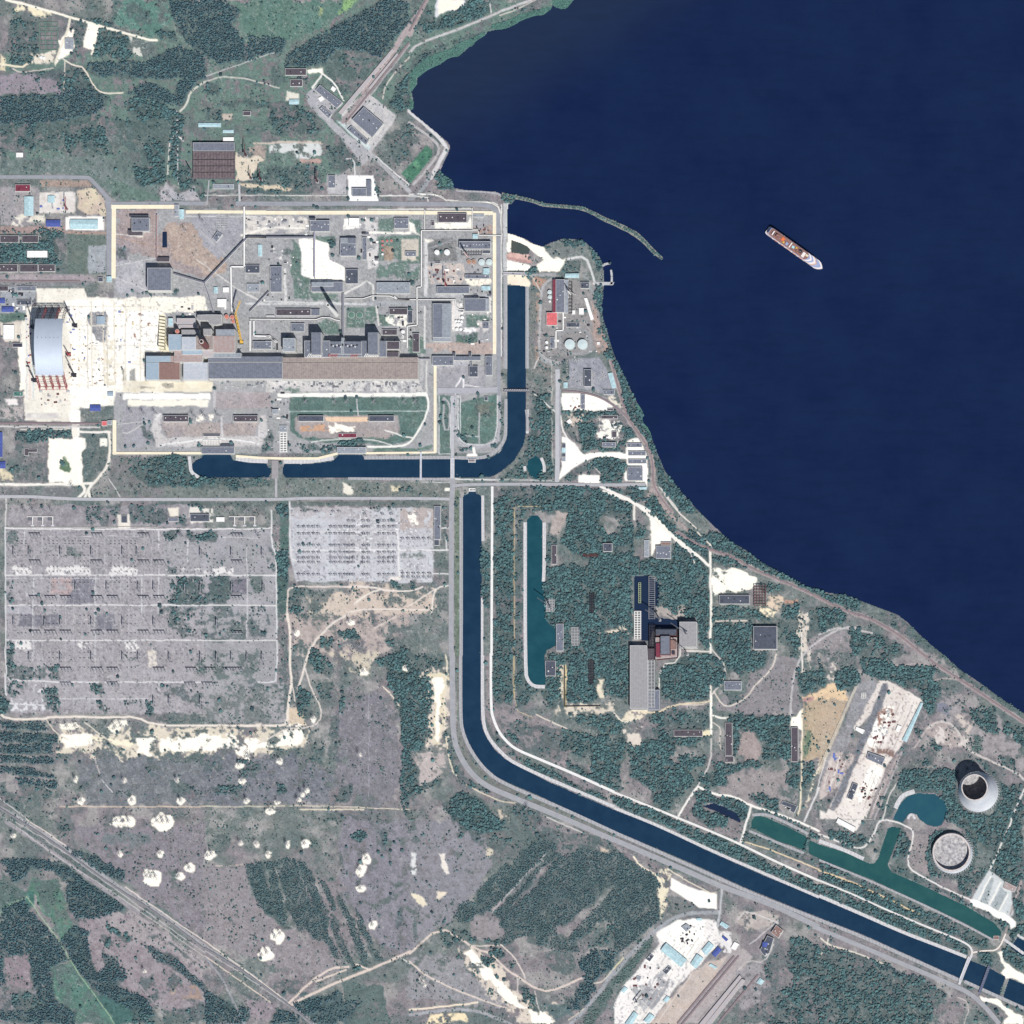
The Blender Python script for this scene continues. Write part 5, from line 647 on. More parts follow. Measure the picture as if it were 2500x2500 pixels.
# ---- dirt tracks and thin pale lines
TR=(226,216,204)
for c,t,p,wd in [
 ((240,236,222),'A',[60,0,300,60,620,150,850,220,1100,290,1380,370,1480,380],5.5),((226,222,206),'A',[660,160,640,300,580,420,520,600],5),((230,222,200),'A',[0,600,200,640,270,590],4.5),
 ((226,218,204),'A',[600,560,700,620,800,640,900,840,980,885,1160,875],3),((206,198,192),'A',[120,650,190,690,500,640],2.5),((214,206,196),'A',[610,580,605,860],2.2),((210,208,200),'A',[1700,1050,1750,1000,1800,860,1932,770],4),
 ((196,196,190),'B',[0,770,150,720,300,730,500,770,700,830],2.8),((210,212,214),'A',[1670,1050,1680,1740],2),((220,222,222),'A',[1600,1350,1640,1280,1700,1290,1730,1330],3),((222,220,214),'A',[1600,1350,1590,1500,1580,1650],2),
 ((200,202,200),'B',[0,720,700,480],1.6),((206,204,204),'B',[1650,700,1720,520,1900,300],1),
 ((220,212,206),'B',[1680,930,1690,830,1830,640,1932,540],2.2),((190,188,190),'C',[0,500,60,420,400,300,740,160,1000,50,1150,0],5.5),((214,206,200),'C',[850,150,950,110,1190,0],2),((200,202,200),'C',[750,0,770,120],2.6),
 ((172,166,172),'B',[1330,1200,1932,420],3),((166,152,158),'B',[1500,870,1932,250],14),((158,146,152),'B',[1300,1150,1650,700],10),((164,152,156),'C',[0,330,160,0],10),((158,146,154),'C',[0,220,110,60],4),
 ((236,236,232),'B',[1110,690,1240,800,1310,950],3.5),((230,230,226),'B',[1010,830,1110,700],4),((170,172,176),'B',[1570,1460,1932,1800],9),((226,228,228),'B',[1620,1480,1932,1750],2),
 ((228,230,228),'B',[0,1840,1340,1840],2.2),((228,230,228),'B',[1640,1845,1932,1845],2),((222,224,226),'B',[1340,1500,1410,1500,1415,1660],2.2),
 ((206,206,208),'C',[0,1045,200,1220,340,1370],9),((206,204,206),'C',[350,1400,200,1680],9),((176,174,176),'C',[0,1150,250,1340,290,1420,200,1560,40,1740],6),((186,184,186),'C',[450,1800,820,1812,870,1850],5),
 ((236,236,234),'C',[0,1830,250,1835,380,1905,770,1905,830,1932],2.6),
 ((150,154,160),'C',[200,1640,120,1800,0,1880],9),
 ((236,236,230),'G',[580,105,800,120,950,205,1420,205,1560,275,1565,600],2.6),((232,232,226),'G',[120,135,700,138,700,210],2),((200,202,202),'G',[1640,240,1640,560],8),
 ((228,228,222),'G',[0,295,655,295],2.4),((228,228,222),'G',[690,290,1220,290],2.2),((214,216,216),'E',[980,380,1932,380],1.4),((220,218,214),'E',[1110,890,1300,1020,1640,1270,1850,1360],1.8),((206,204,206),'E',[160,960,640,870],1.6),
 ((196,196,200),'E',[160,1100,530,1250],2.5),((168,146,142),'E',[0,570,640,740,1050,850],4),((220,214,206),'E',[160,590,480,620],2),((238,234,226),'E',[1640,600,1932,520],5),((180,176,180),'E',[1100,500,1640,1000],2),
 ((232,230,222),'F',[0,590,300,500,690,520],3.5),((222,220,216),'F',[300,510,600,490,710,400],2.2),((210,210,210),'F',[710,520,710,590],2),((240,238,230),'F',[1450,570,1932,575],5),((200,202,204),'F',[0,1410,1932,1410],5),
 ((216,216,214),'F',[1170,1290,1500,1100,1500,1400],4),((216,214,210),'F',[1540,1440,1570,1660],4),((210,210,210),'F',[460,1000,470,1390],6),((204,206,206),'F',[200,1380,1100,1400],3),((210,208,206),'F',[0,1300,200,1390],2),
 ((208,208,210),'G',[680,700,675,1300],8),((170,172,178),'G',[700,1310,1440,1310],8),((158,160,168),'G',[700,760,1040,640],2),((212,212,212),'G',[660,1400,660,1932],4),((160,164,170),'G',[0,1400,700,1410],9),
 ((236,236,230),'K',[150,1280,1880,1270],9),((240,240,234),'K',[1880,1250,1910,1340,1910,1470,1740,1800,1650,1870,1500,1890,1200,1890],4.2),((226,226,222),'K',[1400,1690,1560,1745,1740,1790],3),((220,222,220),'K',[530,1840,700,1800,1270,1800,1480,1870],2),
 ((190,204,202),'K',[270,1470,1932,1465],1.3),((208,208,206),'K',[1890,880,1890,1250],3),((168,168,172),'K',[1840,1100,1840,800],7),((206,206,210),'K',[1070,1320,1080,1520],2),
 ((230,232,232),'J',[430,1870,1000,1790,1300,1800,1600,1850],3),((222,222,224),'J',[390,1560,440,1500],4),((186,184,188),'J',[1080,1200,1080,1440],6),((196,196,200),'J',[1160,1540,1170,1760],5),((208,208,206),'J',[0,1720,70,1730,290,1590],2),
 ((214,216,218),'O',[350,1250,350,560],1.4),((214,216,218),'O',[350,1252,490,1252],1.4),((226,226,228),'O',[490,600,490,1480],2.5),((224,226,226),'O',[570,560,575,960],2),((220,222,224),'O',[600,560,600,1000],1.5),((232,232,234),'O',[548,450,605,355],3.5),((232,232,234),'O',[632,350,632,480],3.5),
 ((210,212,214),'O',[545,460,545,980,570,1060,680,1140,950,1140,1030,1050,1035,500],2.4),((168,168,176),'O',[530,560,530,1000,560,1090,660,1160,960,1160,1060,1070,1065,520],7),((230,230,228),'O',[640,430,920,480],1.6),((170,172,176),'O',[410,590,470,650,480,960,400,960,400,600],4),
 ((176,176,180),'O',[820,770,820,1120],3),((208,214,212),'O',[660,1040,810,1040],1.5),((244,242,236),'O',[755,1180,770,1290],6),((242,240,236),'O',[695,1265,780,1265],8),
 ((236,236,236),'N',[1000,655,1390,660],2.2),((214,220,220),'N',[1390,660,1932,670],1.5),((206,206,208),'N',[700,685,970,685],1.5),((240,238,228),'N',[920,755,950,755],7),
 # south-west roads
 ((236,234,226),'L',[0,708,700,706,860,695],6),((236,232,222),'L',[700,160,705,240],14),((228,224,214),'L',[1030,230,1040,340,1025,520,900,680,850,720,800,830],6),((236,232,226),'L',[740,212,1040,212],5),((228,226,218),'L',[200,190,660,180],2),((232,230,222),'L',[770,700,810,760,740,830],7),((232,230,222),'L',[870,700,830,760,850,830],6),
 ((200,198,198),'L',[0,160,940,165],4),((148,138,144),'L',[0,130,960,130],3),((146,138,142),'L',[0,145,960,147],2),((208,206,206),'L',[1030,650,1130,820],1.8),((206,206,206),'L',[1100,140,1400,110],1.2),
 ((214,212,214),'L',[55,840,55,1120],2.4),((226,224,226),'L',[50,1120,1000,1128,1932,1128],2.8),((214,216,220),'L',[50,1130,55,1932],2.6),((222,222,222),'L',[60,1560,1500,1562,1932,1562],2.6),((220,220,220),'L',[60,1845,1932,1845],2.4),((216,216,218),'L',[1497,1130,1495,1300],2.4),((206,206,210),'L',[1497,1480,1495,1932],2),
 ((204,204,208),'L',[1770,1230,1770,1460],2),((206,208,212),'L',[1340,1560,1335,1932],2),((206,208,212),'L',[900,1560,895,1932],1.6),((206,208,212),'L',[318,1590,310,1932],1.6),((206,208,212),'L',[230,1150,230,1270],1.6),((200,200,206),'L',[60,1590,1320,1598],1),((204,204,208),'L',[330,1190,440,1205,880,1200],1),((204,204,208),'L',[890,1190,1330,1195],1),
 ((226,224,226),'M',[0,1128,980,1125,1010,1110],2.8),((222,224,224),'M',[1015,950,1015,1280,1060,1360,1065,1932],2.6),((222,222,222),'M',[0,1562,1050,1565],2.6),((220,220,220),'M',[0,1845,1060,1848],2.4),((216,216,218),'M',[1185,870,1190,1400,1260,1425],3),((216,216,218),'M',[1070,1328,1932,1328],3),((206,208,212),'M',[225,1230,225,1460],2),
 ((204,206,208),'M',[785,1300,785,1932],1.4),((206,206,210),'M',[1260,1152,1932,1155],2),((206,206,210),'M',[1200,1425,1932,1428],1.6),((206,206,208),'M',[530,1205,890,1210],1.4),((212,202,196),'M',[1165,1932,1165,1720,1200,1670,1400,1670,1932,1670],3.6),
 ((222,220,222),'N',[0,1155,460,1155],2),((222,222,222),'N',[470,1160,485,1600],4),((222,222,222),'N',[0,1325,950,1325],2.6),((216,216,216),'N',[500,1548,950,1548],2.4),((228,220,214),'N',[0,1670,280,1680,350,1710,590,1712,700,1670],3.4),((226,220,210),'N',[60,1830,200,1730,300,1700],4),((226,222,216),'N',[400,1600,490,1590],8),
 ((226,222,214),'N',[950,1660,840,1680,800,1760,790,1932],2.8),((220,212,204),'N',[830,1690,560,1860],2.6),((220,212,204),'N',[0,1910,170,1880,760,1890],3.4),((204,206,208),'N',[925,1230,930,1330],3),((212,212,212),'N',[880,1120,950,1115],3),
 ((226,218,208),'U',[0,930,50,985,350,990,600,960,1000,975,1300,965,1430,1045,1932,1050],5),((214,206,194),'U',[440,990,520,1120,640,1180],2.5),((214,206,194),'U',[800,1020,1000,1170],2.5),((220,220,220),'U',[60,245,1932,245],2.2),((220,220,222),'U',[55,0,50,560,110,640,1932,638],2.4),
 ((216,218,220),'U',[50,560,55,760],3),((208,210,212),'U',[560,795,1440,797],1.6),((206,206,210),'U',[1497,630,1497,770],2),((206,208,212),'U',[310,0,310,440],1.4),((206,208,212),'U',[898,0,898,600],1.4),((214,216,220),'U',[100,840,420,860],3),
 ((226,208,186),'U',[560,1812,1250,1812,1932,1815],1.8),((206,198,196),'U',[840,1200,940,1500],1.6),((200,200,204),'U',[960,1560,1060,1680],1.8),((206,204,206),'U',[0,1735,120,1830,260,1932],1.6),
 ((226,218,208),'V',[0,1048,700,1052,780,1040,785,850,820,620,800,500,810,200,780,0],5.5),((218,210,202),'V',[880,700,940,500,1000,290,1200,80,1350,0],5),((214,206,200),'V',[945,510,1000,700,1100,880,1090,1010,980,1070,750,1080,600,1170,500,1220],3),((220,212,204),'V',[820,640,850,820],2.4),
 ((216,218,220),'V',[680,0,680,620,640,640,500,640],2.6),((220,220,220),'V',[0,245,680,245],2),((206,206,210),'V',[395,0,395,220],1.6),((224,216,196),'V',[0,1812,600,1812,900,1800,1932,1840],1.6),((220,212,192),'V',[900,1840,1500,1840],3),((200,190,184),'V',[1600,130,1800,20],4),
 ((152,150,162),'V',[1545,750,1550,1750],1.6),((226,218,200),'V',[1680,680,1760,760,1830,860],2.5),
 ((224,216,196),'W',[340,0,360,100,330,300,330,640,340,800,400,1080,440,1130],2.8),((214,206,186),'W',[540,1220,660,1290,860,1380,1000,1395],2.4),((200,198,196),'W',[1280,1520,1630,1670],2.6),((214,206,196),'W',[1200,560,1300,610,1480,690],3),((206,196,176),'R',[215,140,490,140],1),((206,190,160),'R',[213,140,213,1932],1.1),((206,190,160),'W',[980,0,980,510,1160,585],1.2),
 ((150,136,96),'W',[1460,90,1460,480],2.6),((206,190,120),'W',[1475,100,1475,470],1),
 # lower-left railway/road band
 ((158,158,164),'Z',[0,-110,480,170,1000,560,1500,880,1932,1200],9),((150,146,154),'Z',[60,30,500,310,850,570,1300,880],9),((186,184,188),'Z',[100,0,480,220,1000,600,1932,1260],1.8),((196,192,192),'Z',[60,0,600,400,1000,640,1932,1300],1.4),((222,210,204),'Z',[250,0,480,150,620,250],2.2),((222,210,206),'Z',[1180,640,1500,860,1932,1150],2.2),
 ((160,152,158),'Z',[1240,860,1500,1060,1932,1400],5),((150,176,150),'Z',[250,730,420,960,560,1150,700,1400,1000,1800,1080,1932],2),((154,178,156),'Z',[0,890,90,800,250,740],1.6),((154,148,154),'Z',[950,1150,1180,1420,1400,1660,1560,1850],3),
 ((158,158,164),'a',[0,1200,400,1440,800,1750,1020,1932],8),((188,186,190),'a',[0,1240,400,1490,800,1770],1.6),((224,214,204),'a',[0,1150,320,1380,720,1680],2.2),((216,204,190),'a',[0,1290,200,1430,500,1640,620,1730],2.2),((148,150,158),'a',[0,1300,150,1480,260,1700,370,1932],4.5),
 ((214,200,192),'a',[780,1750,1000,1530,1200,1400,1350,1390],5),((212,198,190),'a',[820,1750,1100,1600,1450,1460,1600,1400,1932,1250],6),((214,202,192),'a',[1050,1530,1250,1450,1330,1420],4),((220,206,196),'a',[1430,1370,1560,1420],4),((210,190,184),'a',[100,440,370,430],1.2),((196,196,194),'a',[1840,1300,1932,1360],4),
 ((212,198,190),'b',[0,1270,280,1015,500,1140,600,1210,780,1270,900,1410,1100,1540,1200,1600,1320,1630,1620,1500],4.5),((210,200,192),'b',[600,1195,850,1190],2.4),((212,202,194),'b',[860,1180,980,1290,1060,1420,1090,1500],2.8),((212,200,190),'b',[0,1340,150,1480,600,1680,900,1780],3.5),((160,162,168),'b',[0,1850,300,1800,560,1790,760,1850,950,1932],7),((232,220,200),'b',[0,1800,300,1770,640,1730],4),
 ((206,200,194),'b',[1020,1500,1020,1650],2.4),((210,202,196),'b',[1180,1620,1220,1790],2),((156,160,166),'b',[1520,1932,1720,1730,1932,1430],8),((214,206,190),'b',[1500,1900,1640,1790],2),((214,208,196),'b',[1730,1550,1830,1530,1932,1400],2.4),((180,176,178),'b',[1280,330,860,780,780,880],3),
 ((156,160,166),'c',[0,760,120,610,330,420,480,350,690,350],9),((224,214,180),'c',[0,720,60,650],3),((180,184,188),'c',[720,190,690,440],5),((206,204,206),'c',[820,400,880,330,1092,420],2),((140,136,144),'c',[800,650,440,1092],2.4),((140,136,144),'c',[780,640,420,1080],1.2),((134,130,140),'c',[950,770,680,1092],2.4),((140,136,142),'c',[840,740,560,1070],2),
 ((206,204,206),'c',[900,560,960,520,1092,400],2),((196,190,190),'c',[820,740,900,660,1000,690,1060,560],2),((232,224,204),'X',[180,1510,240,1600,420,1690,450,1800],4),((222,214,196),'X',[500,1630,900,1860,960,1850],2.4),
 # S/R/T tracks
 ((240,238,230),'S',[130,0,320,150,500,310],6),((232,230,222),'S',[515,120,525,700,520,1150],5.5),((222,216,208),'S',[400,0,515,110],3.4),((206,200,196),'S',[530,1100,640,1220,670,1330,630,1420,530,1530],3.2),((226,222,214),'S',[520,1450,525,1900],5),((214,206,196),'S',[550,1500,630,1630,720,1640,860,1560,960,1420,1100,1290,1140,1150],3),((216,212,206),'S',[280,1120,510,1125],3.4),((216,206,196),'S',[540,840,860,830],3),
 ((212,202,190),'S',[0,1710,150,1620,440,1630,520,1580],2.6),((158,146,150),'S',[200,0,480,150,760,240,900,340,1200,460,1500,590,1700,700,1932,790],9),((158,146,150),'T',[370,0,500,50,750,190,1050,440,1350,630,1932,1020],10),((184,180,184),'S',[1932,900,1780,890,1600,980,1430,1110,1330,1250,1280,1500,1275,1720],5),((188,184,186),'T',[0,190,130,130,300,130,500,180],4),
 ((222,218,210),'S',[1380,930,1385,1300],3.4),((206,198,190),'S',[1440,760,1400,1000],3),((168,158,160),'T',[720,480,950,460,1150,510],3),((172,162,162),'T',[1100,620,1200,600,1300,620],3),((196,190,188),'T',[1020,1080,1130,1000,1250,1030,1340,1150,1380,1260,1500,1330,1880,1500,1932,1560],4.5),((188,178,178),'T',[900,1260,1020,1080],3),((214,212,212),'T',[1810,1932,1932,1650],4),
 ((176,170,174),'T',[520,1930,600,1750,780,1300],3),((222,218,214),'T',[600,1932,660,1700,760,1560],2.2),((190,184,172),'T',[0,1500,150,1150,360,660],4),((170,158,160),'T',[480,1920,740,1330],5),((226,224,222),'Y',[0,140,250,240,370,280,450,250,520,130,560,20,620,5,700,20,860,80,890,110,880,240,830,350,850,460,960,540,1200,660,1430,760],3.4),
 ((226,226,222),'Y',[1820,0,1730,200,1680,330,1610,480],3.5),((236,236,230),'Y',[1615,545,1510,750],4),((236,236,230),'Y',[1710,600,1610,800],4),((236,236,230),'Y',[1780,710,1700,860],3.4),((168,156,158),'Y',[1920,560,1870,700,1800,900],5),((150,142,144),'Y',[1780,1000,1700,1230],5),
 ((228,208,170),'Y',[0,480,300,590,600,730,850,850,950,900],3),((230,212,180),'X',[1210,1360,1550,1480,1932,1630],2.4),((220,214,200),'Y',[0,1110,80,1180,250,1230,530,1330,620,1380],3),((222,216,206),'Y',[80,1130,70,1200,0,1300],2.6),((196,190,188),'Y',[1310,1680,1400,1720,1410,1800,1370,1932],2),
 ((238,236,228),'X',[910,0,912,350],5),((206,202,200),'X',[912,400,910,620,790,840],3),((238,236,230),'X',[790,850,680,1000,590,1150],4.6),((238,236,230),'X',[790,850,960,930,1130,940,1280,1030,1600,1130,1780,1200,1932,1270],5),((234,232,228),'X',[1290,1040,1250,1180,1190,1380],5),((226,220,206),'X',[0,160,60,240,150,245,190,190],3.4),((220,208,180),'X',[250,150,400,160,540,80,900,50],3),((206,198,190),'X',[930,250,1010,300,990,440,1010,500],2.6),
 ((222,212,190),'X',[1775,120,1765,700,1760,1050,1720,1130],3.6),((214,214,214),'X',[1790,1180,1830,1090,1932,860],4),((236,234,226),'X',[930,180,1000,205,1080,205],4),
 ((236,234,228),'R',[1060,0,1350,100,1500,230,1700,420,1932,610],6.5),((226,222,214),'R',[1350,130,1345,260],5),((160,146,148),'R',[1540,0,1620,150,1750,280,1932,440],7),((160,146,150),'R',[1510,0,1450,120],6),((220,214,206),'R',[1630,30,1750,180,1932,350],3),((214,212,210),'R',[1870,540,1910,680,1932,690],3.4),
 ((234,234,230),'R',[1780,1370,1780,1610,1590,1630,1580,1932],2),
 ((236,234,230),'Q',[800,1630,1000,1720,1200,1820,1400,1932],6),((160,148,150),'Q',[930,150,1050,600,1130,850,1280,1040,1380,1200,1430,1400,1420,1600,1500,1750,1640,1932],11),((160,146,148),'Q',[1440,1600,1380,1720,1330,1800],7),((150,150,156),'Q',[360,490,600,515,800,570,950,660,1100,790,1200,950],6),((206,206,204),'Q',[1500,1640,1740,1932],3),
 ((226,226,224),'Q',[0,520,150,640,290,770],2.4),((232,230,226),'Q',[330,800,350,960,400,1050],3),((196,192,190),'Q',[660,1330,760,1430,800,1480],3),((188,192,190),'Q',[225,190,235,1500],1.4),((150,156,160),'Q',[80,0,80,100,130,150,260,170,300,250],6),
 ((172,172,174),'H',[740,860,620,930,580,1050,570,1350,560,1700,590,1780,700,1850,800,1860],6),((150,152,156),'H',[800,1500,1150,1450,1180,1700,1100,1760,820,1750,800,1500],6),((206,204,200),'H',[490,860,580,1020],2.2),((206,208,208),'H',[900,640,1110,600,1190,820,1220,930],5),((222,220,216),'H',[1210,930,1420,930],6),((140,146,148),'H',[1100,830,1200,1050,1260,1070],9),
 ((214,212,210),'H',[560,1800,500,1932],2),((160,152,152),'H',[1100,1400,1280,1650,1330,1740],3),((158,160,162),'H',[470,830,740,825],8),((236,238,236),'H',[115,0,118,1780],2),((186,188,190),'H',[160,0,160,830],9),
]: Ln(c,t,p,wd)
for x_ in (1075,1215,1345,1480,1660): Ln((218,212,198),'I',[x_,420,x_+(12 if x_<1400 else -8),1400],2.6)
for y_ in (470,700,930,1150,1400): Ln((222,217,206),'I',[430 if y_<480 else 790,y_,1850,y_+8],2)
for x_,c_ in ((310,(206,212,214)),(345,(226,206,204)),(385,(196,214,222)),(880,(255,253,248)),(930,(236,230,220)),(1030,(206,200,190)),(1260,(200,196,186))): Ln(c_,'I',[x_,600,x_+6,1560 if x_<500 or x_==880 else 1440],2.2)
for k_,c_ in enumerate(((176,168,162),(222,216,210),(160,150,148),(236,232,226),(188,176,172),(214,208,202),(150,146,150),(230,226,222))):
    Ln(c_,'T',[700+k_*30,830-k_*1+k_*6,500+k_*30,1260+k_*8],1.5); Ln(c_,'T',[500+k_*17,1500+k_*8,400+k_*16,1780+k_*8],1.2); Ln(c_,'T',[300-k_*34,1320+k_*4,190-k_*30,1620+k_*5],1.5)
    Ln(c_,'c',[640-k_*40,500+k_*10,560-k_*42,620+k_*12],1.2); Ln(c_,'c',[560-k_*44,760-k_*2,330-k_*40,1080],1.3)
for x_ in range(175,1500,74): Ln((196,196,202),'L',[x_,1200,x_,1932],.7,op=.55); Ln((196,196,202),'U',[x_,0,x_,930],.7,op=.5)
for y_ in (1205,1290,1345,1475,1650,1700,1800): Ln((146,142,150),'L',[60,y_,1500,y_],.9,op=.7)
for y_ in (40,110,330,440,560,700): Ln((146,142,150),'U',[60,y_,1500,y_],.9,op=.7)
# strewn small debris/bright speckle over yards
SP=np.clip((vnoise(GX,GY,3.3,77)-.74)*6,0,1)*np.clip((N2-.35)*3,0,1)
def speck(t,pts,color,op=.8,neg=False):
    poly=PX(t,pts); m=inpoly(GX,GY,poly).astype(np.float32)
    n = SP if not neg else np.clip((vnoise(GX,GY,3.7,91)-.70)*6,0,1)
    COLR[:]=mix(COLR, A3(color), m*n*op)
speck('I',[430,260,1000,270,1900,400,1880,1000,1690,1400,1340,1640,840,1830,300,1830,290,500],(190,186,178),.5,True)
speck('I',[780,400,1300,500,1250,1450,830,1450],(196,188,178),.45,True)
speck('T',[560,630,960,790,780,1230,440,1932,0,1932,100,1400],(120,104,108),.7,True)
speck('c',[280,480,680,400,760,480,240,1092,0,1092,0,960],(130,130,142),.6,True)
speck('M',[1190,1080,1932,1080,1932,1600,1250,1600],(236,238,242),.9); speck('N',[0,930,800,930,800,1630,0,1630],(236,238,242),.9)
speck('M',[1190,1080,1932,1080,1932,1600,1250,1600],(110,108,122),.6,True); speck('N',[0,930,800,1000,800,1630,0,1630],(110,108,122),.6,True)
speck('L',[60,1130,1932,1130,1932,1932,60,1932],(206,204,208),.6); speck('L',[60,1130,1932,1130,1932,1932,60,1932],(108,108,116),.7,True); speck('U',[60,0,1932,0,1932,930,60,930],(108,108,116),.7,True); speck('U',[60,0,1932,0,1932,930,60,930],(206,204,208),.5); speck('K',[0,1110,1860,1110,1860,1250,0,1250],(110,112,118),.7,True)
speck('J',[370,1500,1720,1500,1720,1880,370,1880],(112,112,120),.5,True); speck('o',[215,395,945,395,945,660,215,660],(206,206,208),.45); speck('o',[215,395,945,395,945,660,215,660],(112,114,122),.4,True)
speck('o',[0,900,860,1100,860,1900,0,1500],(172,168,176),.22); speck('Q',[345,535,950,680,950,735,600,740],(140,130,130),.5,True)
# dry-grass filaments and old wheel marks
r1=1-np.abs(2*fbm(GX,GY,17,701,3)-1); r2=1-np.abs(2*fbm(GX+GY*.35,GY*.6,9,711,2)-1); fil=np.clip((r1-.93)*12,0,1)*.45+np.clip((r2-.95)*16,0,1)*.35
fil*=np.clip((N4-.25)*3,.15,1)*(COLR.mean(-1)<.42)*(COLR.mean(-1)>.10); COLR=mix(COLR,A3((214,208,204)),np.clip(fil*.75,0,1))
# overall grain of the soil
gap=np.clip((COLR[...,0]+COLR[...,2])/2-COLR[...,1],0,1); COLR[...,1]+=gap*.35
N6=vnoise(GX,GY,2.1,303); lumc=np.clip(COLR.mean(-1),0,1); am=1-.8*np.clip(lumc/.6,0,1)
gr=1+am*((N3-.5)*.34+(N5-.5)*.30+(N6-.5)*.30)
gr-=am*np.clip((vnoise(GX,GY,3.1,401)-.80)*5,0,1)*.42; gr+=am*np.clip((vnoise(GX,GY,2.7,411)-.84)*5,0,1)*.45
COLR*=np.clip(gr,.4,1.7)[...,None].astype(np.float32); COLR=np.minimum(COLR,.86)

# ------------------------------------------------------------------ water outlines (px)
LAKE = PX('C',[1600,-400,1550,0,1500,60,1450,85,1400,75,1350,50,1340,80,1260,145,1190,145,1060,190,960,250,820,280,740,300,720,330,620,390,560,450,470,530,370,545,300,600,180,655,130,690,70,740,75,790,20,860,40,960,30,1030,5,1045,200,1205,345,1325,378,1360,382,1400,370,1440,290,1610,330,1660,390,1690,420,1770,560,1795,800,1805,880,1840])\
 + PX('H',[195,-40,192,120,190,330,260,350,400,400,500,460,600,490,700,440,810,405,1000,405,1100,430,1200,520,1280,620,1310,690,1325,780,1325,960,1320,1080,1300,1180,1320,1350,1370,1500,1410,1650,1480,1850])\
 + PX('Q',[1000,130,1060,280,1150,470,1240,650,1250,730,1305,760,1305,800,1290,860,1370,950,1375,1000,1420,1090,1450,1180,1520,1340,1560,1440,1680,1600,1800,1740,1932,1890])\
 + PX('S',[640,20,690,70,850,160,1000,280,1200,380,1400,500,1600,560,1800,590,1932,640])\
 + PX('T',[740,0,830,70,920,160,1050,280,1200,400,1330,520,1500,630,1700,780,1932,930]) + [(2950,2080),(6500,2400),(6500,-3500),(1600,-3500)]
WATERS = [('lake',LAKE,'lake'),
 ('intake_canal',PX('H',[190,948,300,950,402,968])+[(1283,850),(1283,1056)]+PX('N',[1650,330,1560,480,1440,580,1360,625,1180,637,0,640])+PX('M',[1160,640,1130,620,1120,560,1140,515,1300,518,1450,508,1600,485,1650,430,1870,430,1895,468,1932,470])+PX('N',[1000,470,1200,475,1340,458,1440,400,1495,280])+[(1239.5,1056),(1239.5,850)],'canal'),
 ('pump_bay',PX('M',[355,460,375,430,625,430,650,478,800,505,960,508,985,548,1005,555,1005,600,985,640,340,640,300,605,270,560,270,512,310,475]),'canal'),
 ('cooling_canal',PX('N',[1083,830,1100,808,1135,800,1140,772,1195,772,1212,800,1240,805,1255,825,1255,1240,1250,1932])+PX('W',[669,100,669,600,690,700,740,800,800,890,900,980,1060,1070,1300,1190,1600,1320,1932,1460])+PX('X',[420,1240,880,1460,1400,1690])+PX('Y',[0,745,400,915,800,1090,1100,1200,1390,1320,1600,1405,1760,1490,1932,1560])+[(2600,2445),(2600,2500)]+PX('Y',[1932,1760,1700,1660,1330,1500,800,1260,400,1080,0,925])+PX('X',[1250,1810,700,1560])+PX('W',[1932,1650,1600,1500,1400,1405,1170,1300,960,1210,820,1145,720,1060,640,960,560,820,510,700,499,600,499,0])+PX('N',[1083,1932]),'canal'),
 ('discharge_basin',PX('R',[375,232,430,225,475,280,480,870,500,960,505,1190,540,1250,605,1290,610,1450,520,1490,500,1540,505,1820,410,1820,350,1770,333,1700,335,270]),'pond'),
 ('round_pond',PX('N',[1770,440,1820,470,1840,540,1820,600,1770,650,1720,620,1690,550,1700,480]),'pond'),
 ('side_canal',PX('X',[1330,1130,1420,1140,1620,1230,1820,1330,1800,1450,1560,1370,1290,1235,1300,1170]),'teal'),
 ('side_canal',PX('Y',[-90,200,0,240,230,310,470,420,520,420,560,370,650,90,690,70,770,90,640,430,680,500,980,630,1400,830,1650,980,1715,1060,1700,1130,1650,1130,1400,990,1000,800,500,570,0,370,-100,320]),'teal'),
 ('bay_pond',PX('T',[700,1932,760,1800,830,1720,930,1690,1090,1700,1180,1760,1210,1850,1190,1932])+PX('Y',[1180,0,1150,50,1100,70,1020,50,950,0])+PX('T',[945,1925,920,1885,880,1872,830,1890,810,1932,780,1960]),'pond2'),
 ('dark_pond',PX('X',[840,1035,940,1010,1000,1030,1170,1110,1190,1190,1100,1150,960,1080]),'dark'),
 ('bend_pond',PX('Y',[1870,1120,1932,1150,1980,1170,1990,1330,1932,1290,1880,1270,1810,1210]),'canal'),
 ('sand_pool',PX('H',[240,420,330,450,420,490,450,520,430,580,330,570,238,555]),'brown'),
 ('pit_water_and_shadow',PX('R',[1345,805,1480,792,1500,810,1580,870,1575,1060,1545,1080,1545,1190,1770,1215,1760,1290,1530,1280,1490,1400,1410,1400,1410,1125,1345,1115]),'dark'),  # eastern arm is the neighbouring block's cast shadow drawn as dark water
 ('settling_pool',PX('E',[708,560,760,560,762,742,705,742]),'dark'),
]
# islands inside the lake: breakwater and pier
BREAK = PX('C',[870,1845,1000,1860,1150,1890])+PX('H',[600,0,800,15,960,30,1040,35,1180,85,1330,170,1440,215,1600,290,1700,345,1800,430,1900,540])+PX('o',[1248,487])
BREAK_W=[16,9,8,8,8,8,8,9,9,10,11,12,10,9,6]
ROOT = [(1215,470),(1225,476),(1240,485),(1238,500),(1200,505)]
WM = np.zeros(GX.shape,bool)
for nm,pl,k in WATERS: WM |= inpoly(GX,GY,pl)
bd = sdist(GX,GY,BREAK)
WM &= ~(bd<4.5)
WM &= ~inpoly(GX,GY,PX('C',[800,1800,880,1835,1000,1850,1000,1880,960,1932,850,1932]))
pier = [PX('H',[1210,930,1420,930]),PX('H',[1415,940,1420,850,1410,770]),PX('H',[1310,720,1340,700,1400,690])]
for p_,w_ in ((pier[0],5.0),(pier[1],3.4),(pier[2],3.6)): WM &= ~(sdist(GX,GY,p_)<w_)
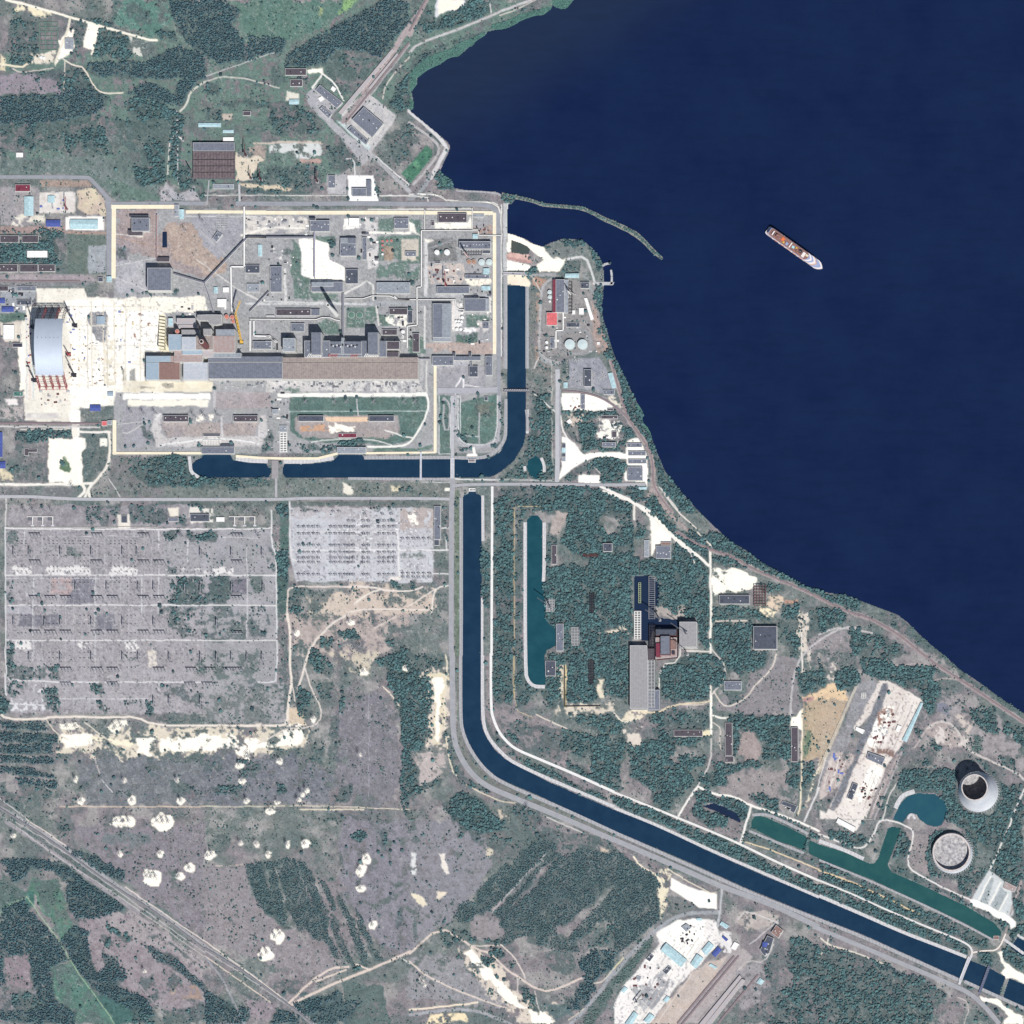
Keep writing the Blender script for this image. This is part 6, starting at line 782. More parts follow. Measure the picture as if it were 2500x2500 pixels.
# dykes across the channels
def dyke(t,pts,w):
    global WM
    WM &= ~(sdist(GX,GY,PX(t,pts))<w)
dyke('X',[1840,1310,1800,1480],5)
dyke('Y',[1780,1480,1740,1600,1700,1720],6)
# ------------------------------------------------------------------ ground sheet
gz=np.where(WM,-4.0,0.0).astype(np.float32)
co=np.stack([(GX-1250)*S,(1250-GY)*S,gz],-1).reshape(-1,3).astype(np.float32)
idx=np.arange(NG*NG).reshape(NG,NG)
q=np.stack([idx[:-1,:-1],idx[1:,:-1],idx[1:,1:],idx[:-1,1:]],-1).reshape(-1,4)
me=bpy.data.meshes.new('ground'); me.vertices.add(len(co)); me.vertices.foreach_set('co',co.ravel())
me.loops.add(q.size); me.loops.foreach_set('vertex_index',q.ravel().astype(np.int32))
me.polygons.add(len(q)); me.polygons.foreach_set('loop_start',np.arange(0,q.size,4,dtype=np.int32))
try: me.polygons.foreach_set('loop_total',np.full(len(q),4,np.int32))
except Exception: pass
me.update(calc_edges=True)
at=me.color_attributes.new('soil','FLOAT_COLOR','POINT')
at.data.foreach_set('color',np.concatenate([COLR.reshape(-1,3),np.ones((NG*NG,1),np.float32)],1).astype(np.float32).ravel())
gm=bpy.data.materials.new('ground_soil'); gm.use_nodes=True; t_=gm.node_tree; N_=t_.nodes; L_=t_.links; b_=N_["Principled BSDF"]
b_.inputs["Roughness"].default_value=.95; b_.inputs["Specular IOR Level"].default_value=.1
ca=N_.new("ShaderNodeVertexColor"); ca.layer_name='soil'; ge=N_.new("ShaderNodeNewGeometry")
def nz(sc,det,lo,hi):
    n=N_.new("ShaderNodeTexNoise"); n.inputs["Scale"].default_value=sc; n.inputs["Detail"].default_value=det; n.inputs["Roughness"].default_value=.7
    L_.new(ge.outputs["Position"],n.inputs["Vector"]); r=N_.new("ShaderNodeMapRange"); r.inputs[1].default_value=.3; r.inputs[2].default_value=.7
    r.inputs[3].default_value=lo; r.inputs[4].default_value=hi; L_.new(n.outputs["Fac"],r.inputs[0]); return r.outputs[0]
m1=N_.new("ShaderNodeMath"); m1.operation='MULTIPLY'; L_.new(nz(.30,4,.70,1.30),m1.inputs[0]); L_.new(nz(.07,5,.88,1.12),m1.inputs[1])
vm=N_.new("ShaderNodeMix"); vm.data_type='RGBA'; vm.blend_type='MULTIPLY'; bw_=N_.new('ShaderNodeRGBToBW'); L_.new(ca.outputs['Color'],bw_.inputs[0]); rf=N_.new('ShaderNodeMapRange'); rf.inputs[1].default_value=.1; rf.inputs[2].default_value=.65; rf.inputs[3].default_value=1; rf.inputs[4].default_value=.12; L_.new(bw_.outputs[0],rf.inputs[0]); L_.new(rf.outputs[0],vm.inputs[0]); vm.clamp_result=True
L_.new(ca.outputs["Color"],vm.inputs[6]); L_.new(m1.outputs[0],vm.inputs[7]); L_.new(vm.outputs[2],b_.inputs["Base Color"])
me.materials.append(gm); tag(link('ground',me),kind='structure')
# ------------------------------------------------------------------ water
def water_mat(name,rgb,rgb2,rough=.25):
    m=mat(name,rgb,.05,.0045 if name=='lake_water' else .02,rough=rough,spec=.25,rgb2=rgb2)
    if name=='lake_water':     # turbid shallows off the north-west shore, faint stretched streaks of tone
        t=m.node_tree; N=t.nodes; L=t.links; b=N["Principled BSDF"]; src=b.inputs["Base Color"].links[0].from_socket; g=N.new("ShaderNodeNewGeometry"); dp=N.new("ShaderNodeVectorMath"); dp.operation='DOT_PRODUCT'; dp.inputs[1].default_value=(.53,-.848,0)
        L.new(g.outputs["Position"],dp.inputs[0]); r=N.new("ShaderNodeMapRange"); r.interpolation_type='SMOOTHSTEP'; k=-312*.53-1225*.848; r.inputs[1].default_value=k; r.inputs[2].default_value=k+260; r.inputs[3].default_value=.75; r.inputs[4].default_value=0; L.new(dp.outputs["Value"],r.inputs[0])
        mx=N.new("ShaderNodeMix"); mx.data_type='RGBA'; L.new(r.outputs[0],mx.inputs[0]); L.new(src,mx.inputs[6]); mx.inputs[7].default_value=(*alb((34,48,72)),1)
        mp=N.new("ShaderNodeMapping"); mp.inputs["Scale"].default_value=(.012,.06,1); L.new(g.outputs["Position"],mp.inputs["Vector"]); n=N.new("ShaderNodeTexNoise"); n.inputs["Scale"].default_value=1; n.inputs["Detail"].default_value=6; L.new(mp.outputs[0],n.inputs["Vector"])
        r2=N.new("ShaderNodeMapRange"); r2.inputs[1].default_value=.3; r2.inputs[2].default_value=.7; r2.inputs[3].default_value=.94; r2.inputs[4].default_value=1.06; L.new(n.outputs["Fac"],r2.inputs[0])
        ml=N.new("ShaderNodeMix"); ml.data_type='RGBA'; ml.blend_type='MULTIPLY'; ml.inputs[0].default_value=1; L.new(mx.outputs[2],ml.inputs[6]); L.new(r2.outputs[0],ml.inputs[7]); L.new(ml.outputs[2],b.inputs["Base Color"])
    return m
WMAT=dict(lake=water_mat('lake_water',(15,31,68),(21,38,74)),canal=water_mat('canal_water',(24,50,76),(31,59,84)),pond=water_mat('basin_water',(26,70,84),(36,82,94)),
 teal=water_mat('teal_water',(36,80,84),(48,92,92)),pond2=water_mat('pond_water',(38,80,98),(44,90,104)),dark=water_mat('dark_water',(28,42,68),(34,50,76)),brown=water_mat('pool_water',(66,80,82),(84,90,84)))
for nm,pl,k in WATERS:
    w_=[((x-1250)*S,(1250-y)*S) for x,y in pl]; w_=inset(ccw(w_),-2.2 if nm!='settling_pool' else 0)
    mb=MB(); n=len(w_); mb.v=[(x,y,-.5) for x,y in w_]; mb.f=[tuple(range(n))]
    o=mb.build(nm,WMAT[k]); tag(o,kind='structure')
# breakwater
bw=[((x-1250)*S,(1250-y)*S) for x,y in smooth_line(BREAK,1)]
bwid=np.interp(np.linspace(0,1,len(bw)),np.linspace(0,1,len(BREAK)),BREAK_W)
v,f=strip(bw,[wd*S*(.85+.3*rnd.random()) for wd in bwid],1.0); v2,f2=strip(bw,[wd*S*1.4 for wd in bwid],-3.5)
mb=MB(); n=len(v); mb.v=v+v2; mb.f=f+[(2*i,2*i+2,n+2*i+2,n+2*i)[::-1] for i in range(len(bw)-1)]+[(2*i+1,2*i+3,n+2*i+3,n+2*i+1) for i in range(len(bw)-1)]
o=mb.build('breakwater',mat('breakwater_rubble',(128,138,130),.25,.2,rgb2=(158,152,146))); tag(o,'long curved rubble breakwater overgrown with scrub reaching out into the lake','breakwater')
for p_,w_,lb in ((pier[0]+pier[1][:1],5,'pale concrete boat pier with an L-shaped arm below the peninsula'),(pier[1],3.2,'narrow rubble arm at the end of the boat pier'),(pier[2],3.4,'short overgrown rubble spur north of the boat pier')):
    v,f=strip([((x-1250)*S,(1250-y)*S) for x,y in p_],w_*S*1.5,1.3); mb=MB(); mb.v=v; mb.f=f
    n=len(v); k=n//2; vb=[(x,y,-4) for x,y,z in v]; mb.v=v+vb
    mb.f=f+[(2*i,2*i+2,n+2*i+2,n+2*i)[::-1] for i in range(k-1)]+[(2*i+1,2*i+3,n+2*i+3,n+2*i+1) for i in range(k-1)]+[(0,1,n+1,n),(2*k-2,2*k-1,n+2*k-1,n+2*k-2)]
    tag(mb.build('pier',CONC),lb,'pier')
# ------------------------------------------------------------------ roads, banks, lanes (each a sheet a little above the one below)
ZR=[0.12]
def road(name,rgb,t,pts,wd,it=2,kind='structure',m=None,pxs=None,gap=None):
    p=pxs or PX(t,pts); p=smooth_line(p,it) if it else p
    wp=[((x-1250)*S,(1250-y)*S) for x,y in p]
    v,f=strip(wp,[q*S for q in wd] if isinstance(wd,list) else wd*S,ZR[0]); ZR[0]+=0.03
    mb=MB(); mb.v=v; mb.f=f; o=mb.build(name,m or mat(name+'_surface_%d_%d_%d'%rgb,rgb,.10,.06,rgb2=tuple(max(0,q-14) for q in rgb))); tag(o,kind=kind); ROADL.append((p,(wd if not isinstance(wd,list) else max(wd))))
    return o
ROADL=[]
BANK=mat('bank_slabs',(182,184,188),.10,.2,rgb2=(154,156,162),stripe=(0,11,.15)); BANK2=mat('bank_slabs_pale',(222,222,224),.10,.2,rgb2=(184,184,188),stripe=(0,11,.12))
# canal banks
for t,p,wd,m in [('N',[1690,0,1690,225],7,BANK2),('H',[420,965,420,1932],8,BANK),('H',[165,830,165,1932],9,BANK),('N',[1487,-100,1487,180,1480,280,1420,370,1330,440,1200,460,1000,452],8,BANK),
 ('N',[1680,0,1690,60,1690,200],7,BANK),('N',[0,650,970,658],6,BANK),('N',[150,455,960,452],8,BANK),('M',[680,460,800,482,980,488],10,BANK2),('M',[1130,490,1300,492,1450,480,1600,455],10,BANK2),
 ('M',[240,440,250,520,255,590,330,640],8,BANK2),('N',[1066,830,1066,2320],8,BANK),('N',[1270,810,1272,1240],7,BANK2),('N',[1265,1780,1265,2320],6,BANK2),
 ('W',[482,0,482,600,500,720,560,870,640,990,720,1085,850,1190,1170,1330,1500,1470,1932,1670],8,BANK),('W',[688,0,688,560,710,700,760,800,830,880,930,980,1060,1050,1300,1160,1500,1245,1932,1430],8,BANK2),
 ('X',[0,1052,420,1222,880,1440,1400,1665,1932,1895],7,BANK2),('X',[0,1285,700,1590,1300,1860,1480,1932,1932,2110],8,BANK),('Y',[0,722,400,895,800,1072,1100,1185,1390,1300],8,BANK2),('Y',[0,950,400,1105,800,1285,1310,1515],8,BANK),('Y',[1370,1530,1700,1680,1932,1785],8,BANK),
 ('R',[318,290,318,1700,345,1790,400,1840,505,1842],8.5,BANK2),('R',[498,290,498,700,490,850],8,BANK2),('R',[410,1838,505,1842],5,BANK2),('N',[1820,455,1850,520,1850,590],7,BANK2),('N',[1665,535,1670,580],7,BANK2),
 ('X',[1300,1120,1440,1110,1640,1200,1830,1300],7,BANK),('X',[1270,1270,1560,1390,1790,1480],6,BANK),('Y',[0,205,240,290,420,375],9,BANK2),('Y',[0,385,500,590,1000,815,1400,1010,1640,1140],5,BANK),
 ('T',[720,1830,750,1760,800,1700,900,1670],11,BANK2),('T',[840,1932,850,1895,880,1885,905,1932],6,BANK2),('Y',[1740,1130,1932,1270],7,BANK2),('Y',[1870,1090,1932,1130],6,BANK2),
 ('C',[450,1800,800,1815,880,1850],4,BANK)]:
    road('canal_bank',(0,0,0),t,p,wd,m=m)
# asphalt and concrete roads
ASP=(156,160,168); 
for c,t,p,wd in [
 (ASP,'A',[-100,1670,820,1670,860,1690,1040,1890],9),(ASP,'D',[1020,330,1030,420,1030,1060],13),(ASP,'D',[1000,370,1080,378,1500,372,1932,375],9.5),(ASP,'F',[-120,228,600,230,1300,225,1932,232],11),
 (ASP,'G',[450,232,1000,235,1350,240,1450,260,1510,320,1530,420,1530,1932],11),(ASP,'O',[1050,0,1052,480,1050,560],9),((190,192,198),'O',[505,560,505,1930],7.5),((176,178,186),'O',[330,500,700,505,1040,490],14),
 ((166,168,174),'N',[985,640,985,780,975,880,973,1500,972,2330],12.5),((166,168,174),'W',[403,-30,405,560,415,750,450,900,540,1060,640,1170,760,1250,1000,1350,1500,1555,1932,1745],13),
 ((166,168,174),'X',[-20,1345,400,1525,700,1655,1020,1800,1400,1932,1600,2018,1932,2178],13),((166,168,174),'Y',[-60,1010,400,1200,800,1370,1250,1560,1420,1640,1560,1760,1700,1932],11),
 ((184,186,192),'L',[-50,822,300,820,500,835,800,848,1932,848],7.5),((182,184,190),'M',[-20,848,700,848,1100,848,1350,835,1932,838],7),((182,184,190),'N',[-20,838,700,838,960,845],7),
 ((176,178,184),'N',[985,720,1150,704,1932,704],7),((176,178,184),'Q',[-20,1608,300,1606,800,1615,1330,1608],7.5),((190,192,198),'Q',[295,250,300,480,295,700,297,1300,290,1580],11),((170,172,180),'Q',[322,480,325,1300],4),
 ((236,236,236),'N',[1360,725,1358,1200,1353,2330],6),((236,236,236),'W',[768,-20,768,500,790,600,840,720,920,820,1010,890,1200,970,1500,1095,1932,1290],6.5),((232,232,230),'X',[-20,900,200,985,580,1140,900,1270,1180,1390,1500,1550,1932,1740],5.5),
 ((226,226,226),'Y',[-20,570,300,700,600,840,1000,1010,1300,1130,1420,1190,1450,1260,1425,1300],4.5),((208,210,214),'Y',[1440,1280,1400,1360,1345,1500,1320,1560],6),
 ((230,222,214),'Y',[1440,1260,1560,1240,1690,1240,1760,1080],4),((160,158,162),'M',[1050,480,1050,650],16),((178,178,184),'M',[1060,650,1060,830],6),((196,198,200),'O',[0,470,0,480],1),
 ((176,178,184),'B',[40,1700,20,1932],3),((196,198,202),'B',[325,1740,330,1900],5),
]: road('road',c,t,p,wd)
# cream lane between the double perimeter fences
CRM=mat('cream_sand_lane',(244,236,212),.05,.05,rgb2=(232,222,196))
for t,p,wd in [('E',[104,268,850,268],9),('E',[138,262,134,1110],10),('E',[985,326,1932,326],8),('F',[0,336,1932,336],9),('G',[480,338,1250,338,1470,342],8.5),('G',[1484,335,1484,1932],8),('H',[36,1300,36,1760],8.5),
 ('O',[302,200,302,1235],7),('N',[830,405,160,412],5),('M',[-20,412,345,412],6),('M',[680,440,900,456,1100,462,1450,462,1600,425,1640,415],6),('L',[1082,100,1082,425],8.5),('L',[1060,412,1932,412],6)]:
    road('patrol_lane',(0,0,0),t,p,wd,it=0,m=CRM)
# perimeter fences of posts and panels along the lane
FM=mat('fence_concrete',(206,206,202),.1,.5)
def fence(t,p,lab,h=2.6,wd=.7,name='fence',m=None):
    q=[((x-1250)*S,(1250-y)*S) for x,y in PX(t,p)]; c=q[0]; th=thing(name,lab,'fence',(c[0],c[1],0))
    a=MB()
    for i in range(len(q)-1):
        A_=(q[i][0]-c[0],q[i][1]-c[1]); B_=(q[i+1][0]-c[0],q[i+1][1]-c[1])
        a.beam((*A_,h/2+.3),(*B_,h/2+.3),wd,h)
        L=math.dist(A_,B_); n=max(1,int(L/45))
        for k in range(n+1): MB().box(A_[0]+(B_[0]-A_[0])*k/n,A_[1]+(B_[1]-A_[1])*k/n,0,wd*1.7,wd*1.7,h+1).build('post',m or FM,th)
    a.build('fence_panel',m or FM,th)
for t,p,l in [('E',[104,244,850,244],'pale concrete fence along the north-west lane west of the gatehouse'),('E',[112,240,108,1112],'pale perimeter fence on the west side beside the road'),('F',[-240,316,1932,313,2900,318],'long pale north perimeter fence beside the plant road'),
 ('G',[1505,340,1508,1932],'east perimeter fence between the lane and the canal road'),('G',[1465,350,1465,1932],'inner east fence on the plant side of the cream lane'),('O',[320,200,322,1240,0,1252],'pale fence round the south-east corner of the plant lane'),
 ('L',[1065,100,1062,428,1900,428],'south-west perimeter fence with a square corner near the pump bay'),('G',[580,105,800,120,950,205,1420,205,1560,275,1566,600],'white fence following the shore road round its curve'),
 ('B',[0,1842,1340,1842],'white fence with small square bays north of the plant road'),('N',[1560,912,1932,912],'thin yellowish fence north of the long basin'),('R',[213,140,213,1932],'thin yellowish fence running down the west side of the long basin'),
 ('Y',[430,0,500,1],'short fence at the foot of the storage yard'),('T',[370,610,0,1440],'straight grey fence between the sand field and the storage yard'),('L',[60,1108,1490,1108],'thin grey fence along the north edge of the large switchyard')]:
    fence(t,p,l,wd=1.0 if 'yellow' not in l else .6,m=mat('fence_yellow',(206,190,140),.1,.5) if 'yellow' in l else None)
# rail tracks
RL=mat('rail_ballast',(150,134,140),.15,.2,rgb2=(168,152,154)); RS=mat('rail_steel',(104,98,108),.1,.4)
RG=mat('rail_ballast_grey',(150,150,156),.12,.2,rgb2=(132,132,138))
def railway(t,p,wd=4.2):
    o=road('railway',(0,0,0),t,p,wd,m=RG if t in 'Za' else RL); pts=[((x-1250)*S,(1250-y)*S) for x,y in smooth_line(PX(t,p),2)]
    for s_ in (-1,1):
        v,f=strip(pts,.9,ZR[0]+.05); 
        n=[]; 
        for i in range(0,len(v),2):
            a=np.array(v[i][:2]); b=np.array(v[i+1][:2]); d=(b-a)/np.linalg.norm(b-a)*1.1*s_; n+=[(*(a+d),ZR[0]+.12),(*(b+d),ZR[0]+.12)]
        mb=MB(); mb.v=n; mb.f=f; mb.build('rail',RS if t not in 'Za' else STEEL,o)
    ZR[0]+=.12
for t,p in [('Q',[930,150,1050,600,1130,850,1280,1040,1380,1200,1430,1400,1420,1600,1500,1750,1640,1932]),('S',[200,0,480,150,760,240,900,340,1200,460,1500,590,1700,700,1932,790]),('T',[370,0,500,50,750,190,1050,440,1350,630,1932,1020]),
 ('B',[1330,1160,1650,760,1932,400]),('C',[0,300,160,-10]),('I',[-40,175,500,180,950,178]),('L',[-40,130,960,132]),('c',[800,640,620,850,420,1092]),('c',[830,640,440,1110]),('c',[960,765,690,1092]),('Q',[360,505,600,525,800,580,950,670,1100,800,1180,900]),('Z',[0,-100,480,200,1000,590,1500,900,1932,1225]),('a',[0,1215,400,1455,800,1760,1020,1932])]: railway(t,p)
# ------------------------------------------------------------------ buildings
B=bld
for a in [
 # north-west corner
 ('A',(612,362,692,464),8,'l','small grey flat-roofed block beside the sandy vertical track in the north-west clearing'),
 ('A',(152,1440,216,1482),6,'w','small white shed with a thin wall beside it in the north-west scrub'),
 ('D',(143,195,286,260),9,'R','maroon-roofed shed below the road in the upper left corner yard'),
 ('D',(228,308,312,487),8,'c','pale cyan roofed hall standing upright in the upper left yard'),
 ('D',(450,300,513,364),6,'c','small cyan-roofed shed amid the left construction yard'),
 ('D',(437,530,568,590),8,'b','bright blue roofed hall left of the long cyan hall'),
 ('D',(660,524,921,612),9,'c','long pale cyan hall with seams beside the plant road'),
 ('D',(0,675,176,742),7,'m','dark purple roofed store on the left edge, upper of two rows in the grove'),
 ('D',(206,675,362,742),7,'m','dark purple roofed store right of its twin in the upper row of the grove'),
 ('D',(-20,948,167,1020),7,'m','dark long roof at the left edge in the lower row of the grove'),
 ('D',(186,948,358,1020),7,'m','dark long roof in the middle of the lower row of the grove'),
 ('D',(362,950,520,1016),7,'m','dark long roof at the right end of the lower row, partly under trees'),
 ('D',(256,820,446,882),6,'w','white roof with a faint red patch in the middle of the dark grove'),
 ('D',(925,1070,972,1112),8,'G','dark small gatehouse block west of the cyan one at the rail gate'),
 ('D',(1005,1062,1052,1112),9,'c','cyan-roofed gatehouse where the tracks enter the plant'),
 ('D',(1647,385,1688,495),10,'l','grey-blue half of the north checkpoint over the cream lane'),
 ('D',(1692,430,1733,518),9,'c','cyan half of the north checkpoint over the cream lane'),
 ('B',(758,645,958,710),9,'m','plum roof with white flecks, upper of two north of the pale court'),
 ('B',(805,750,921,815),8,'m','square plum roof just below the long plum roof near the forest edge'),
 ('B',(797,938,888,982),7,'c','pale cyan roof on the small white court south of the plum roofs'),
 ('B',(360,1050,433,1090),7,'m','little dark and white hut in the scrub north of the rubble field'),
 ('B',(-60,1160,150,1196),6,'c','long thin pale cyan roof hidden in trees north of the striped workshop'),
 ('B',(172,1225,270,1252),5,'c','tiny pale cyan roof just above the striped workshop'),
 ('B',(172,1294,273,1332),5,'w','small white roof touching the striped workshop from the north'),
 ('B',(75,1735,273,1782),6,'l','pale grey flat roof south of the striped workshop'),
 ('B',(1165,1655,1231,1772),9,'g','upright grey block west of the white-paved court'),
 ('B',[1085,800,1300,965,1245,1022,1043,852],10,'g','long grey block lying diagonally in the station court'),
 ('B',[1110,1000,1200,1075,1168,1118,1078,1032],9,'g','small diagonal grey block below the long one in the station court'),
 ('B',[1500,1010,1686,1166,1580,1297,1388,1130],15,'g','large diagonal station hall with a ribbed grey roof'),
 ('B',[1385,1185,1546,1330,1520,1368,1343,1222],10,'g','narrow grey annex parallel to the diagonal station hall'),
 ('B',[1068,925,1105,905,1130,935,1090,960],5,'w','tiny white hut with a reddish yard in the station court'),
 ('B',[1205,810,1240,835,1218,868,1185,842],5,'w','tiny white kiosk by the lawn north of the station court'),
 # plant, north band
 ('E',(1835,712,1881,846),6,'c','narrow cyan shed on reddish ground east of the pipe bridge'),
 ('E',(1685,950,1856,1046),9,'G','grey roof with pale rim beside the upright workshop'),
 ('E',(1705,1172,1853,1268),8,'l','light grey square roof south of the rimmed one'),
 ('E',(1313,1212,1357,1284),6,'c','small cyan shed by the white box near the blocks'),
 ('E',(1420,1215,1492,1272),7,'w','white box shed near the bend of the pipe bridge'),
 ('E',(1355,1352,1462,1446),8,'w','bright white flat store with thin rim north of the old reactor'),
 ('E',[1355,555,1416,590,1345,682,1300,636],9,'g','small grey hall set diagonally at the foot of the tilted slabs'),
 ('F',(1215,396,1338,500),9,'w','dazzling white flat store on the white pad near the north lane'),
 ('F',(1178,1000,1326,1172),11,'G','dark violet square roof right of the white tarps'),
 ('F',(1375,625,1427,890),8,'g','narrow upright grey hall east of the stepped office block'),
 ('F',(445,905,487,932),4,'x','tiny dark shed east of the upright workshop'),
 ('G',(298,396,470,520),10,'g','grey stepped roof on the lawn north-east of the offices'),
 ('G',(430,790,560,848),8,'g','grey block in the middle of the square pale court'),
 ('G',(818,340,1158,448),12,'m','big violet hall under the north lane'),
 ('G',(1235,350,1362,384),7,'l','small pale grey roof right of the big violet hall'),
 ('G',(735,435,775,488),6,'m','small square maroon hut left of the big violet hall'),
 ('G',(1228,585,1284,638),8,'c','cyan square hut north of the boiler house'),
 ('G',(1340,775,1437,815),9,'G','dark low annex at the right foot of the boiler house'),
 ('G',(780,905,850,930),5,'x','dark low pit house under the two white tanks'),
 ('G',(1352,990,1420,1060),9,'c','pale blue roof just below the paired white tanks'),
 ('G',(1330,1200,1379,1250),6,'c','left of two little cyan sheds near the east lane'),
 ('G',(1386,1200,1432,1250),6,'c','right of two little cyan sheds near the east lane'),
 ('G',(1345,1615,1418,1700),8,'g','grey square house beside the pond lawn near the east lane'),
 ('G',(243,1460,460,1535),11,'m','dark violet hall with white flecks north of the sand court'),
 ('G',(460,1485,519,1636),9,'G','narrow upright annex right of the dark violet hall'),
 ('K',(1367,500,1544,570),8,'m','dark violet low hall behind the eastern tower block'),
 ('K',(1727,548,1805,770),10,'m','upright dark violet hall at the east end of the turbine hall'),
 ('K',(292,430,450,530),9,'g','grey switch house with roof boxes north of the middle blocks'),
 ('J',(1535,645,1752,735),12,'g','grey block with a row of white dots behind the turbine hall'),
 ('K',(-10,640,65,735),11,'g','grey flat annex left of the white-walled block'),
 # south shore of the plant
 ('J',(475,1515,772,1592),12,'m','westernmost of four violet pump halls in the pond terrace'),
 ('J',(1303,1518,1592,1592),12,'m','second from the west of the four violet pump halls'),
 ('K',(375,1520,677,1587),12,'G','third of the four pump halls, with white flecks on its west roof end'),
 ('K',(1210,1520,1508,1587),12,'G','easternmost of four pump halls, beside the curved track'),
 ('J',(945,1735,1148,1762),5,'x','dark low screen house on the western pond terrace'),
 ('K',(845,1730,1066,1780),7,'R','maroon ribbed screen house on the eastern pond terrace'),
 ('J',(1760,1445,1836,1500),12,'l','light grey tall cube between the two pond terraces'),
 ('M',(1090,150,1162,210),6,'l','low grey equipment house above the white cells'),
 ('O',(700,210,806,338),12,'G','dark blue-grey square block in the office court'),
 ('O',(895,92,976,320),13,'g','upright grey office block nearest the canal road'),
 ('O',(880,570,924,620),7,'G','small dark cube on the pale square pavement'),
 # peninsula
 ('H',[868,812,1030,808,1030,858,868,858],10,'c','white and cyan arched roof north of the red-edged hall'),
 ('H',(1050,910,1152,986),10,'G','dark blue roof east of the striped chimney yard'),
 ('H',(945,1245,986,1290),5,'w','smaller white box south of the transformer yard'),
 ('H',(1030,1215,1088,1292),6,'w','larger white box south of the transformer yard'),
 ('H',[1090,1100,1126,1098,1206,1346,1170,1362],4,'w','long thin pale shed running down towards the shore'),
 ('H',(882,1388,1042,1442),6,'G','open-framed dark shed north of the two great tanks'),
 ('H',(690,1560,741,1690),7,'g','small grey pump house left of the two great tanks'),
 ('H',(1242,1618,1276,1650),5,'w','tiny white hut on the red-brown shore track'),
 ('Q',(606,250,696,452),12,'G','dark upright garage block in the middle of the car park'),
 ('Q',[890,297,940,288,988,462,940,476],7,'c','slanting pale cyan shed on the right of the car park'),
 ('Q',(366,405,411,466),6,'c','small cyan cube in the lower left corner of the car park'),
 ('Q',(838,490,967,546),7,'g','grey shed at the lower right of the car park'),
 ('Q',(568,545,619,716),6,'g','grey upright shed between the white storage courts'),
 ('Q',(882,710,956,736),6,'m','brown little shed at the end of the white court'),
 ('Q',(808,792,1006,834),6,'m','long dark roof in trees under the rail curve'),
 ('Q',(935,980,992,1052),7,'m','small dark roof in the ruined works yard'),
 ('Q',[400,860,440,833,470,872,428,898],5,'w','tilted white hut beside the junk yard'),
 ('Q',(345,1125,391,1176),7,'G','dark roof, topmost of a column of sheds along the road'),
 ('Q',(345,1180,391,1232),6,'c','pale cyan roof in the column of sheds along the road'),
 ('Q',(345,1236,391,1282),7,'G','dark grey roof third in the column of sheds along the road'),
 ('Q',(345,1287,391,1336),6,'l','light grey roof at the bottom of the column of sheds'),
 ('Q',(1118,1118,1290,1168),7,'g','northernmost of three ribbed garages on the white yard'),
 ('Q',(1130,1213,1334,1266),7,'g','middle one of three ribbed garages on the white yard'),
 ('Q',(1130,1310,1342,1360),7,'g','southernmost of three ribbed garages on the white yard'),
 ('Q',(1120,1400,1297,1560),12,'g','square grey depot with pale roof lines south of the garages'),
 ('Q',(820,1110,982,1166),9,'g','grey roof half hidden by trees in the works yard'),
 ('Q',(1253,1636,1346,1664),6,'c','thin cyan roof at the east end of the crossroad'),
 # woods east of the canal
 ('R',(567,505,616,686),6,'m','dark upright barrack in the wood beside the long basin'),
 ('R',(1052,488,1138,566),13,'G','dark cube with white walls alone in the middle of the wood'),
 ('R',(1440,458,1486,616),7,'l','narrow grey shed left of the white yard in the wood'),
 ('R',(1550,512,1692,632),11,'g','grey hall with a pale roof frame at the white yard'),
 ('R',(1598,476,1693,506),7,'n','brown low annex on top of the framed grey hall'),
 ('R',(610,1248,677,1504),11,'g','tall upright pump house on the inlet of the long basin'),
 ('R',(508,1597,604,1740),9,'G','grey pump house with white roof lines at the foot of the long basin'),
 ('S',(603,590,888,674),11,'G','dark glassy hall with a pale end bay beside the sand lot'),
 ('S',(925,885,1146,1101),19,'G','big square dark block with roof boxes in the eastern wood'),
 ('S',(648,1402,812,1486),9,'g','grey low hall at the fork of the woodland tracks'),
 ('X',(1045,250,1112,560),8,'m','long upright plum barrack in the middle wood'),
 ('X',(1041,565,1125,622),8,'m','square pale-rimmed head building under the plum barrack'),
 ('X',(1669,292,1733,618),9,'m','long upright plum barrack next to the sand field'),
 ('X',(560,316,832,378),8,'m','lying plum barrack left of the woodland road'),
 ('X',[1590,985,1728,1035,1695,1102,1655,1080,1665,1052,1570,1020],6,'G','dark L-shaped shed by the lower road junction'),
 # storage yard
 ('T',[462,1298,622,1355,592,1425,446,1362],11,'g','grey hall set diagonally in the bright storage yard'),
 ('T',[318,1588,367,1607,312,1752,262,1730],9,'G','narrow dark hall at the lower end of the storage yard'),
 ('T',[958,832,978,840,824,1202,784,1186],7,'c','very long pale cyan shed along the east side of the storage yard'),
 ('T',[742,1042,777,1056,752,1112,720,1096],6,'w','small white hall with black rim in the storage yard'),
 ('T',[350,1060,430,1090,410,1130,340,1090],6,'w','small white block on the west side of the storage yard'),
 ('Y',[178,-10,345,78,326,124,160,30],8,'w','white diagonal shed at the bottom end of the storage yard'),
 ('Y',[1752,585,1862,640,1838,690,1735,650],6,'u','striped rusty shed beside the comb-shaped white pavement'),
 # lower right construction base
 ('c',[345,552,482,664,442,712,308,600],12,'c','biggest cyan hall in the lower construction base'),
 ('c',[630,543,662,572,612,634,582,600],9,'c','upper one of two mid-sized cyan halls in the lower base'),
 ('c',[550,625,592,655,542,722,507,690],9,'c','lower one of two mid-sized cyan halls in the lower base'),
 ('c',[690,575,713,600,672,646,648,624],7,'b','bright blue stepped roof beside the cyan halls'),
 ('c',[725,503,757,530,745,540,718,515],6,'b','little blue roof by the entrance of the lower base'),
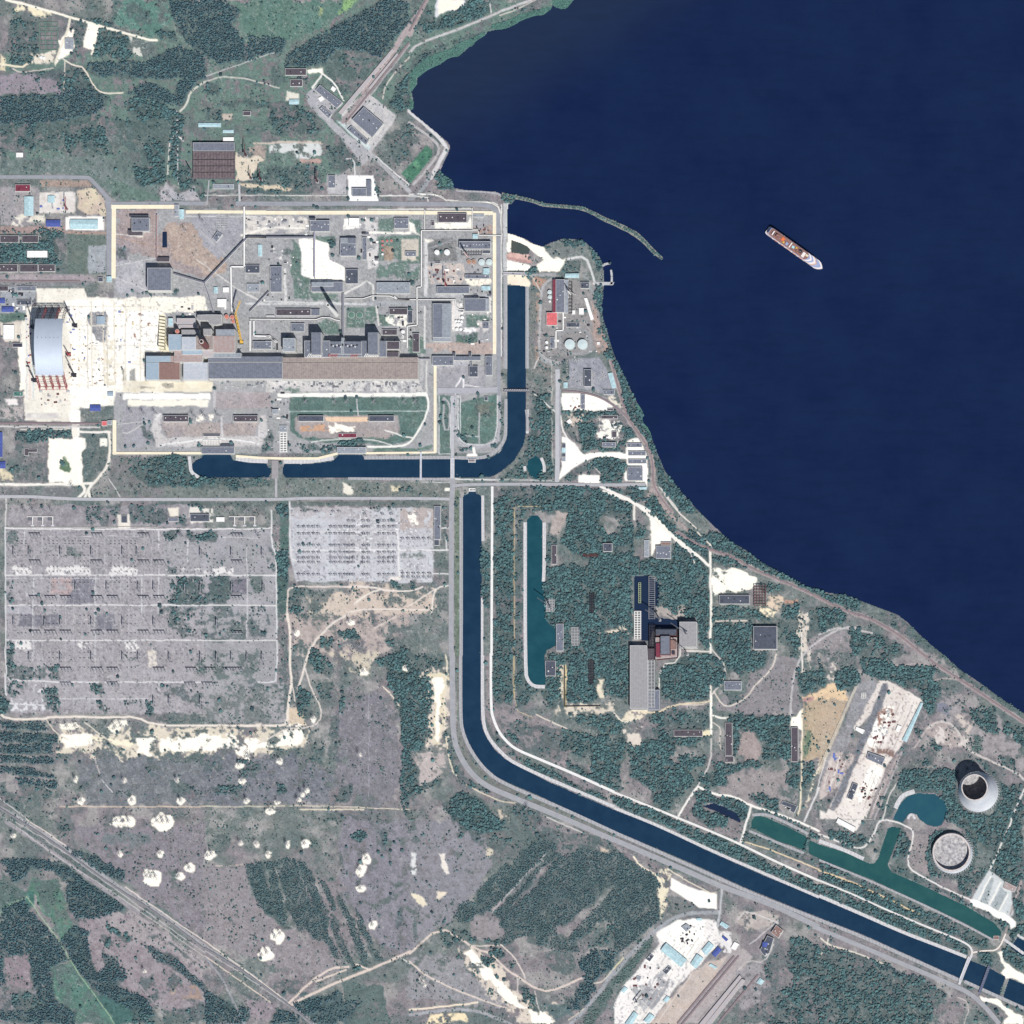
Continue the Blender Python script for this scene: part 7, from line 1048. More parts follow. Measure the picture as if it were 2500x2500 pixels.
 ('c',[480,424,514,450,478,477,446,448],9,'l','pale hall with dark masts on the white upper yard'),
 ('c',[715,408,765,438,745,458,703,430],7,'c','cyan hut at the entrance road of the lower base'),
 ('c',[800,543,832,560,804,602,776,585],7,'w','white hall east of the blue roof'),
 ('c',[240,625,263,640,236,677,210,660],7,'G','little dark hall in the west row of the lower base'),
 ('c',[360,705,382,720,346,762,323,745],7,'G','dark hall by the red stacks in the lower base'),
 ('c',[66,842,88,857,62,885,42,870],6,'c','small teal shed in the south-west of the lower base'),
 ('c',[130,1008,156,1030,108,1110,70,1092],9,'c','long pale cyan hall at the bottom edge of the photo'),
 ('c',[236,1020,267,1042,226,1086,195,1070],8,'c','cyan-roofed hall near the bottom edge'),
 ('c',[970,785,998,805,976,832,948,815],6,'c','lone cyan hut right of the two long sheds'),
 ('c',[546,388,580,384,585,402,550,404],5,'c','tiny cyan hut on the top rim of the white yard'),
 ('c',[640,690,685,712,672,724,630,702],5,'c','small cyan canopy below the blue roofs'),
 ('c',[350,905,372,920,345,950,325,935],6,'c','tiny cyan hall in the south of the lower base'),
 ('c',[150,770,180,780,170,802,145,795],5,'l','tiny pale hut on the gravel of the lower base'),
 ('c',[835,765,848,780,596,1105,562,1095],8,'f','left of two very long pale sheds by the rail yard'),
 ('c',[850,790,870,800,632,1110,604,1098],8,'f','right of two very long pale sheds by the rail yard'),
 ('c',[1078,432,1125,468,1092,520,1045,482],13,'n','brick-brown roofed hall at the east side of the lower base'),
 ('c',[1020,503,1062,522,1032,620,1000,640,970,600],14,'G','dark works building with blue ends next to the brick-brown hall'),
 ('c',[990,545,1025,552,1010,582,985,575],16,'b','blue roof piece on top of the dark works building'),
 # around the arch
 ('I',(-10,378,56,434),6,'b','blue roof at the left edge, upper of two beside the arch yard'),
 ('I',(22,476,160,536),7,'b','blue roof with pale rim, lower of two beside the arch yard'),
 ('I',(198,395,372,456),7,'G','dark grey cabin block north-west of the arch'),
 ('I',(200,232,425,290),6,'g','low grey shed above the cabin block'),
 ('I',(-20,230,98,292),6,'m','plum shed at the left edge above the blue roofs'),
 ('I',(1063,1636,1184,1704),8,'b','bright blue roofed hall south of the white yard'),
 ('I',(38,692,166,860),9,'w','white stepped house left of the arch'),
 ('I',(148,908,264,954),6,'x','black-topped tank house with white rim left of the arch'),
 ('I',(1140,590,1232,682),8,'e','light blue three-bay shed in the middle of the white yard'),
 ('I',(158,1478,271,1532),6,'k','green roofed shed at the west rim of the arch yard'),
 ('I',(1200,1825,1262,1882),8,'r','maroon red gatehouse on the lower railway'),
 ('I',(1268,1815,1318,1866),8,'l','pale blue gatehouse next to the maroon one'),
 ('I',(1270,1478,1332,1530),6,'e','light blue little shed at the bend of the haul road'),
 ('L',(-20,215,22,445),9,'b','tall blue roof cut off by the left edge'),
 ('L',(-20,490,50,552),8,'b','lower blue roof with a white rim cut off by the left edge'),
 ('L',[230,366,270,366,270,372,352,368,352,402,272,402,272,435,230,435],4,'m','roofless L-shaped foundation in the scrub'),
 # switchyard buildings
 ('L',(1145,1000,1200,1068),8,'G','small dark square relay house on its own loop drive'),
 ('L',(1588,1018,1682,1056),6,'g','low grey hut in trees north of the switchyard'),
 ('M',(249,985,429,1054),10,'G','long dark control house north of the switchyard'),
 ('M',(494,1015,571,1056),6,'w','small white-rimmed house east of the control house'),
 ('N',(811,910,872,1226),9,'g','very long narrow grey block closing the eastern switchyard'),
 ('N',(811,1226,859,1282),7,'G','square end piece of the long narrow grey block'),
]:
    t,p,h,r,l=a
    area=0
    par=.0 if r in 'cbewf' else .8
    pb=PX(t,rect(*p) if len(p)==4 else p); xs=[q[0] for q in pb]; ys=[q[1] for q in pb]; sz=(max(xs)-min(xs))*(max(ys)-min(ys))
    nm={'hall':'hall','shed':'shed','house':'house','tank':'tank_house'}
    name=next((v for k,v in (('gatehouse','gatehouse'),('checkpoint','checkpoint'),('barrack','barrack'),('garage','garage'),('shed','shed'),('hut','hut'),('hall','hall'),('pump','pump_house'),('house','house'),('office','office_block'),('store','store')) if k in l),'building')
    B(t,p,h,r,l,cat=name.replace('_',' '),name=name,par=par,gable=(r in 'cbe' and len(p)!=16 and len(pb)==4),vents=(0 if sz<260 or r in 'cbwef' else (2 if sz<900 else 5)))
# multi-part buildings
B('B',(-112,1345,280,1425),17,'g','wide workshop with a grey upper roof and four striped brown bays',name='workshop',cat='workshop',wall=WALLD,
  extra=[('B',(-112,1430,280,1500),14,'h',0,'roof_bay'),('B',(-112,1506,280,1560),14.6,'h',0,'roof_bay'),('B',(-112,1566,280,1620),14,'h',0,'roof_bay'),('B',(-112,1626,280,1682),14.6,'h',0,'roof_bay')])
B('B',(1388,1775,1524,1850),11,'g','grey house with a tall annex in the white-paved court',name='house',cat='house',extra=[('B',(1526,1700,1570,1850),12,'g',0,'annex')])
B('E',(345,395,553,552),26,'g','tall grey block with a lower southern wing in the north-west of the plant',extra=[('E',(305,542,476,602),18,'m',0,'wing'),('E',(322,365,545,392),16,'G',0,'wing')],vents=3)
B('E',(530,985,812,1252),40,'g','great flat grey fuel store with three shallow roof strips and white walls',name='fuel_store',cat='fuel store',extra=[('E',(640,862,792,912),14,'m',0,'annex')])
B('F',(760,425,992,556),15,'g','wide grey hall with a small tower at its north-west corner',name='hall',cat='hall',vents=6,extra=[('F',(752,395,820,425),18,'G',0,'corner_tower')])
B('F',(1112,690,1302,845),17,'g','stepped office block with white roof lines and pale walls',name='office_block',cat='office block',vents=6,extra=[('F',(1115,630,1200,690),17,'l',0,'wing'),('F',(1200,630,1300,700),20,'g',0,'wing')])
B('F',(290,968,428,1270),13,'g','upright grey workshop with vents down its east edge',name='workshop',cat='workshop',vents=8)
B('F',(775,1150,1148,1268),17,'g','big grey pumping hall under the white tarps, with a raised upper strip',name='pumping_hall',cat='pumping hall',extra=[('F',(775,1150,1030,1203),23,'l',0,'raised_roof')])
B('F',(358,1468,768,1547),11,'m','long low violet hall west of the tall white chimney',name='hall',cat='hall',extra=[('F',(770,1468,872,1547),9,'g',0,'annex')],vents=6)
B('G',(93,1157,488,1287),14,'l','long light grey hall with a pale ridge line and four roof dots',name='hall',cat='hall',vents=4,extra=[('G',(105,1235,485,1285),11,'g',0,'lower_roof')])
B('G',(1068,672,1440,762),18,'g','boiler house with a row of twelve roof dots north of its striped chimney',name='boiler_house',cat='boiler house',vents=10)
B('G',(1135,1066,1424,1112),11,'g','thin grey hall joined to a pale blue block near the east lane',name='hall',cat='hall',vents=3)
B('G',(803,1205,1188,1287),13,'g','long plain grey hall south of the red crane',name='hall',cat='hall')
B('G',(1130,1345,1385,1497),15,'g','grey depot with a narrow dark east strip near the canal road',name='depot',cat='depot',extra=[('G',(1385,1345,1420,1495),12,'l',0,'annex'),('G',(1130,1330,1300,1348),17,'G',0,'annex')])
B('G',(755,1405,972,1806),18,'g','largest upright workshop with a two-tone ridge roof',name='workshop',cat='workshop',extra=[('G',(868,1405,972,1806),18.4,'l',17,'roof_half'),('G',(755,1808,975,1852),13,'l',0,'porch')])
B('O',(268,92,517,202),15,'g','long office building joining the plant to the entrance court',name='office_building',cat='office building',vents=4,extra=[('O',(517,95,838,143),13,'g',0,'wing'),('O',(510,50,540,95),13,'G',0,'stair_tower'),('O',(700,50,728,95),13,'G',0,'stair_tower')])
B('O',(715,160,738,212),11,'G','short link block on top of the dark square office',name='link_block',cat='building')
# turbine hall and reactor blocks
B('J',(1005,892,1882,1086),33,'g','immensely long turbine hall with grey, brown and patched rust and blue roof sections',name='turbine_hall',cat='turbine hall',
  extra=[('K',(190,892,1792,1090),33,'t',0,'brown_roof'),('K',(190,833,1792,886),30,'t',0,'side_roof'),('J',(1005,822,1882,886),30,'g',0,'side_roof'),('J',(272,815,560,886),28,'e',0,'patched_roof'),('J',(563,815,935,886),29,'u',0,'patched_roof'),
   ('J',(272,890,424,1096),30,'e',0,'patched_roof'),('J',(427,893,672,1097),30,'n',0,'patched_roof'),('J',(712,893,1000,1097),31,'q',0,'patched_roof')])
B('K',(450,637,752,832),38,'g','grey reactor block pair with two tall tower slabs and dark raised halls',name='reactor_building',cat='reactor building',vents=4,
  extra=[('K',(533,538,647,802),64,'g',0,'tower_slab'),('K',(752,640,1122,826),38,'g',0,'block'),('K',(755,645,884,792),46,'g',0,'raised_hall'),('K',(918,645,1122,794),46,'g',0,'raised_hall'),('K',(1122,637,1416,826),38,'g',0,'block'),('K',(1200,538,1318,802),64,'g',0,'tower_slab'),('K',(886,600,916,800),42,'l',0,'link_gallery')])
o_=tag(bpy.data.objects['reactor_building'],'pair of grey reactor blocks with two tall tower slabs north of the brown turbine roof')
for k in range(7):      # ventilation shafts along the raised halls
    for x0,y0 in ((770,690),(940,690)):
        p=PW(PX('K',[x0+k*22,y0+(k%3)*10])[0],46); MB().box(p[0]-o_.location.x,p[1]-o_.location.y,46.1,4,4,3.2).build('roof_vent',TRIM if k%2 else DARK,o_)
for x0,n_,m_,z_ in ((505,8,WHITE,38),(1175,8,WHITE,38),(750,5,RED,38),(1015,4,RED,38)):
    for k in range(n_):
        p=PW(PX('K',[x0+k*22,812])[0],z_); MB().beam((p[0]-o_.location.x-5,p[1]-o_.location.y-4,z_+.2),(p[0]-o_.location.x+2,p[1]-o_.location.y+6,z_+3),1.8).build('brace',m_,o_)
B('K',(197,607,342,762),42,'l','tall pale block with white walls between the old and new reactors',name='block',cat='building',vents=3)
B('K',(1420,642,1572,738),40,'m','dark violet block stepping down east of the eastern tower',name='block',cat='building',extra=[('K',(1420,766,1562,828),32,'m',0,'lower_block')])
B('J',(538,562,692,748),50,'e','ruined reactor building patched with pale blue, striped and rust-coloured roofs',name='shelter_building',cat='reactor shelter',
  extra=[('J',(692,590,862,745),58,'q',0,'ribbed_roof'),('J',(862,575,1062,742),56,'t',0,'stack_floor'),('J',(1064,580,1322,778),46,'u',0,'patched_roof'),('J',(1096,502,1322,578),44,'l',0,'north_roof'),('J',(605,745,938,888),38,'u',0,'cascade_roof'),('J',(700,738,935,800),46,'e',0,'cascade_roof'),
   ('J',(690,505,900,588),40,'T',0,'north_roof'),('J',(940,742,1062,828),44,'f',0,'cascade_roof'),('J',(1066,780,1392,832),36,'l',0,'deaerator_roof'),('J',(948,495,1042,572),62,'T',0,'hood')])
B('J',(636,372,852,440),22,'f','pale low block north-west of the ruined reactor',name='block',cat='building',extra=[('J',(656,445,880,485),26,'f',0,'lower_strip')])
B('J',(535,372,592,466),14,'c','pale blue cube west of the ruined reactor',name='block',cat='building',gable=False)
B('J',[880,332,1010,328,1165,330,1160,440,1100,456,1030,448,1000,400,880,395],30,'T','rounded grey block with a white patch north of the ruined reactor',name='block',cat='building',vents=2)
# buttress wall
p0=PX('J',[428,345,498,345,505,560,560,770,440,790,430,760]); q0=[((x-1250)*S,(1250-y)*S) for x,y in p0]; c0=q0[0]
th=thing('buttress_wall','cream stepped steel buttress wall west of the ruined reactor','wall',(c0[0],c0[1],0)); CRS=mat('cream_steel',(236,230,206),.1,.2)
for k in range(10):
    y=PX('J',[430,360+k*40])[0]; p=((y[0]-1250)*S-c0[0],(1250-y[1])*S-c0[1])
    MB().prism(ccw([(p[0]+2,p[1]),(p[0]+20,p[1]-3),(p[0]+20,p[1]-9),(p[0]+2,p[1]-7)]),0,10+k*2.2).build('buttress',CRS,th)
# unfinished fifth and sixth blocks
B('R',[1306,1452,1466,1452,1472,1560,1478,2046,1306,2046],30,'T','long stone-grey unfinished turbine hall beside the flooded pit',name='turbine_hall',cat='turbine hall',wall=WALLG)
B('X',(310,-60,426,128),22,'g','grey upright hall joined to the open frame of the unfinished turbine hall',name='hall',cat='hall',wall=WALLG)
B('S',(228,843,388,1080),38,'T','square stone-grey unfinished block with white south wall',name='block',cat='building')
B('R',[1548,1378,1748,1378,1748,1560,1548,1580],26,'u','rust-red unfinished reactor core building with a dark central tower',name='reactor_building',cat='reactor building',wall=RUST,
  extra=[('R',(1594,1362,1682,1536),46,'g',0,'central_tower'),('R',(1548,1300,1745,1356),34,'G',0,'upper_block'),('R',(1550,1430,1592,1560),34,'R',0,'red_wing'),('R',(1685,1400,1742,1480),32,'n',0,'side_block'),('R',(1700,1505,1728,1535),33,'x',0,'shaft'),('R',(1465,1480,1535,1580),20,'m',0,'red_wing')])
# open concrete frames
def frame(t,x0,y0,x1,y1,nx,ny,h,lab,w_=1.8,m=None,name='open_frame'):
    P0=PW(PX(t,[x0,y1])[0],h); P1=PW(PX(t,[x1,y0])[0],h); th=thing(name,lab,'frame',(P0[0],P0[1],0)); m=m or CONC
    W_,H_=P1[0]-P0[0],P1[1]-P0[1]; FOOT.append(PX(t,rect(x0,y0,x1,y1)))
    for i in range(nx+1): MB().beam((W_*i/nx,0,h),(W_*i/nx,H_,h),w_).build('beam',m,th)
    for j in range(ny+1):
        MB().beam((0,H_*j/ny,h-.3),(W_,H_*j/ny,h-.3),w_).build('cross_beam',m,th)
        for i in (0,nx): MB().beam((W_*i/nx,H_*j/ny,-1),(W_*i/nx,H_*j/ny,h),w_).build('column',m,th)
    return th
frame('R',1478,1590,1538,2040,2,34,24,'ladder-like open roof frame running along the unfinished turbine hall',1.6)
frame('R',1488,1260,1540,1580,2,22,16,'dark open frame of columns between the pit and the rusty block',1.2,DARK)
frame('R',1348,1130,1408,1390,2,16,6,'white ladder frame along the west bank of the flooded pit',1.8,WHITE)
frame('R',1484,800,1540,1200,1,22,9,'double row of pale columns standing in the flooded pit',.7,CONC)
frame('R',1388,860,1408,1050,1,10,3,'small yellowish raft frame floating in the flooded pit',1.2,mat('raft_yellow',(176,190,150)))
frame('R',517,1015,592,1132,5,8,5,'pale spray-pond grid, uppermost beside the long basin',1.5)
frame('R',753,1282,826,1452,5,12,5,'pale spray-pond grid in the trees east of the upright pump house',1.3)
frame('R',925,958,970,1145,2,13,6,'upper one of two dark steel grids in the wood',1.3,DARK)
frame('R',915,1590,966,1808,2,15,6,'lower one of two dark steel grids in the wood',1.3,DARK)
frame('R',865,590,998,612,10,2,5,'long rusty steel rack lying in the wood',1.1,RUST)
frame('S',932,500,1040,690,4,7,14,'rust-coloured collapsed gantry frame beside the sand lot',1.3,RUST)
frame('M',1096,218,1160,398,2,8,4,'white double column of cooling cells between the terraces',2.2,WHITE)
frame('M',372,285,535,335,11,1,3,'white ribbed slipway above the western pump bay hall',1.8,WHITE)
frame('A',372,210,545,470,3,6,2.5,'green settling basins in a grid of concrete walls',1.6,mat('basin_green',(108,140,128)))
frame('H',908,910,950,1280,1,9,7,'transformer bay frames east of the red-edged hall',1.2,DARK)
frame('G',1095,770,1330,835,8,2,6,'dark pipe frames south of the boiler house',1.3,STEEL)
frame('T',400,740,440,790,2,4,3,'tiny white slab grid at the upper west side of the storage yard',1.2,WHITE)
frame('E',1345,385,1480,520,3,5,2,'pale concrete slab grid in the plant, on the north gravel',1.2,CONC)
# pumping stations on the canal
B('M',(355,350,666,416),13,'g','wide grey intake building over the western bay',name='intake_building',cat='intake building',vents=2,extra=[('M',(530,328,664,352),11,'G',0,'rear_wing')])
B('M',(1633,354,1906,412),13,'l','wide pale intake building over the eastern bay',name='intake_building',cat='intake building',vents=2)
# red-edged diesel plant
B('H',(758,880,862,1268),18,'g','long grey power hall edged by a crimson strip on the peninsula',name='power_hall',cat='power hall',vents=3,extra=[('H',(720,880,757,1270),15,'R',0,'crimson_strip'),('H',(864,880,905,1275),9,'l',0,'lean_to')])
B('H',(648,1270,776,1422),13,'r','bright red flat roof at the foot of the crimson strip',name='house',cat='house')
# platform roofs
for p,l in (([1768,458,1786,474,1292,1082,1258,1062],'longer white platform roof north-west of the rail tracks'),([1812,500,1824,512,1560,840,1545,828],'shorter pale platform roof south-east of the rail tracks')):
    B('B',p,5,'f',l,name='platform_roof',cat='platform roof',par=0)
# galleries
def gallery(t,p,h,wd,lab,roofc=DARK,wallm=None,name='elevated_gallery',cat='gallery',thick=3.0,legs=22):
    q=[PW(v,h) for v in PX(t,p)]; c=q[0]; th=thing(name,lab,cat,(c[0],c[1],0)); A=MB(); R_=MB(); 
    for i in range(len(q)-1):
        a=(q[i][0]-c[0],q[i][1]-c[1]); b=(q[i+1][0]-c[0],q[i+1][1]-c[1]); L=math.dist(a,b)
        MB().beam((*a,h-thick/2-.2),(*b,h-thick/2-.2-.001),wd,thick).build('duct' if wallm else 'wall',wallm or WALL,th)
        MB().beam((*a,h),(*b,h),wd*.8,.5).build('roof',roofc,th)
        n=max(1,int(L/legs))
        for k in range(n+1):
            x=a[0]+(b[0]-a[0])*k/n; y=a[1]+(b[1]-a[1])*k/n
            MB().beam((x,y,0),(x,y,h-thick),1.4).build('leg',CONC,th)
    return th
SLT=mat('gallery_roof_slate',(110,112,128),.1,.3)
gallery('E',[820,1048,1200,1160,1712,620,1932,624],14,4.5,'long kinked gallery from the fuel store up over the gravel to the north halls',SLT)
gallery('F',[0,624,805,624],14,4.5,'straight gallery running east to the white tarps',SLT)
gallery('E',[1200,1165,1250,1300,1310,1510],13,4.5,'short gallery dropping from the kink to the ruined reactor',SLT)
gallery('E',[640,355,640,880],9,3.5,'upright dark gallery between the tall block and the fuel store',mat('gallery_roof_rose',(150,120,128)))
gallery('F',[810,560,810,1105],16,4,'violet conveyor gallery crossing the white tarps',mat('gallery_roof_violet',(150,146,170)))
gallery('F',[1148,1280,1148,1800],18,5,'upright pipe gallery ending at the reactor blocks beside the chimney',SLT)
gallery('F',[270,1262,45,1500],9,4,'diagonal dark gallery from the upright workshop to the pipe corner',SLT)
gallery('F',[45,1590,830,1595,900,1570,1000,1575,1060,1600,1110,1605],8,3,'low dark pipe gallery jogging past the chimney foot',WHITE,DARK)
gallery('F',[1170,1350,1380,1350,1490,1315,1700,1318,1800,1358,1932,1360],8,3,'kinked pipe gallery east of the chimney',WHITE,DARK)
gallery('G',[300,1318,350,1360,1025,1360,1028,1440,1070,1478,1130,1478],8,3,'pipe gallery continuing east to the depot',WHITE,DARK)
gallery('E',[1672,262,1672,972,1515,972,1522,1400,1530,1500],8,5,'wide pale pipe bridge stepping down through the plant',WHITE,WALLG)
gallery('G',[660,300,660,530],7,2.4,'short upright pipe run under the north lane',WHITE,DARK)
gallery('G',[622,548,622,1210,570,1215,572,1660,455,1675,455,1932],8,4,'long upright pipe rack stepping south through the eastern plant',WHITE,DARK)
gallery('G',[622,545,1290,548,1300,600,1570,602],7,3,'lying pipe rack from the upright rack out to the canal road',WHITE,DARK)
gallery('G',[1222,278,1222,530,1290,530],6,2.4,'thin pipe run beside the big violet hall',WHITE,DARK)
gallery('J',[1500,400,1500,760],9,4.5,'pale upright duct beside the yellow crane',WHITE,WALLG)
gallery('J',[1545,400,1545,580,1720,585,1820,650,1820,750],9,4.5,'pale stepped duct around the block with white dots',WHITE,WALLG)
gallery('K',[100,345,0,345],8,3,'short duct stub left of the long low hall',WHITE,WALLG)
gallery('K',[1800,850,1932,850],9,5,'dark gallery linking the turbine hall to the office building',SLT)
gallery('H',[845,1275,845,1480,760,1485,760,1690],5,4,'pale pipe run from the power hall to the pump house',WHITE,WALLG)
gallery('W',[1460,90,1462,480,1800,475],4,2.6,'abandoned double pipe with a corner on sandy ground',DARK,mat('pipe_olive',(150,140,104)))
gallery('K',[0,580,40,580,130,665,130,760],9,4.5,'bent pale duct on the left of the white-walled block',WHITE,WALLG)
# tanks
def tank(t,x,y,r,h,c,lab,group=None,dome=True,rim=None):
    k=TILES[t][2]; p=PW(PX(t,[x,y])[0],h); R_=r/k*S; th=thing('storage_tank',lab,'storage tank',(p[0],p[1],0),group)
    m=mat('tank_'+c,{'white':(236,238,238),'pale':(196,212,214),'rust':(196,124,110),'red':(190,110,104),'brown':(166,132,116),'green':(96,128,118)}[c],.08,.3)
    MB().cyl(0,0,0,h-.8,R_,n=24).build('tank_shell',m,th)
    MB().cyl(0,0,h-.78,h+R_*.08,R_*1.01,R_*.15,n=24).build('tank_roof',m,th)
    MB().cyl(0,0,h-1.3,h-.7,R_*1.04,n=24).build('rim',rim or TRIM,th); FOOT.append([(q[0]/S*R_*0+PX(t,[x,y])[0][0]+R_/S*q[0],PX(t,[x,y])[0][1]+R_/S*q[1]) for q in ((1,0),(.7,.7),(0,1),(-.7,.7),(-1,0),(-.7,-.7),(0,-1),(.7,-.7))])
for a in [('H',922,1645,58,13,'pale','western one of two great pale tanks on a white pad'),('H',1073,1645,58,13,'pale','eastern one of two great pale tanks on a white pad'),
 ('G',804,800,29,11,'white','left of two white tanks on the fenced lawn'),('G',923,800,33,11,'white','right and larger of two white tanks on the fenced lawn'),
 ('G',1332,918,36,10,'pale','left tank of the pale pair in one bund near the east lane'),('G',1421,916,36,10,'pale','right tank of the pale pair in one bund near the east lane'),
 ('G',1182,912,28,8,'brown','left brown tank south of the boiler house'),('G',1238,912,28,8,'brown','right brown tank south of the boiler house'),
 ('H',685,1028,25,10,'pale','northern tank beside the crimson strip'),('H',688,1086,24,10,'pale','middle tank beside the crimson strip'),('H',686,1138,13,7,'white','smallest tank beside the crimson strip'),
 ('H',650,1620,17,8,'white','upper of two small white tanks west of the little pump house'),('H',650,1682,17,8,'white','lower of two small white tanks west of the little pump house'),
 ('J',1222,352,26,13,'rust','leftmost rust-orange tank by the yellow crane'),('J',1288,358,26,13,'rust','middle rust-orange tank by the yellow crane'),('J',1298,408,20,11,'rust','smallest rust-orange tank by the yellow crane'),
 ('F',1245,1540,38,3,'green','left of two wide grass-covered tanks east of the pipe gallery'),('F',1342,1540,38,3,'green','right of two wide grass-covered tanks east of the pipe gallery'),
 ('F',1312,1608,17,3,'green','left of two little grass-covered tanks'),('F',1345,1608,17,3,'green','right of two little grass-covered tanks'),
 ('J',640,525,24,44,'rust','pink domed vessel on the north-west shoulder of the ruined reactor'),
 ('K',1612,530,22,7,'white','lone white round tank east of the dark low hall'),('A',386,540,14,4,'white','left of two white ring tanks below the green basins'),('A',412,546,14,4,'white','right of two white ring tanks below the green basins')]:
    tank(*a)
for i,(x,y,r) in enumerate([(1102,1568,20),(1030,1612,15),(1062,1612,15),(1095,1617,16),(1048,1646,16),(1080,1648,16),(1040,1708,19),(1086,1708,19)]):
    tank('G',x,y,r,8,'white','small white tank in the cluster right of the largest workshop','white tanks in the workshop cluster')
for i,(x,y) in enumerate([(163,668),(218,665),(268,662),(163,716),(163,772)]):
    tank('G',x,y,14,6,'red','small red-brown tank in the bent row on the lawn','red-brown tanks on the lawn')
tank('G',163,822,13,6,'white','small white tank at the end of the red-brown row')
for i in range(3): pass
# chimneys
def chimney(t,base,h,r0,r1,bands,lab,z0=0,m0=None):
    p=PX(t,base)[0]; p=PW(p,z0); th=thing('chimney',lab,'chimney',(p[0],p[1],z0))
    n=len(bands); H=h-z0
    for k,m in enumerate(bands):
        a,b=k/n,(k+1)/n; MB().cyl(0,0,H*a,H*b-.02,r0+(r1-r0)*a,r0+(r1-r0)*b,n=18).build('shaft_band',m,th)
    MB().cyl(0,0,H,H+.3,r1*.72,n=18).build('flue_mouth',mat('flue_black',(30,30,36)),th); return th  # near-black disc closing the top of the shaft
chimney('F',[1068,1532],152,7.5,4.6,[WHITE]*8,'very tall white chimney leaning across the picture north of the reactor blocks')
chimney('G',[1168,852],82,3.6,2.2,[RED,WHITE]*5,'slim red and white banded chimney below the boiler house')
chimney('A',[1800,1605],48,2.2,1.6,[STEEL]*3,'thin dark chimney at the corner of the striped workshop')
sc=chimney('J',[990,712],150,6.5,6.5,[RUST,mat('stack_pale',(214,204,200))]*7,'thick ventilation stack with rusty rings on the ruined reactor',56)
for k in range(9): MB().cyl(0,0,8+k*10,9.2+k*10,9.5,n=14).build('platform',RUST,sc)
th=chimney('H',[935,1060],70,2.2,1.6,[WHITE]*3,'pale chimney on three splayed legs in the transformer yard')
for a in (0,2.1,4.2): MB().beam((14*math.cos(a),14*math.sin(a),0),(1.2*math.cos(a),1.2*math.sin(a),55),1.3).build('leg',WHITE,th)
# ------------------------------------------------------------------ the great arch
NX,NY=26,0
cyp=853.5; x0p,x1p=90.0,157.5
arc=thing('arch_shelter','giant half-clad steel arch with red lattice ends on the white yard','arch shelter',((x0p+33-1250)*S,(1250-cyp)*S,0))
def arcp(px_,th_,R=1.0): return ((px_-(x0p+33))*S, -math.cos(th_)*128*R, math.sin(th_)*108*R)
CL=mat('arch_cladding',(196,208,224),.04,.06,rough=.5,metal=.2,stripe=(0,5.5,.05))
m=MB(); ths=[math.radians(a) for a in np.linspace(180-44,52,34)]   # south is low angle
TH=[math.pi-t for t in ths]; n=len(TH)
ys=[]
for i,t in enumerate(TH):
    for rr in (1.0,.955):
        for px_ in (x0p+9.5,x1p+9.5): m.v.append(arcp(px_,t,rr))
for i in range(n-1):
    a=4*i; m.f+=[(a,a+1,a+5,a+4),(a+2,a+6,a+7,a+3),(a,a+4,a+6,a+2),(a+1,a+3,a+7,a+5)]
m.f+=[(0,2,3,1),(4*n-4,4*n-3,4*n-1,4*n-2)]
m.build('cladding',CL,arc)
for k in range(6):
    p=arcp(x0p+18+k*10,math.radians(98)); MB().box(p[0],p[1],p[2]-1,1.6,1.6,2.2).build('roof_anchor',DARK,arc)
for k,px_ in enumerate(np.linspace(x0p+10.5,x1p+8.5,5)):
    for lo,hi,nn in ((8,46,'south_truss'),(126,172,'north_truss')):
        g=MB(); an=np.linspace(lo,hi,9)
        for i in range(8):
            a,b=math.radians(an[i]),math.radians(an[i+1])
            A_=arcp(px_-1.2,a); B_=arcp(px_-1.2,b); C_=arcp(px_+1.2,a,.9); D_=arcp(px_+1.2,b,.9)
            g.beam(A_,B_,.9); g.beam(C_,D_,.9); g.beam(A_,C_,.8); g.beam(A_,D_,.8); g.beam(B_,D_,.8)
        g.build(nn,RED if (k%2 or lo<20) else DARK,arc)
for lo in (12,20,28,36,134,142,150,158,166):
    A_=arcp(x0p+10.5,math.radians(lo)); B_=arcp(x1p+8.5,math.radians(lo)); MB().beam(A_,B_,.9).build('purlin',RED if lo<50 else DARK,arc)
for sx in (x0p+10,x1p+9):
    for sy in (-1,1): MB().box((sx-x0p-33)*S,sy*128,0,10,6,3).build('footing',CONC,arc)
FOOT.append([(82,745),(175,745),(175,965),(82,965)])
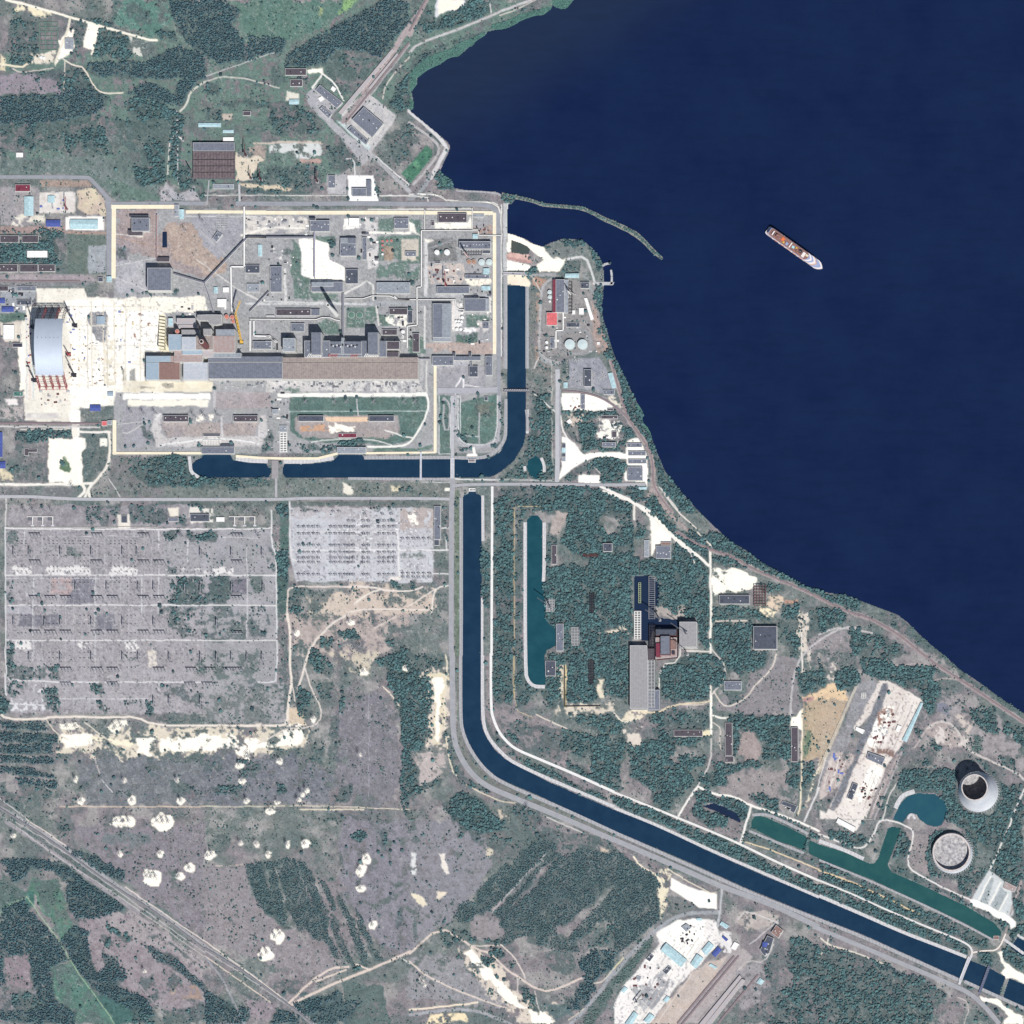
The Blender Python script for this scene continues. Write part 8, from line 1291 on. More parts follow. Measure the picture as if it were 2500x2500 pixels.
# ------------------------------------------------------------------ cooling towers
def cooling_tower(px_,py_,r0,rt,h,zt,lab,rub):
    x,y=(px_-1250)*S,(1250-py_)*S; th=thing('cooling_tower',lab,'cooling tower',(x,y,0)); n=64
    TC=mat('tower_concrete',(222,226,232),.06,.03,rgb2=(198,204,214)); TI=mat('tower_inner',(150,152,162),.1,.05)
    m=MB(); zs=np.linspace(5,h,14); 
    for z in zs:
        f=(z-5)/(h-5); r=rt+(r0-rt)*((1-f)**1.5)
        for i in range(n): a=2*math.pi*i/n; m.v.append((r*math.cos(a),r*math.sin(a),z))
    for k in range(len(zs)-1):
        for i in range(n): m.f.append((k*n+i,k*n+(i+1)%n,(k+1)*n+(i+1)%n,(k+1)*n+i))
    m.build('shell',TC,th,smooth=True)
    i2=MB(); i2.v=[(v[0]*.985,v[1]*.985,v[2]) for v in m.v]; i2.f=[tuple(reversed(f)) for f in m.f]; i2.build('inner_shell',TI,th,smooth=True)
    rg=MB(); b=0
    for r_,z in ((rt*1.035,h-1),(rt*1.035,h+.6),(rt*.95,h+.6),(rt*.95,h-1)):
        for i in range(n): a=2*math.pi*i/n; rg.v.append((r_*math.cos(a),r_*math.sin(a),z))
    for k in range(4):
        for i in range(n): rg.f.append((k*n+i,k*n+(i+1)%n,((k+1)%4)*n+(i+1)%n,((k+1)%4)*n+i))
    rg.build('rim',mat('tower_rim',(204,196,194)),th)
    for i in range(48):
        a=2*math.pi*i/48; b_=a+2*math.pi/96
        MB().beam(((r0+4)*math.cos(a),(r0+4)*math.sin(a),0),(r0*.995*math.cos(b_),r0*.995*math.sin(b_),6),1.3).build('leg',CONC,th)
    MB().cyl(0,0,0,.9,r0*.96,n=48).build('floor',mat('tower_rubble',(212,211,212) ,.3,.10,rgb2=(118,118,126)),th)
    FOOT.append([(px_+math.cos(a)*(r0+5)/S,py_+math.sin(a)*(r0+5)/S) for a in np.linspace(0,6.28,20)])
cooling_tower(2388.5,1934,61.5,39,100,60,'tall white hourglass cooling tower with a dark mouth and long shadow',0)
cooling_tower(2325.5,2084,61.5,56,26,10,'low unfinished round cooling tower ring filled with grey rubble',1)
# ------------------------------------------------------------------ cruise ship
A_=PX('s',[172,268])[0]; B_=PX('s',[905,785])[0]
ax_=((A_[0]-1250)*S,(1250-A_[1])*S); bx_=((B_[0]-1250)*S,(1250-B_[1])*S); LS=math.dist(ax_,bx_); ang=math.atan2(bx_[1]-ax_[1],bx_[0]-ax_[0])
cx_,cy_=(ax_[0]+bx_[0])/2+3,(ax_[1]+bx_[1])/2-3
sh=thing('cruise_ship','white cruise ship with orange and blue deck features alone on the dark lake','cruise ship',(cx_,cy_,-.5),rz=ang)
W_=28.0
def outl(f0,f1,w,bow=.16,st=.05):
    L0,L1=-LS/2+f0*LS,-LS/2+f1*LS; h=w/2; p=[]
    p+=[(L0,-h*.72),(L0+LS*.02,-h*.93),(L0+LS*.05,-h)]
    b0=L1-LS*bow*.62; p+=[(b0,-h),(b0+(L1-b0)*.4,-h*.82),(b0+(L1-b0)*.75,-h*.45),(L1,-h*.06),(L1,h*.06),(b0+(L1-b0)*.75,h*.45),(b0+(L1-b0)*.4,h*.82),(b0,h)]
    p+=[(L0+LS*.05,h),(L0+LS*.02,h*.93),(L0,h*.72)]; return p
SW=mat('ship_white',(232,224,224),.05,.3); DK=mat('ship_deck',(172,132,120),.2,.3,rgb2=(96,70,74)); SB=mat('ship_blue',(150,164,200),.1,.3)
MB().prism([(x*.99,y*.93) for x,y in outl(0,1,W_)],-3,9,True,outl(0,1,W_)).build('hull',SW,sh)
MB().prism(outl(.02,.97,W_*.96,.18),9,9.4).build('bow_deck',SB,sh)
MB().prism(outl(.04,.90,W_*.97,.12),9.4,20).build('superstructure',mat('ship_side',(206,180,172),.1,.3),sh)
for k in range(4): MB().prism(outl(.06,.88-.03*k,W_*(.93-.02*k),.12),20+2.4*k,22.3+2.4*k).build('bridge_tier',SW if k%2==0 else SB,sh)
MB().prism(outl(.07,.76,W_*.84,.06),29.6,30.2).build('top_deck',DK,sh)
def sb(nm,f,yy,lx,ly,z,h,m): return MB().box(-LS/2+f*LS,yy,z,lx,ly,h).build(nm,m,sh)
for f,yy,lx,ly,h,m,nm in [(.13,0,8,12,3,DARK,'aft_court'),(.13,0,4,14,4,SW,'deck_house'),(.21,0,9,10,9,DK,'funnel'),(.30,2,9,11,2,mat('orange_deck',(226,120,74)),'orange_lounge'),(.33,-5,6,5,1.6,YEL,'sun_deck'),(.385,-3,8,9,1.4,SB,'pool'),(.44,0,3,18,3,SW,'cross_wall'),(.49,0,8,7,1.2,mat('pool_cyan',(164,214,222)),'pool'),(.54,4,5,5,2,YEL,'slide'),(.57,-2,6,14,3,DK,'deck_house'),(.62,2,7,9,6,DARK,'mast_house'),(.68,-1,9,16,3,SW,'deck_house'),(.73,3,8,6,4,mat('cream_deck',(228,216,188)),'lounge')]:
    sb(nm,f,yy,lx,ly,30.2,h,m)
for s_ in (-1,1):
    for k in range(11): sb('lifeboat',.16+.055*k,s_*W_*.485,7,2.4,14,2.6,mat('boat_orange',(226,150,110)) if k%2 else SW)
MB().beam((-LS/2+.62*LS,0,34),(-LS/2+.62*LS,0,48),1).build('mast',SW,sh)
# ------------------------------------------------------------------ bridges
def bridge(t,p,wd,h,lab,m,truss=False,name='bridge'):
    q=[((x-1250)*S,(1250-y)*S) for x,y in PX(t,p)]; c=q[0]; th=thing(name,lab,'bridge',(c[0],c[1],0))
    a=(0,0); b=(q[1][0]-c[0],q[1][1]-c[1]); L=math.dist(a,b); d=((b[0]-a[0])/L,(b[1]-a[1])/L); nn=(-d[1],d[0])
    MB().beam((*a,h),(*b,h+.001),wd*S,1.2).build('deck',m,th)
    for s_ in (-1,1):
        o=(nn[0]*wd*S/2*s_,nn[1]*wd*S/2*s_)
        MB().beam((a[0]+o[0],a[1]+o[1],h+1.3),(b[0]+o[0],b[1]+o[1],h+1.301),.9,1.4).build('rail',WHITE if not truss else STEEL,th)
    if truss:
        k=int(L/7)
        for i in range(k):
            for s_ in (-1,1):
                A1=(d[0]*L*i/k+nn[0]*wd*S/2*s_,d[1]*L*i/k+nn[1]*wd*S/2*s_); B1=(d[0]*L*(i+1)/k-nn[0]*wd*S/2*s_,d[1]*L*(i+1)/k-nn[1]*wd*S/2*s_)
                MB().beam((*A1,h+3.5),(*B1,h+3.501),.7).build('brace',STEEL,th)
    for i in range(1,4): MB().box(d[0]*L*i/4,d[1]*L*i/4,-4,3,wd*S*.8,h+3.4,math.atan2(d[1],d[0])).build('pier',CONC,th)
bridge('N',[985,455,985,650],8.5,1.6,'broad pale road bridge over the intake canal',mat('bridge_deck',(188,190,198)))
bridge('N',[688,400,687,665],3.6,3,'narrow white footbridge over the intake canal',mat('footbridge_deck',(176,182,200)))
bridge('O',[1110,500,1410,502],6,4,'pale truss bridge crossing the upright reach of the intake canal',mat('truss_deck',(178,180,188)),True,'truss_bridge')
bridge('Y',[1420,1300,1330,1530],6.5,1.6,'slanting road bridge over the lower canal',mat('bridge_deck',(188,190,198)))
bridge('Y',[1610,1375,1515,1640],6,4,'grey truss bridge right of the slanting road bridge',mat('truss_deck2',(112,124,160)),True,'truss_bridge')
bridge('H',[140,812,470,822],6,5,'dark-shadowed arched road bridge beside the sand dam',mat('bridge_deck3',(158,158,168)))
B('N',(1137,740,1200,772),4,'w','white sluice gate grid at the head of the cooling canal',name='sluice_gate',cat='sluice gate',par=.8)
B('N',(1133,464,1202,498),4,'f','small pinkish pier with dark hatches in the intake canal',name='intake_pier',cat='pier',par=.8)
for x0_,y0_,nm_ in ((1146,748,'N'),(1140,472,'N')):
    o=bpy.data.objects['sluice_gate' if y0_>600 else 'intake_pier']
    for k in range(4):
        p=PW(PX(nm_,[x0_+6+k*13,y0_+8])[0],4); MB().box(p[0]-o.location.x,p[1]-o.location.y,3.9,2.4,5,.4).build('hatch',DARK,o)
B('Y',(1645,1100,1698,1135),4,'n','tiny brown jetty hut at the end of the teal canal',name='hut',cat='hut')
# ------------------------------------------------------------------ cranes
def lattice(th,a,b,w,m,nm='boom',seg=10):
    g=MB(); a=np.array(a,float); b=np.array(b,float); d=b-a; L=np.linalg.norm(d); d/=L; up=np.array((0,0,1.)) if abs(d[2])<.9 else np.array((1.,0,0)); u=np.cross(d,up); u/=np.linalg.norm(u); v=np.cross(u,d); k=max(2,int(L/seg))
    cs=[u*w/2+v*w/2,-u*w/2+v*w/2,-u*w/2-v*w/2,u*w/2-v*w/2]
    for c in cs: g.beam(a+c,b+c,w*.28)
    for i in range(k):
        for j in range(4): g.beam(a+d*L*i/k+cs[j],a+d*L*(i+1)/k+cs[(j+1)%4],w*.18)
    return g.build(nm,m,th)
def crawler(t,base,tip,tz,m,lab,jib=None,jz=0,w=3):
    p=PX(t,base)[0]; x,y=(p[0]-1250)*S,(1250-p[1])*S; q=PW(PX(t,tip)[0],tz); th=thing('crawler_crane',lab,'crane',(x,y,0))
    MB().box(0,0,1.2,11,8,4.5).build('cab',m,th); 
    for s_ in (-1,1): MB().box(0,s_*5,0,12,2.2,2).build('track',DARK,th)
    MB().box(-7,0,3,5,7,4).build('counterweight',DARK,th)
    T_=(q[0]-x,q[1]-y,tz); lattice(th,(0,0,5),T_,w,m)
    if jib: j=PW(PX(t,jib)[0],jz); lattice(th,T_,(j[0]-x,j[1]-y,jz),w*.7,m,'jib')
crawler('J',[1400,655],[1328,315],70,YEL,'tall yellow crawler crane beside the ruined reactor',[1385,165],86,4.2)
crawler('I',[815,1040],[770,1000],45,RED,'red crawler crane at the east foot of the arch',w=2)
crawler('I',[890,700],[790,525],75,DARK,'dark crane leaning over the north-east corner of the arch',w=2.6)
crawler('I',[880,1285],[800,1150],60,DARK,'dark crane at the south-east corner of the arch',w=2.4)
crawler('I',[410,1345],[340,1215],60,DARK,'dark crane at the south-west corner of the arch',w=2.4)
crawler('I',[400,715],[345,520],70,STEEL,'pale crane at the north-west corner of the arch',w=2.4)
def tower_crane(t,base,h,ja,jl,m,lab):
    p=PX(t,base)[0]; th=thing('tower_crane',lab,'tower crane',((p[0]-1250)*S,(1250-p[1])*S,0)); lattice(th,(0,0,0),(0,0,h),2.4,m,'mast')
    c,s_=math.cos(ja),math.sin(ja); lattice(th,(-jl*.25*c,-jl*.25*s_,h-1),(jl*c,jl*s_,h-1),1.9,m,'jib'); MB().box(-jl*.22*c,-jl*.22*s_,h-4,4,3,3,ja).build('counterweight',CONC,th)
    MB().box(0,0,0,7,7,1).build('footing',CONC,th)
tower_crane('R',[565,1105],62,math.radians(145),42,STEEL,'derelict tower crane leaning over the long basin')
tower_crane('R',[1590,1215],60,math.radians(148),44,STEEL,'derelict tower crane over the flooded pit, west of the square block')
tower_crane('R',[1850,1360],66,math.radians(146),52,STEEL,'derelict tower crane on top of the square stone-grey block')
tower_crane('R',[1850,1540],64,math.radians(140),48,STEEL,'derelict tower crane east of the rusty core building')
tower_crane('G',[925,1195],40,math.radians(92),40,RED,'red tower crane on the pipe yard in the eastern plant')
tower_crane('D',[636,430],34,math.radians(90),34,RED,'red tower crane at the upper left construction yard')
tower_crane('B',[395,1475],40,math.radians(88),34,RUST,'rusty gantry crane east of the striped workshop, on bare ground')
tower_crane('B',[535,1700],38,math.radians(88),30,RUST,'rusty crane south of the rubble field, right of its twin')
tower_crane('B',[442,1690],34,math.radians(88),24,RUST,'rusty crane south of the rubble field, left of its twin')
tower_crane('B',[1068,1720],34,math.radians(90),28,RUST,'rusty crane alone in the trees east of the rubble field')
tower_crane('c',[150,945],24,math.radians(50),30,DARK,'dark crane amid the south-west rows of the lower base')
# ------------------------------------------------------------------ switchyard gantries
def gp(t,x,y): p=PX(t,[x,y])[0]; return ((p[0]-1250)*S,(1250-p[1])*S)
LAT=mat('lattice_grey',(150,152,160),.1,.5); PORC=mat('insulator_grey',(206,206,212),.1,.5)
def portal(lab,w_,h,legs,group,name='portal_gantry'):
    th=thing(name,lab,'gantry',(0,0,0),group)
    MB().beam((-w_/2,0,h),(w_/2,0,h),2.3,2.0).build('beam',LAT,th)
    for i in range(legs):
        x=-w_/2+w_*(.06+.88*i/(legs-1)); g=MB(); g.beam((x,-2.4,0),(x,0,h),.75).beam((x,2.4,0),(x,0,h),.75); g.build('leg',LAT,th)
        MB().beam((x,0,h+.8),(x,0,h+5),.7).build('spike',LAT,th)
    return th
first=None
G1=[(t,x,y) for t,ys in (('L',{1165:(335,922,1362),1420:(335,922,1362,1507),1755:(335,482,628,922,1070,1362,1507)}),('U',{150:(335,482,628,922,1070,1362,1507),500:(628,922,1070,1507,1810),640:(628,1070,1800)}),('M',{1165:(695,),1420:(695,),1755:(695,)}),('V',{155:(308,),500:(60,230,310),640:(30,)})) for y,xs in ys.items() for x in xs]
for i,(t,x,y) in enumerate(G1):
    g=first if (first and i==0) else None
    if first is None: first=portal('long portal gantry with tall spikes standing across the large switchyard',34,22,4,'portal gantries of the large switchyard'); o=first
    else: o=copy_tree(first)
    gx,gy=gp(t,x,y+38); o.location=(gx+3,gy,0)
v0=None
for t,ys in (('L',{1325:(125,270,565,857,1152,1288),1655:(710,1003,1298,1445)}),('U',{55:(125,418,567,857,1152,1445),385:(270,565,857,1152,1298,1590,1885),800:(1443,1590,1885)}),('M',{1330:(338,632,922),1660:(190,338,632,930)}),('V',{60:(105,),385:(105,245,393,535),640:()})):
    for y,xs in ys.items():
        for x in xs:
            if v0 is None: v0=portal('upright dark gantry with three legs turned end-on in the large switchyard',26,20,3,'end-on gantries of the large switchyard'); o=v0
            else: o=copy_tree(v0)
            gx,gy=gp(t,x,y+34); o.location=(gx+5,gy,0); o.rotation_euler=(0,0,math.pi/2)
# insulator supports
def support(lab,group,h=7,name='insulator_support'):
    th=thing(name,lab,'insulator',(0,0,0),group); MB().cyl(0,0,0,h*.6,1.0,.9,n=6).build('post',LAT,th); MB().cyl(0,0,h*.6,h,1.1,.7,n=7).build('insulator',PORC,th)
    MB().beam((-2.6,0,h),(2.6,0,h),.7).build('bar',LAT,th); return th
s0=support('slim insulator support in the white strips of the large switchyard','insulator supports of the large switchyard',8)
sp=[(t,x,y) for t,xs,ys in (('L',(175,212,250,470,508,545,620,658,695,765,802,838,1052,1090,1130,1205,1243,1282),(1490,1535,1250,1640,1275,1385)),('L',(1205,1243,1282,765,802,838),(1440,1600)),('U',(175,212,250,760,800,842,1205,1243,1282),(185,275,20,330)),('M',(125,165,205,300,350,415,455,520,600,640,820,860,930),(1500,1535)),('U',(760,800,842,470,508,545,1205,1243,1282),(370,420,510,100)),('L',(470,508,545,620,658,695,1052,1090,1130),(1600,))) for x in xs for y in ys]
for i,(t,x,y) in enumerate(sp):
    o=s0 if i==0 else copy_tree(s0); o.location=(*gp(t,x,y),0)
s1=thing('busbar_frame','small dense busbar frame in the pale eastern switchyard','busbar frame',(0,0,0),'busbar frames of the eastern switchyard')
for sx in (-1,1): MB().beam((sx*4,0,0),(sx*4,0,11),1.0).build('leg',LAT,s1)
MB().beam((-5.5,0,11),(5.5,0,11),1.6).build('beam',LAT,s1)
MB().beam((0,-6,9),(0,6,9),.9).build('busbar',PORC,s1)
k=0; r_=random.Random(5)
for t,xs,ys in (('M',list(range(1280,1480,46))+list(range(1580,1790,46))+[1890],(1105,1170,1280,1345,1400,1440,1555)),('N',list(range(10,60,46))+list(range(150,210,46))+list(range(300,440,46)),(1050,1105,1170,1280,1345,1400,1440,1555)),('N',list(range(520,820,50)),(1215,1545,1580)),('M',(1310,1450,1600,1660),(960,)),('N',(160,330,410,590,650),(985,))):
    for x in xs:
        for y in ys:
            if k>=285: break
            o=s1 if k==0 else copy_tree(s1); o.location=(*gp(t,x+r_.uniform(-3,3),y+10),0); k+=1
# transformer bays
for t,x0,l in (('L',255,'western transformer bay with pale cross-shaped pipes north of the switchyard'),('M',615,'eastern transformer bay with pale cross-shaped pipes north of the switchyard')):
    c=gp(t,x0,1100); th=thing('transformer_bay',l,'transformer bay',(c[0],c[1],0)); u=S/T3
    MB().beam((0,88*u,3),(250*u,88*u,3),1.8).build('pipe',WHITE,th)
    for j in range(3):
        x=(55+95*j)*u; MB().beam((x,88*u,3.2),(x,15*u,3.2),2.2).build('pipe',WHITE,th); MB().box(x,6*u,0,9,5,4).build('transformer',PORC,th); MB().box(x-9,65*u,0,12,8,3.4).build('transformer',STEEL,th)
# ------------------------------------------------------------------ transmission pylons
def pylon():
    th=thing('pylon','tall grey lattice pylon with crossarms on a bare sand patch','pylon',(0,0,0),'pylons on sand patches in the southern scrub'); h=38
    for sx in (-1,1):
        for sy in (-1,1): MB().beam((sx*4,sy*4,0),(sx*.9,sy*.9,h*.8),.5).build('leg',LAT,th)
    MB().beam((0,0,h*.78),(0,0,h),.8).build('mast_head',LAT,th)
    for z,l in ((h*.62,8),(h*.78,10),(h*.93,7)): MB().beam((-l,-l*.2,z),(l,l*.2,z),.6).build('crossarm',LAT,th)
    g=MB()
    for z in (8,16,24): 
        r=4-3.1*z/(h*.8); g.beam((-r,-r,z),(r,-r,z),.4).beam((r,-r,z),(r,r,z),.4).beam((r,r,z),(-r,r,z),.4).beam((-r,r,z),(-r,-r,z),.4)
    g.build('bracing',LAT,th); return th
py=pylon(); k=0
for t,x,y,rx,ry in PADS:
    if rx<26 and k>60: continue
    offs=[(0,0)] if rx<60 else ([(-rx*.45,0),(0,0),(rx*.45,0)] if rx>90 else [(-rx*.3,ry*.2),(rx*.3,-ry*.2)])
    for dx,dy in offs:
        o=py if k==0 else copy_tree(py); o.location=(*gp(t,x+dx,y+dy),0); o.rotation_euler=(0,0,.5+.3*(k%3)); k+=1
for t,x,y in [('L',235,960),('L',325,970),('L',420,960),('L',490,960),('L',1720,1200),('M',600,960),('M',790,960),('M',890,1190),('M',160,1190),('M',1190,740),('U',560,1060),('U',635,1060),('U',715,1060),('U',1020,1060),('U',1090,1065),('U',1150,1060),('V',190,1110),('V',265,1110),('V',340,1110),('V',500,1160),('V',570,1110),('V',1240,290),('V',1480,310),('W',1120,1450),('W',1250,1620),('b',130,1240),('b',200,1640),('K',480,1370),('K',820,1370),('K',960,1370),('K',1280,1370),('K',1640,1370),('K',1770,1370),('J',100,1490),('J',250,1500),('J',390,1500),('J',840,1530),('J',960,1530),('J',1120,1520),('L',690,740),('L',1265,760),('E',200,170),('E',800,160),('E',1175,430),('E',980,550)]:
    o=copy_tree(py,label='tall grey lattice pylon with crossarms beside the yards and lanes'); o['group']='pylons beside the yards and lanes'; o.location=(*gp(t,x,y),0); o.rotation_euler=(0,0,.6)
# ------------------------------------------------------------------ cars and stacked goods
def car(lab,m,group):
    th=thing('parked_car',lab,'car',(0,0,0),group); MB().box(0,0,.35,4.6,1.9,.8).build('body',m,th); MB().prism([(-1.4,-.85),(1.2,-.85),(1.2,.85),(-1.4,.85)],1.15,1.7,True,[(-1.1,-.7),(.7,-.7),(.7,.7),(-1.1,.7)]).build('cabin',GLASS,th)
    for x in (-1.4,1.4):
        for y in (-.9,.9): MB().box(x,y,0,.66,.22,.66).build('wheel',DARK,th)
    return th
cw=car('white parked car in the waterside car park',WHITE,'white cars in the waterside car park')
cars=[('Q',x,y) for x,y in [(470,140),(484,150),(500,138),(518,150),(535,142),(552,140),(572,146),(600,142),(612,148),(470,265),(485,270),(498,262),(512,268),(430,355),(445,362),(460,352),(475,360),(488,352),(720,290),(722,303),(720,316),(723,328),(825,280),(828,292),(820,308),(815,330),(830,342),(845,330),(862,332),(812,352),(805,365),(828,368),(405,150),(405,180),(405,210),(406,240),(405,270),(405,300),(405,330),(578,395),(578,415),(578,432),(745,505),(757,510),(770,515),(782,512)]]
for i,(t,x,y) in enumerate(cars):
    o=cw if i==0 else copy_tree(cw); o.location=(*gp(t,x,y),.25); o.rotation_euler=(0,0,(0 if i%3 else 1.5)+.1*(i%4))
cb=car('small car on the entrance street of the plant',mat('car_silver',(150,156,170)),'cars on the entrance street')
for i,(t,x,y) in enumerate([('N',945,60),('N',948,90),('N',945,140),('N',940,170),('O',530,620),('O',530,700),('O',582,600),('O',582,680),('O',582,760),('O',610,180),('O',480,300),('O',560,1490),('O',570,1600),('N',1630,707),('E',655,226),('E',1490,210),('E',560,230),('Z',420,255),('W',415,790),('W',395,905)]):
    o=cb if i==0 else copy_tree(cb); o.location=(*gp(t,x,y),1.0); o.rotation_euler=(0,0,1.5+.1*i)
def goods(reg,n,lab,group,pal,smin,smax,seed,cat='stack'):
    r_=random.Random(seed); poly=PX(*reg); xs=[p[0] for p in poly]; ys=[p[1] for p in poly]; out=0; pr=[]
    for m,c in pal:
        th=thing('stack_of_goods' if cat=='stack' else cat.replace(' ','_'),lab.replace('#',c),cat,(0,0,0),group.replace('#',c)); MB().box(0,0,0,1,1,.6).build('load',m,th); MB().box(.08,.05,.6,.72,.8,.4).build('top_load',m,th); pr.append([th,c,0])
    n=int(n*.55) if cat=='stack' else n
    while out<n:
        x=r_.uniform(min(xs),max(xs)); y=r_.uniform(min(ys),max(ys)); X_=np.array([x]); Y_=np.array([y])
        if not inpoly(X_,Y_,poly)[0] or (cat=='equipment box' and any(inpoly(X_,Y_,f)[0] for f in FOOT)): continue
        k=r_.randrange(len(pal)); th=pr[k][0]
        o=th if pr[k][2]==0 else copy_tree(th); pr[k][2]=1
        o.location=((x-1250)*S,(1250-y)*S,.1); s_=r_.uniform(smin,smax); o.scale=(s_*r_.uniform(.8,2.4),s_,r_.uniform(1.5,3.5)); o.rotation_euler=(0,0,r_.choice([0,math.pi/2,.5 if reg[0] in 'Tc' else 0])+ (r_.uniform(-.1,.1))); out+=1
    for th,c,u in pr:
        if not u: bpy.data.objects.remove(th)
PAL=[(STEEL,'steel-grey'),(mat('load_brown',(168,140,130)),'brown'),(CONC,'grey'),(mat('load_beige',(206,190,160)),'beige'),(mat('load_blue',(130,144,200)),'blue')]
goods(('I',[790,480,1020,480,1020,1400,800,1400]),60,'small # stack of building goods on the white strip right of the arch','# goods right of the arch',PAL,2,5,1)
goods(('I',[1050,760,1240,860,1240,1430,1050,1430]),40,'# pallet stack on the grey middle yard east of the arch','# pallets on the middle yard',PAL[:3],2,4,2)
goods(('I',[1280,420,1860,480,1860,960,1480,1300,1280,1400]),40,'# site stack on the white ground between arch and reactor','# stacks between arch and reactor',PAL,2,6,3)
goods(('I',[300,560,372,600,360,1200,320,1200]),30,'# crate in the strip left of the arch','# crates left of the arch',[(RED,'red'),(BLUEP,'blue'),(DARK,'dark')],2,5,4)
goods(('I',[450,1500,780,1500,780,1640,450,1640]),26,'# truss piece lying south of the arch','# pieces south of the arch',[(RUST,'rust-red'),(CONC,'grey')],2,6,5)
goods(('T',[640,840,760,900,640,1200,480,1230]),40,'# pile in the upper storage yard','# piles in the upper storage yard',[(RUST,'rust-red'),(CONC,'grey')],3,7,6)
goods(('T',[380,1560,560,1560,520,1800,380,1830]),30,'# pile in rows at the lower storage yard','# piles at the lower storage yard',[(RUST,'brown'),(DARK,'dark')],3,6,7)
goods(('T',[100,1300,330,1330,200,1650,60,1700]),34,'# pile in the western storage lot','# piles in the western storage lot',[(RUST,'rust-red'),(BLUEP,'blue'),(CONC,'grey')],3,7,8)
goods(('c',[460,430,640,440,560,560,440,600]),34,'# column segment on the white upper yard of the lower base','# segments on the upper yard of the lower base',[(DARK,'dark'),(CONC,'grey')],3,6,9)
goods(('c',[120,700,420,700,320,1000,100,980]),44,'# stack in the rows of the lower base','# stacks in rows of the lower base',[(RUST,'red'),(CONC,'grey'),(DARK,'dark')],3,7,10)
goods(('J',[1160,1110,1870,1110,1870,1200,1160,1200]),24,'# transformer block south of the grey turbine roof','# blocks south of the grey turbine roof',[(CONC,'pale'),(STEEL,'steel')],3,6,11,'transformer')
goods(('K',[250,1115,1790,1115,1790,1190,250,1190]),50,'# transformer block south of the brown turbine roof','# blocks south of the brown turbine roof',[(CONC,'pale'),(STEEL,'steel')],3,7,12,'transformer')
goods(('G',[715,1000,1120,1000,1110,1170,715,1170]),24,'# pipe bundle around the red crane','# bundles around the red crane',[(RUST,'rust-red'),(STEEL,'steel')],3,6,13)
goods(('G',[1250,480,1430,480,1430,590,1300,590]),18,'# crate north of the boiler house','# crates north of the boiler house',[(RUST,'rust-red'),(DARK,'dark')],3,5,14)
goods(('Q',[380,680,560,680,560,730,380,730]),14,'# timber pile at the edge of the white court','# timber piles at the white court',[(RUST,'brown')],2,5,15)
goods(('D',[370,270,640,270,640,460,370,460]),22,'# block in the fenced upper left yard','# blocks in the fenced upper left yard',[(DARK,'dark'),(CONC,'pale'),(BLUEP,'blue')],2,6,16)
PE=[(WHITE,'white'),(STEEL,'steel-grey'),(CONC,'pale grey'),(DARK,'dark')]
goods(('F',[0,380,740,380,740,600,0,600]),20,'small # equipment box on the pale strip under the north lane','# boxes under the north lane',PE,3,7,31,'equipment box')
goods(('F',[300,680,640,900,500,1400,180,1400]),20,'small # equipment box between the upright workshop and the lawn','# boxes beside the upright workshop',PE,3,7,32,'equipment box')
goods(('F',[1320,380,1560,380,1560,1000,1330,1000]),26,'small # equipment box east of the stepped offices','# boxes east of the stepped offices',PE,3,7,33,'equipment box')
goods(('G',[690,900,1440,900,1440,1900,990,1900,990,1300,690,1300]),44,'small # equipment box in the eastern service yards of the plant','# boxes in the eastern service yards',PE,3,7,34,'equipment box')
goods(('G',[100,1500,640,1500,640,1900,100,1900]),26,'small # equipment box between the tower block and the largest workshop','# boxes west of the largest workshop',PE,3,6,35,'equipment box')
goods(('J',[500,230,1280,230,1280,330,500,330]),16,'small # equipment box north of the ruined reactor','# boxes north of the ruined reactor',PE,3,7,36,'equipment box')
goods(('H',[600,1280,1250,1280,1300,1800,620,1800]),22,'small # equipment box around the great tanks of the peninsula','# boxes around the great tanks',PE,3,6,38,'equipment box')
goods(('K',[20,1250,280,1250,280,1900,20,1900]),28,'small # equipment box on the strip between the two pond terraces','# boxes between the pond terraces',PE,3,6,39,'equipment box')
goods(('Q',[740,860,1050,860,1050,1080,740,1080]),16,'small # equipment box in the ruined works yard','# boxes in the ruined works yard',PE,3,6,40,'equipment box')
goods(('D',[0,1130,330,1130,330,1400,0,1400]),20,'small # equipment box among the cabins left of the arch yard','# boxes among the cabins',PE,3,7,41,'equipment box')
# ------------------------------------------------------------------ vegetation
NEG=[('R',[560,170,740,190,660,420,520,420]),('R',[1060,200,1180,280,1180,400,1100,400]),('R',[1060,280,1130,300,1110,380,1070,380]),('R',[1100,540,1330,500,1320,570,1150,600]),('R',[1060,1290,1270,1260,1290,1330,1100,1350]),('R',[980,1760,1075,1760,1070,1932,980,1932]),('R',[640,1630,720,1640,720,1932,650,1932]),
 ('R',[1860,1200,1932,1180,1932,1560,1780,1640,1560,1640,1470,1932,1290,1932,1290,1420,1340,1200,1540,1100]),('W',[1380,460,1932,460,1932,560,1370,570]),('R',[1180,800,1220,800,1200,900]),('R',[1700,780,1780,780,1760,900]),('X',[1180,320,1370,350,1370,600,1200,620]),('b',[1380,1010,1480,1010,1470,1110,1390,1110]),('b',[1440,740,1480,740,1480,790,1440,790]),('b',[1740,640,1780,600,1790,760,1750,780])]
PW_,PH_=3.75,3.75
cxs=np.arange(-40,2560,PW_); CX,CY=np.meshgrid(cxs,cxs); CX=CX+rng.uniform(-.48,.48,CX.shape)*PW_; CY=CY+rng.uniform(-.48,.48,CY.shape)*PW_
CX=CX.ravel(); CY=CY.ravel(); DEN=np.zeros(CX.shape,np.float32); KND=np.zeros(CX.shape,int)
cw1=(fbm(CX,CY,26,301,3)-.5)*2; cw2=(fbm(CX,CY,26,305,3)-.5)*2
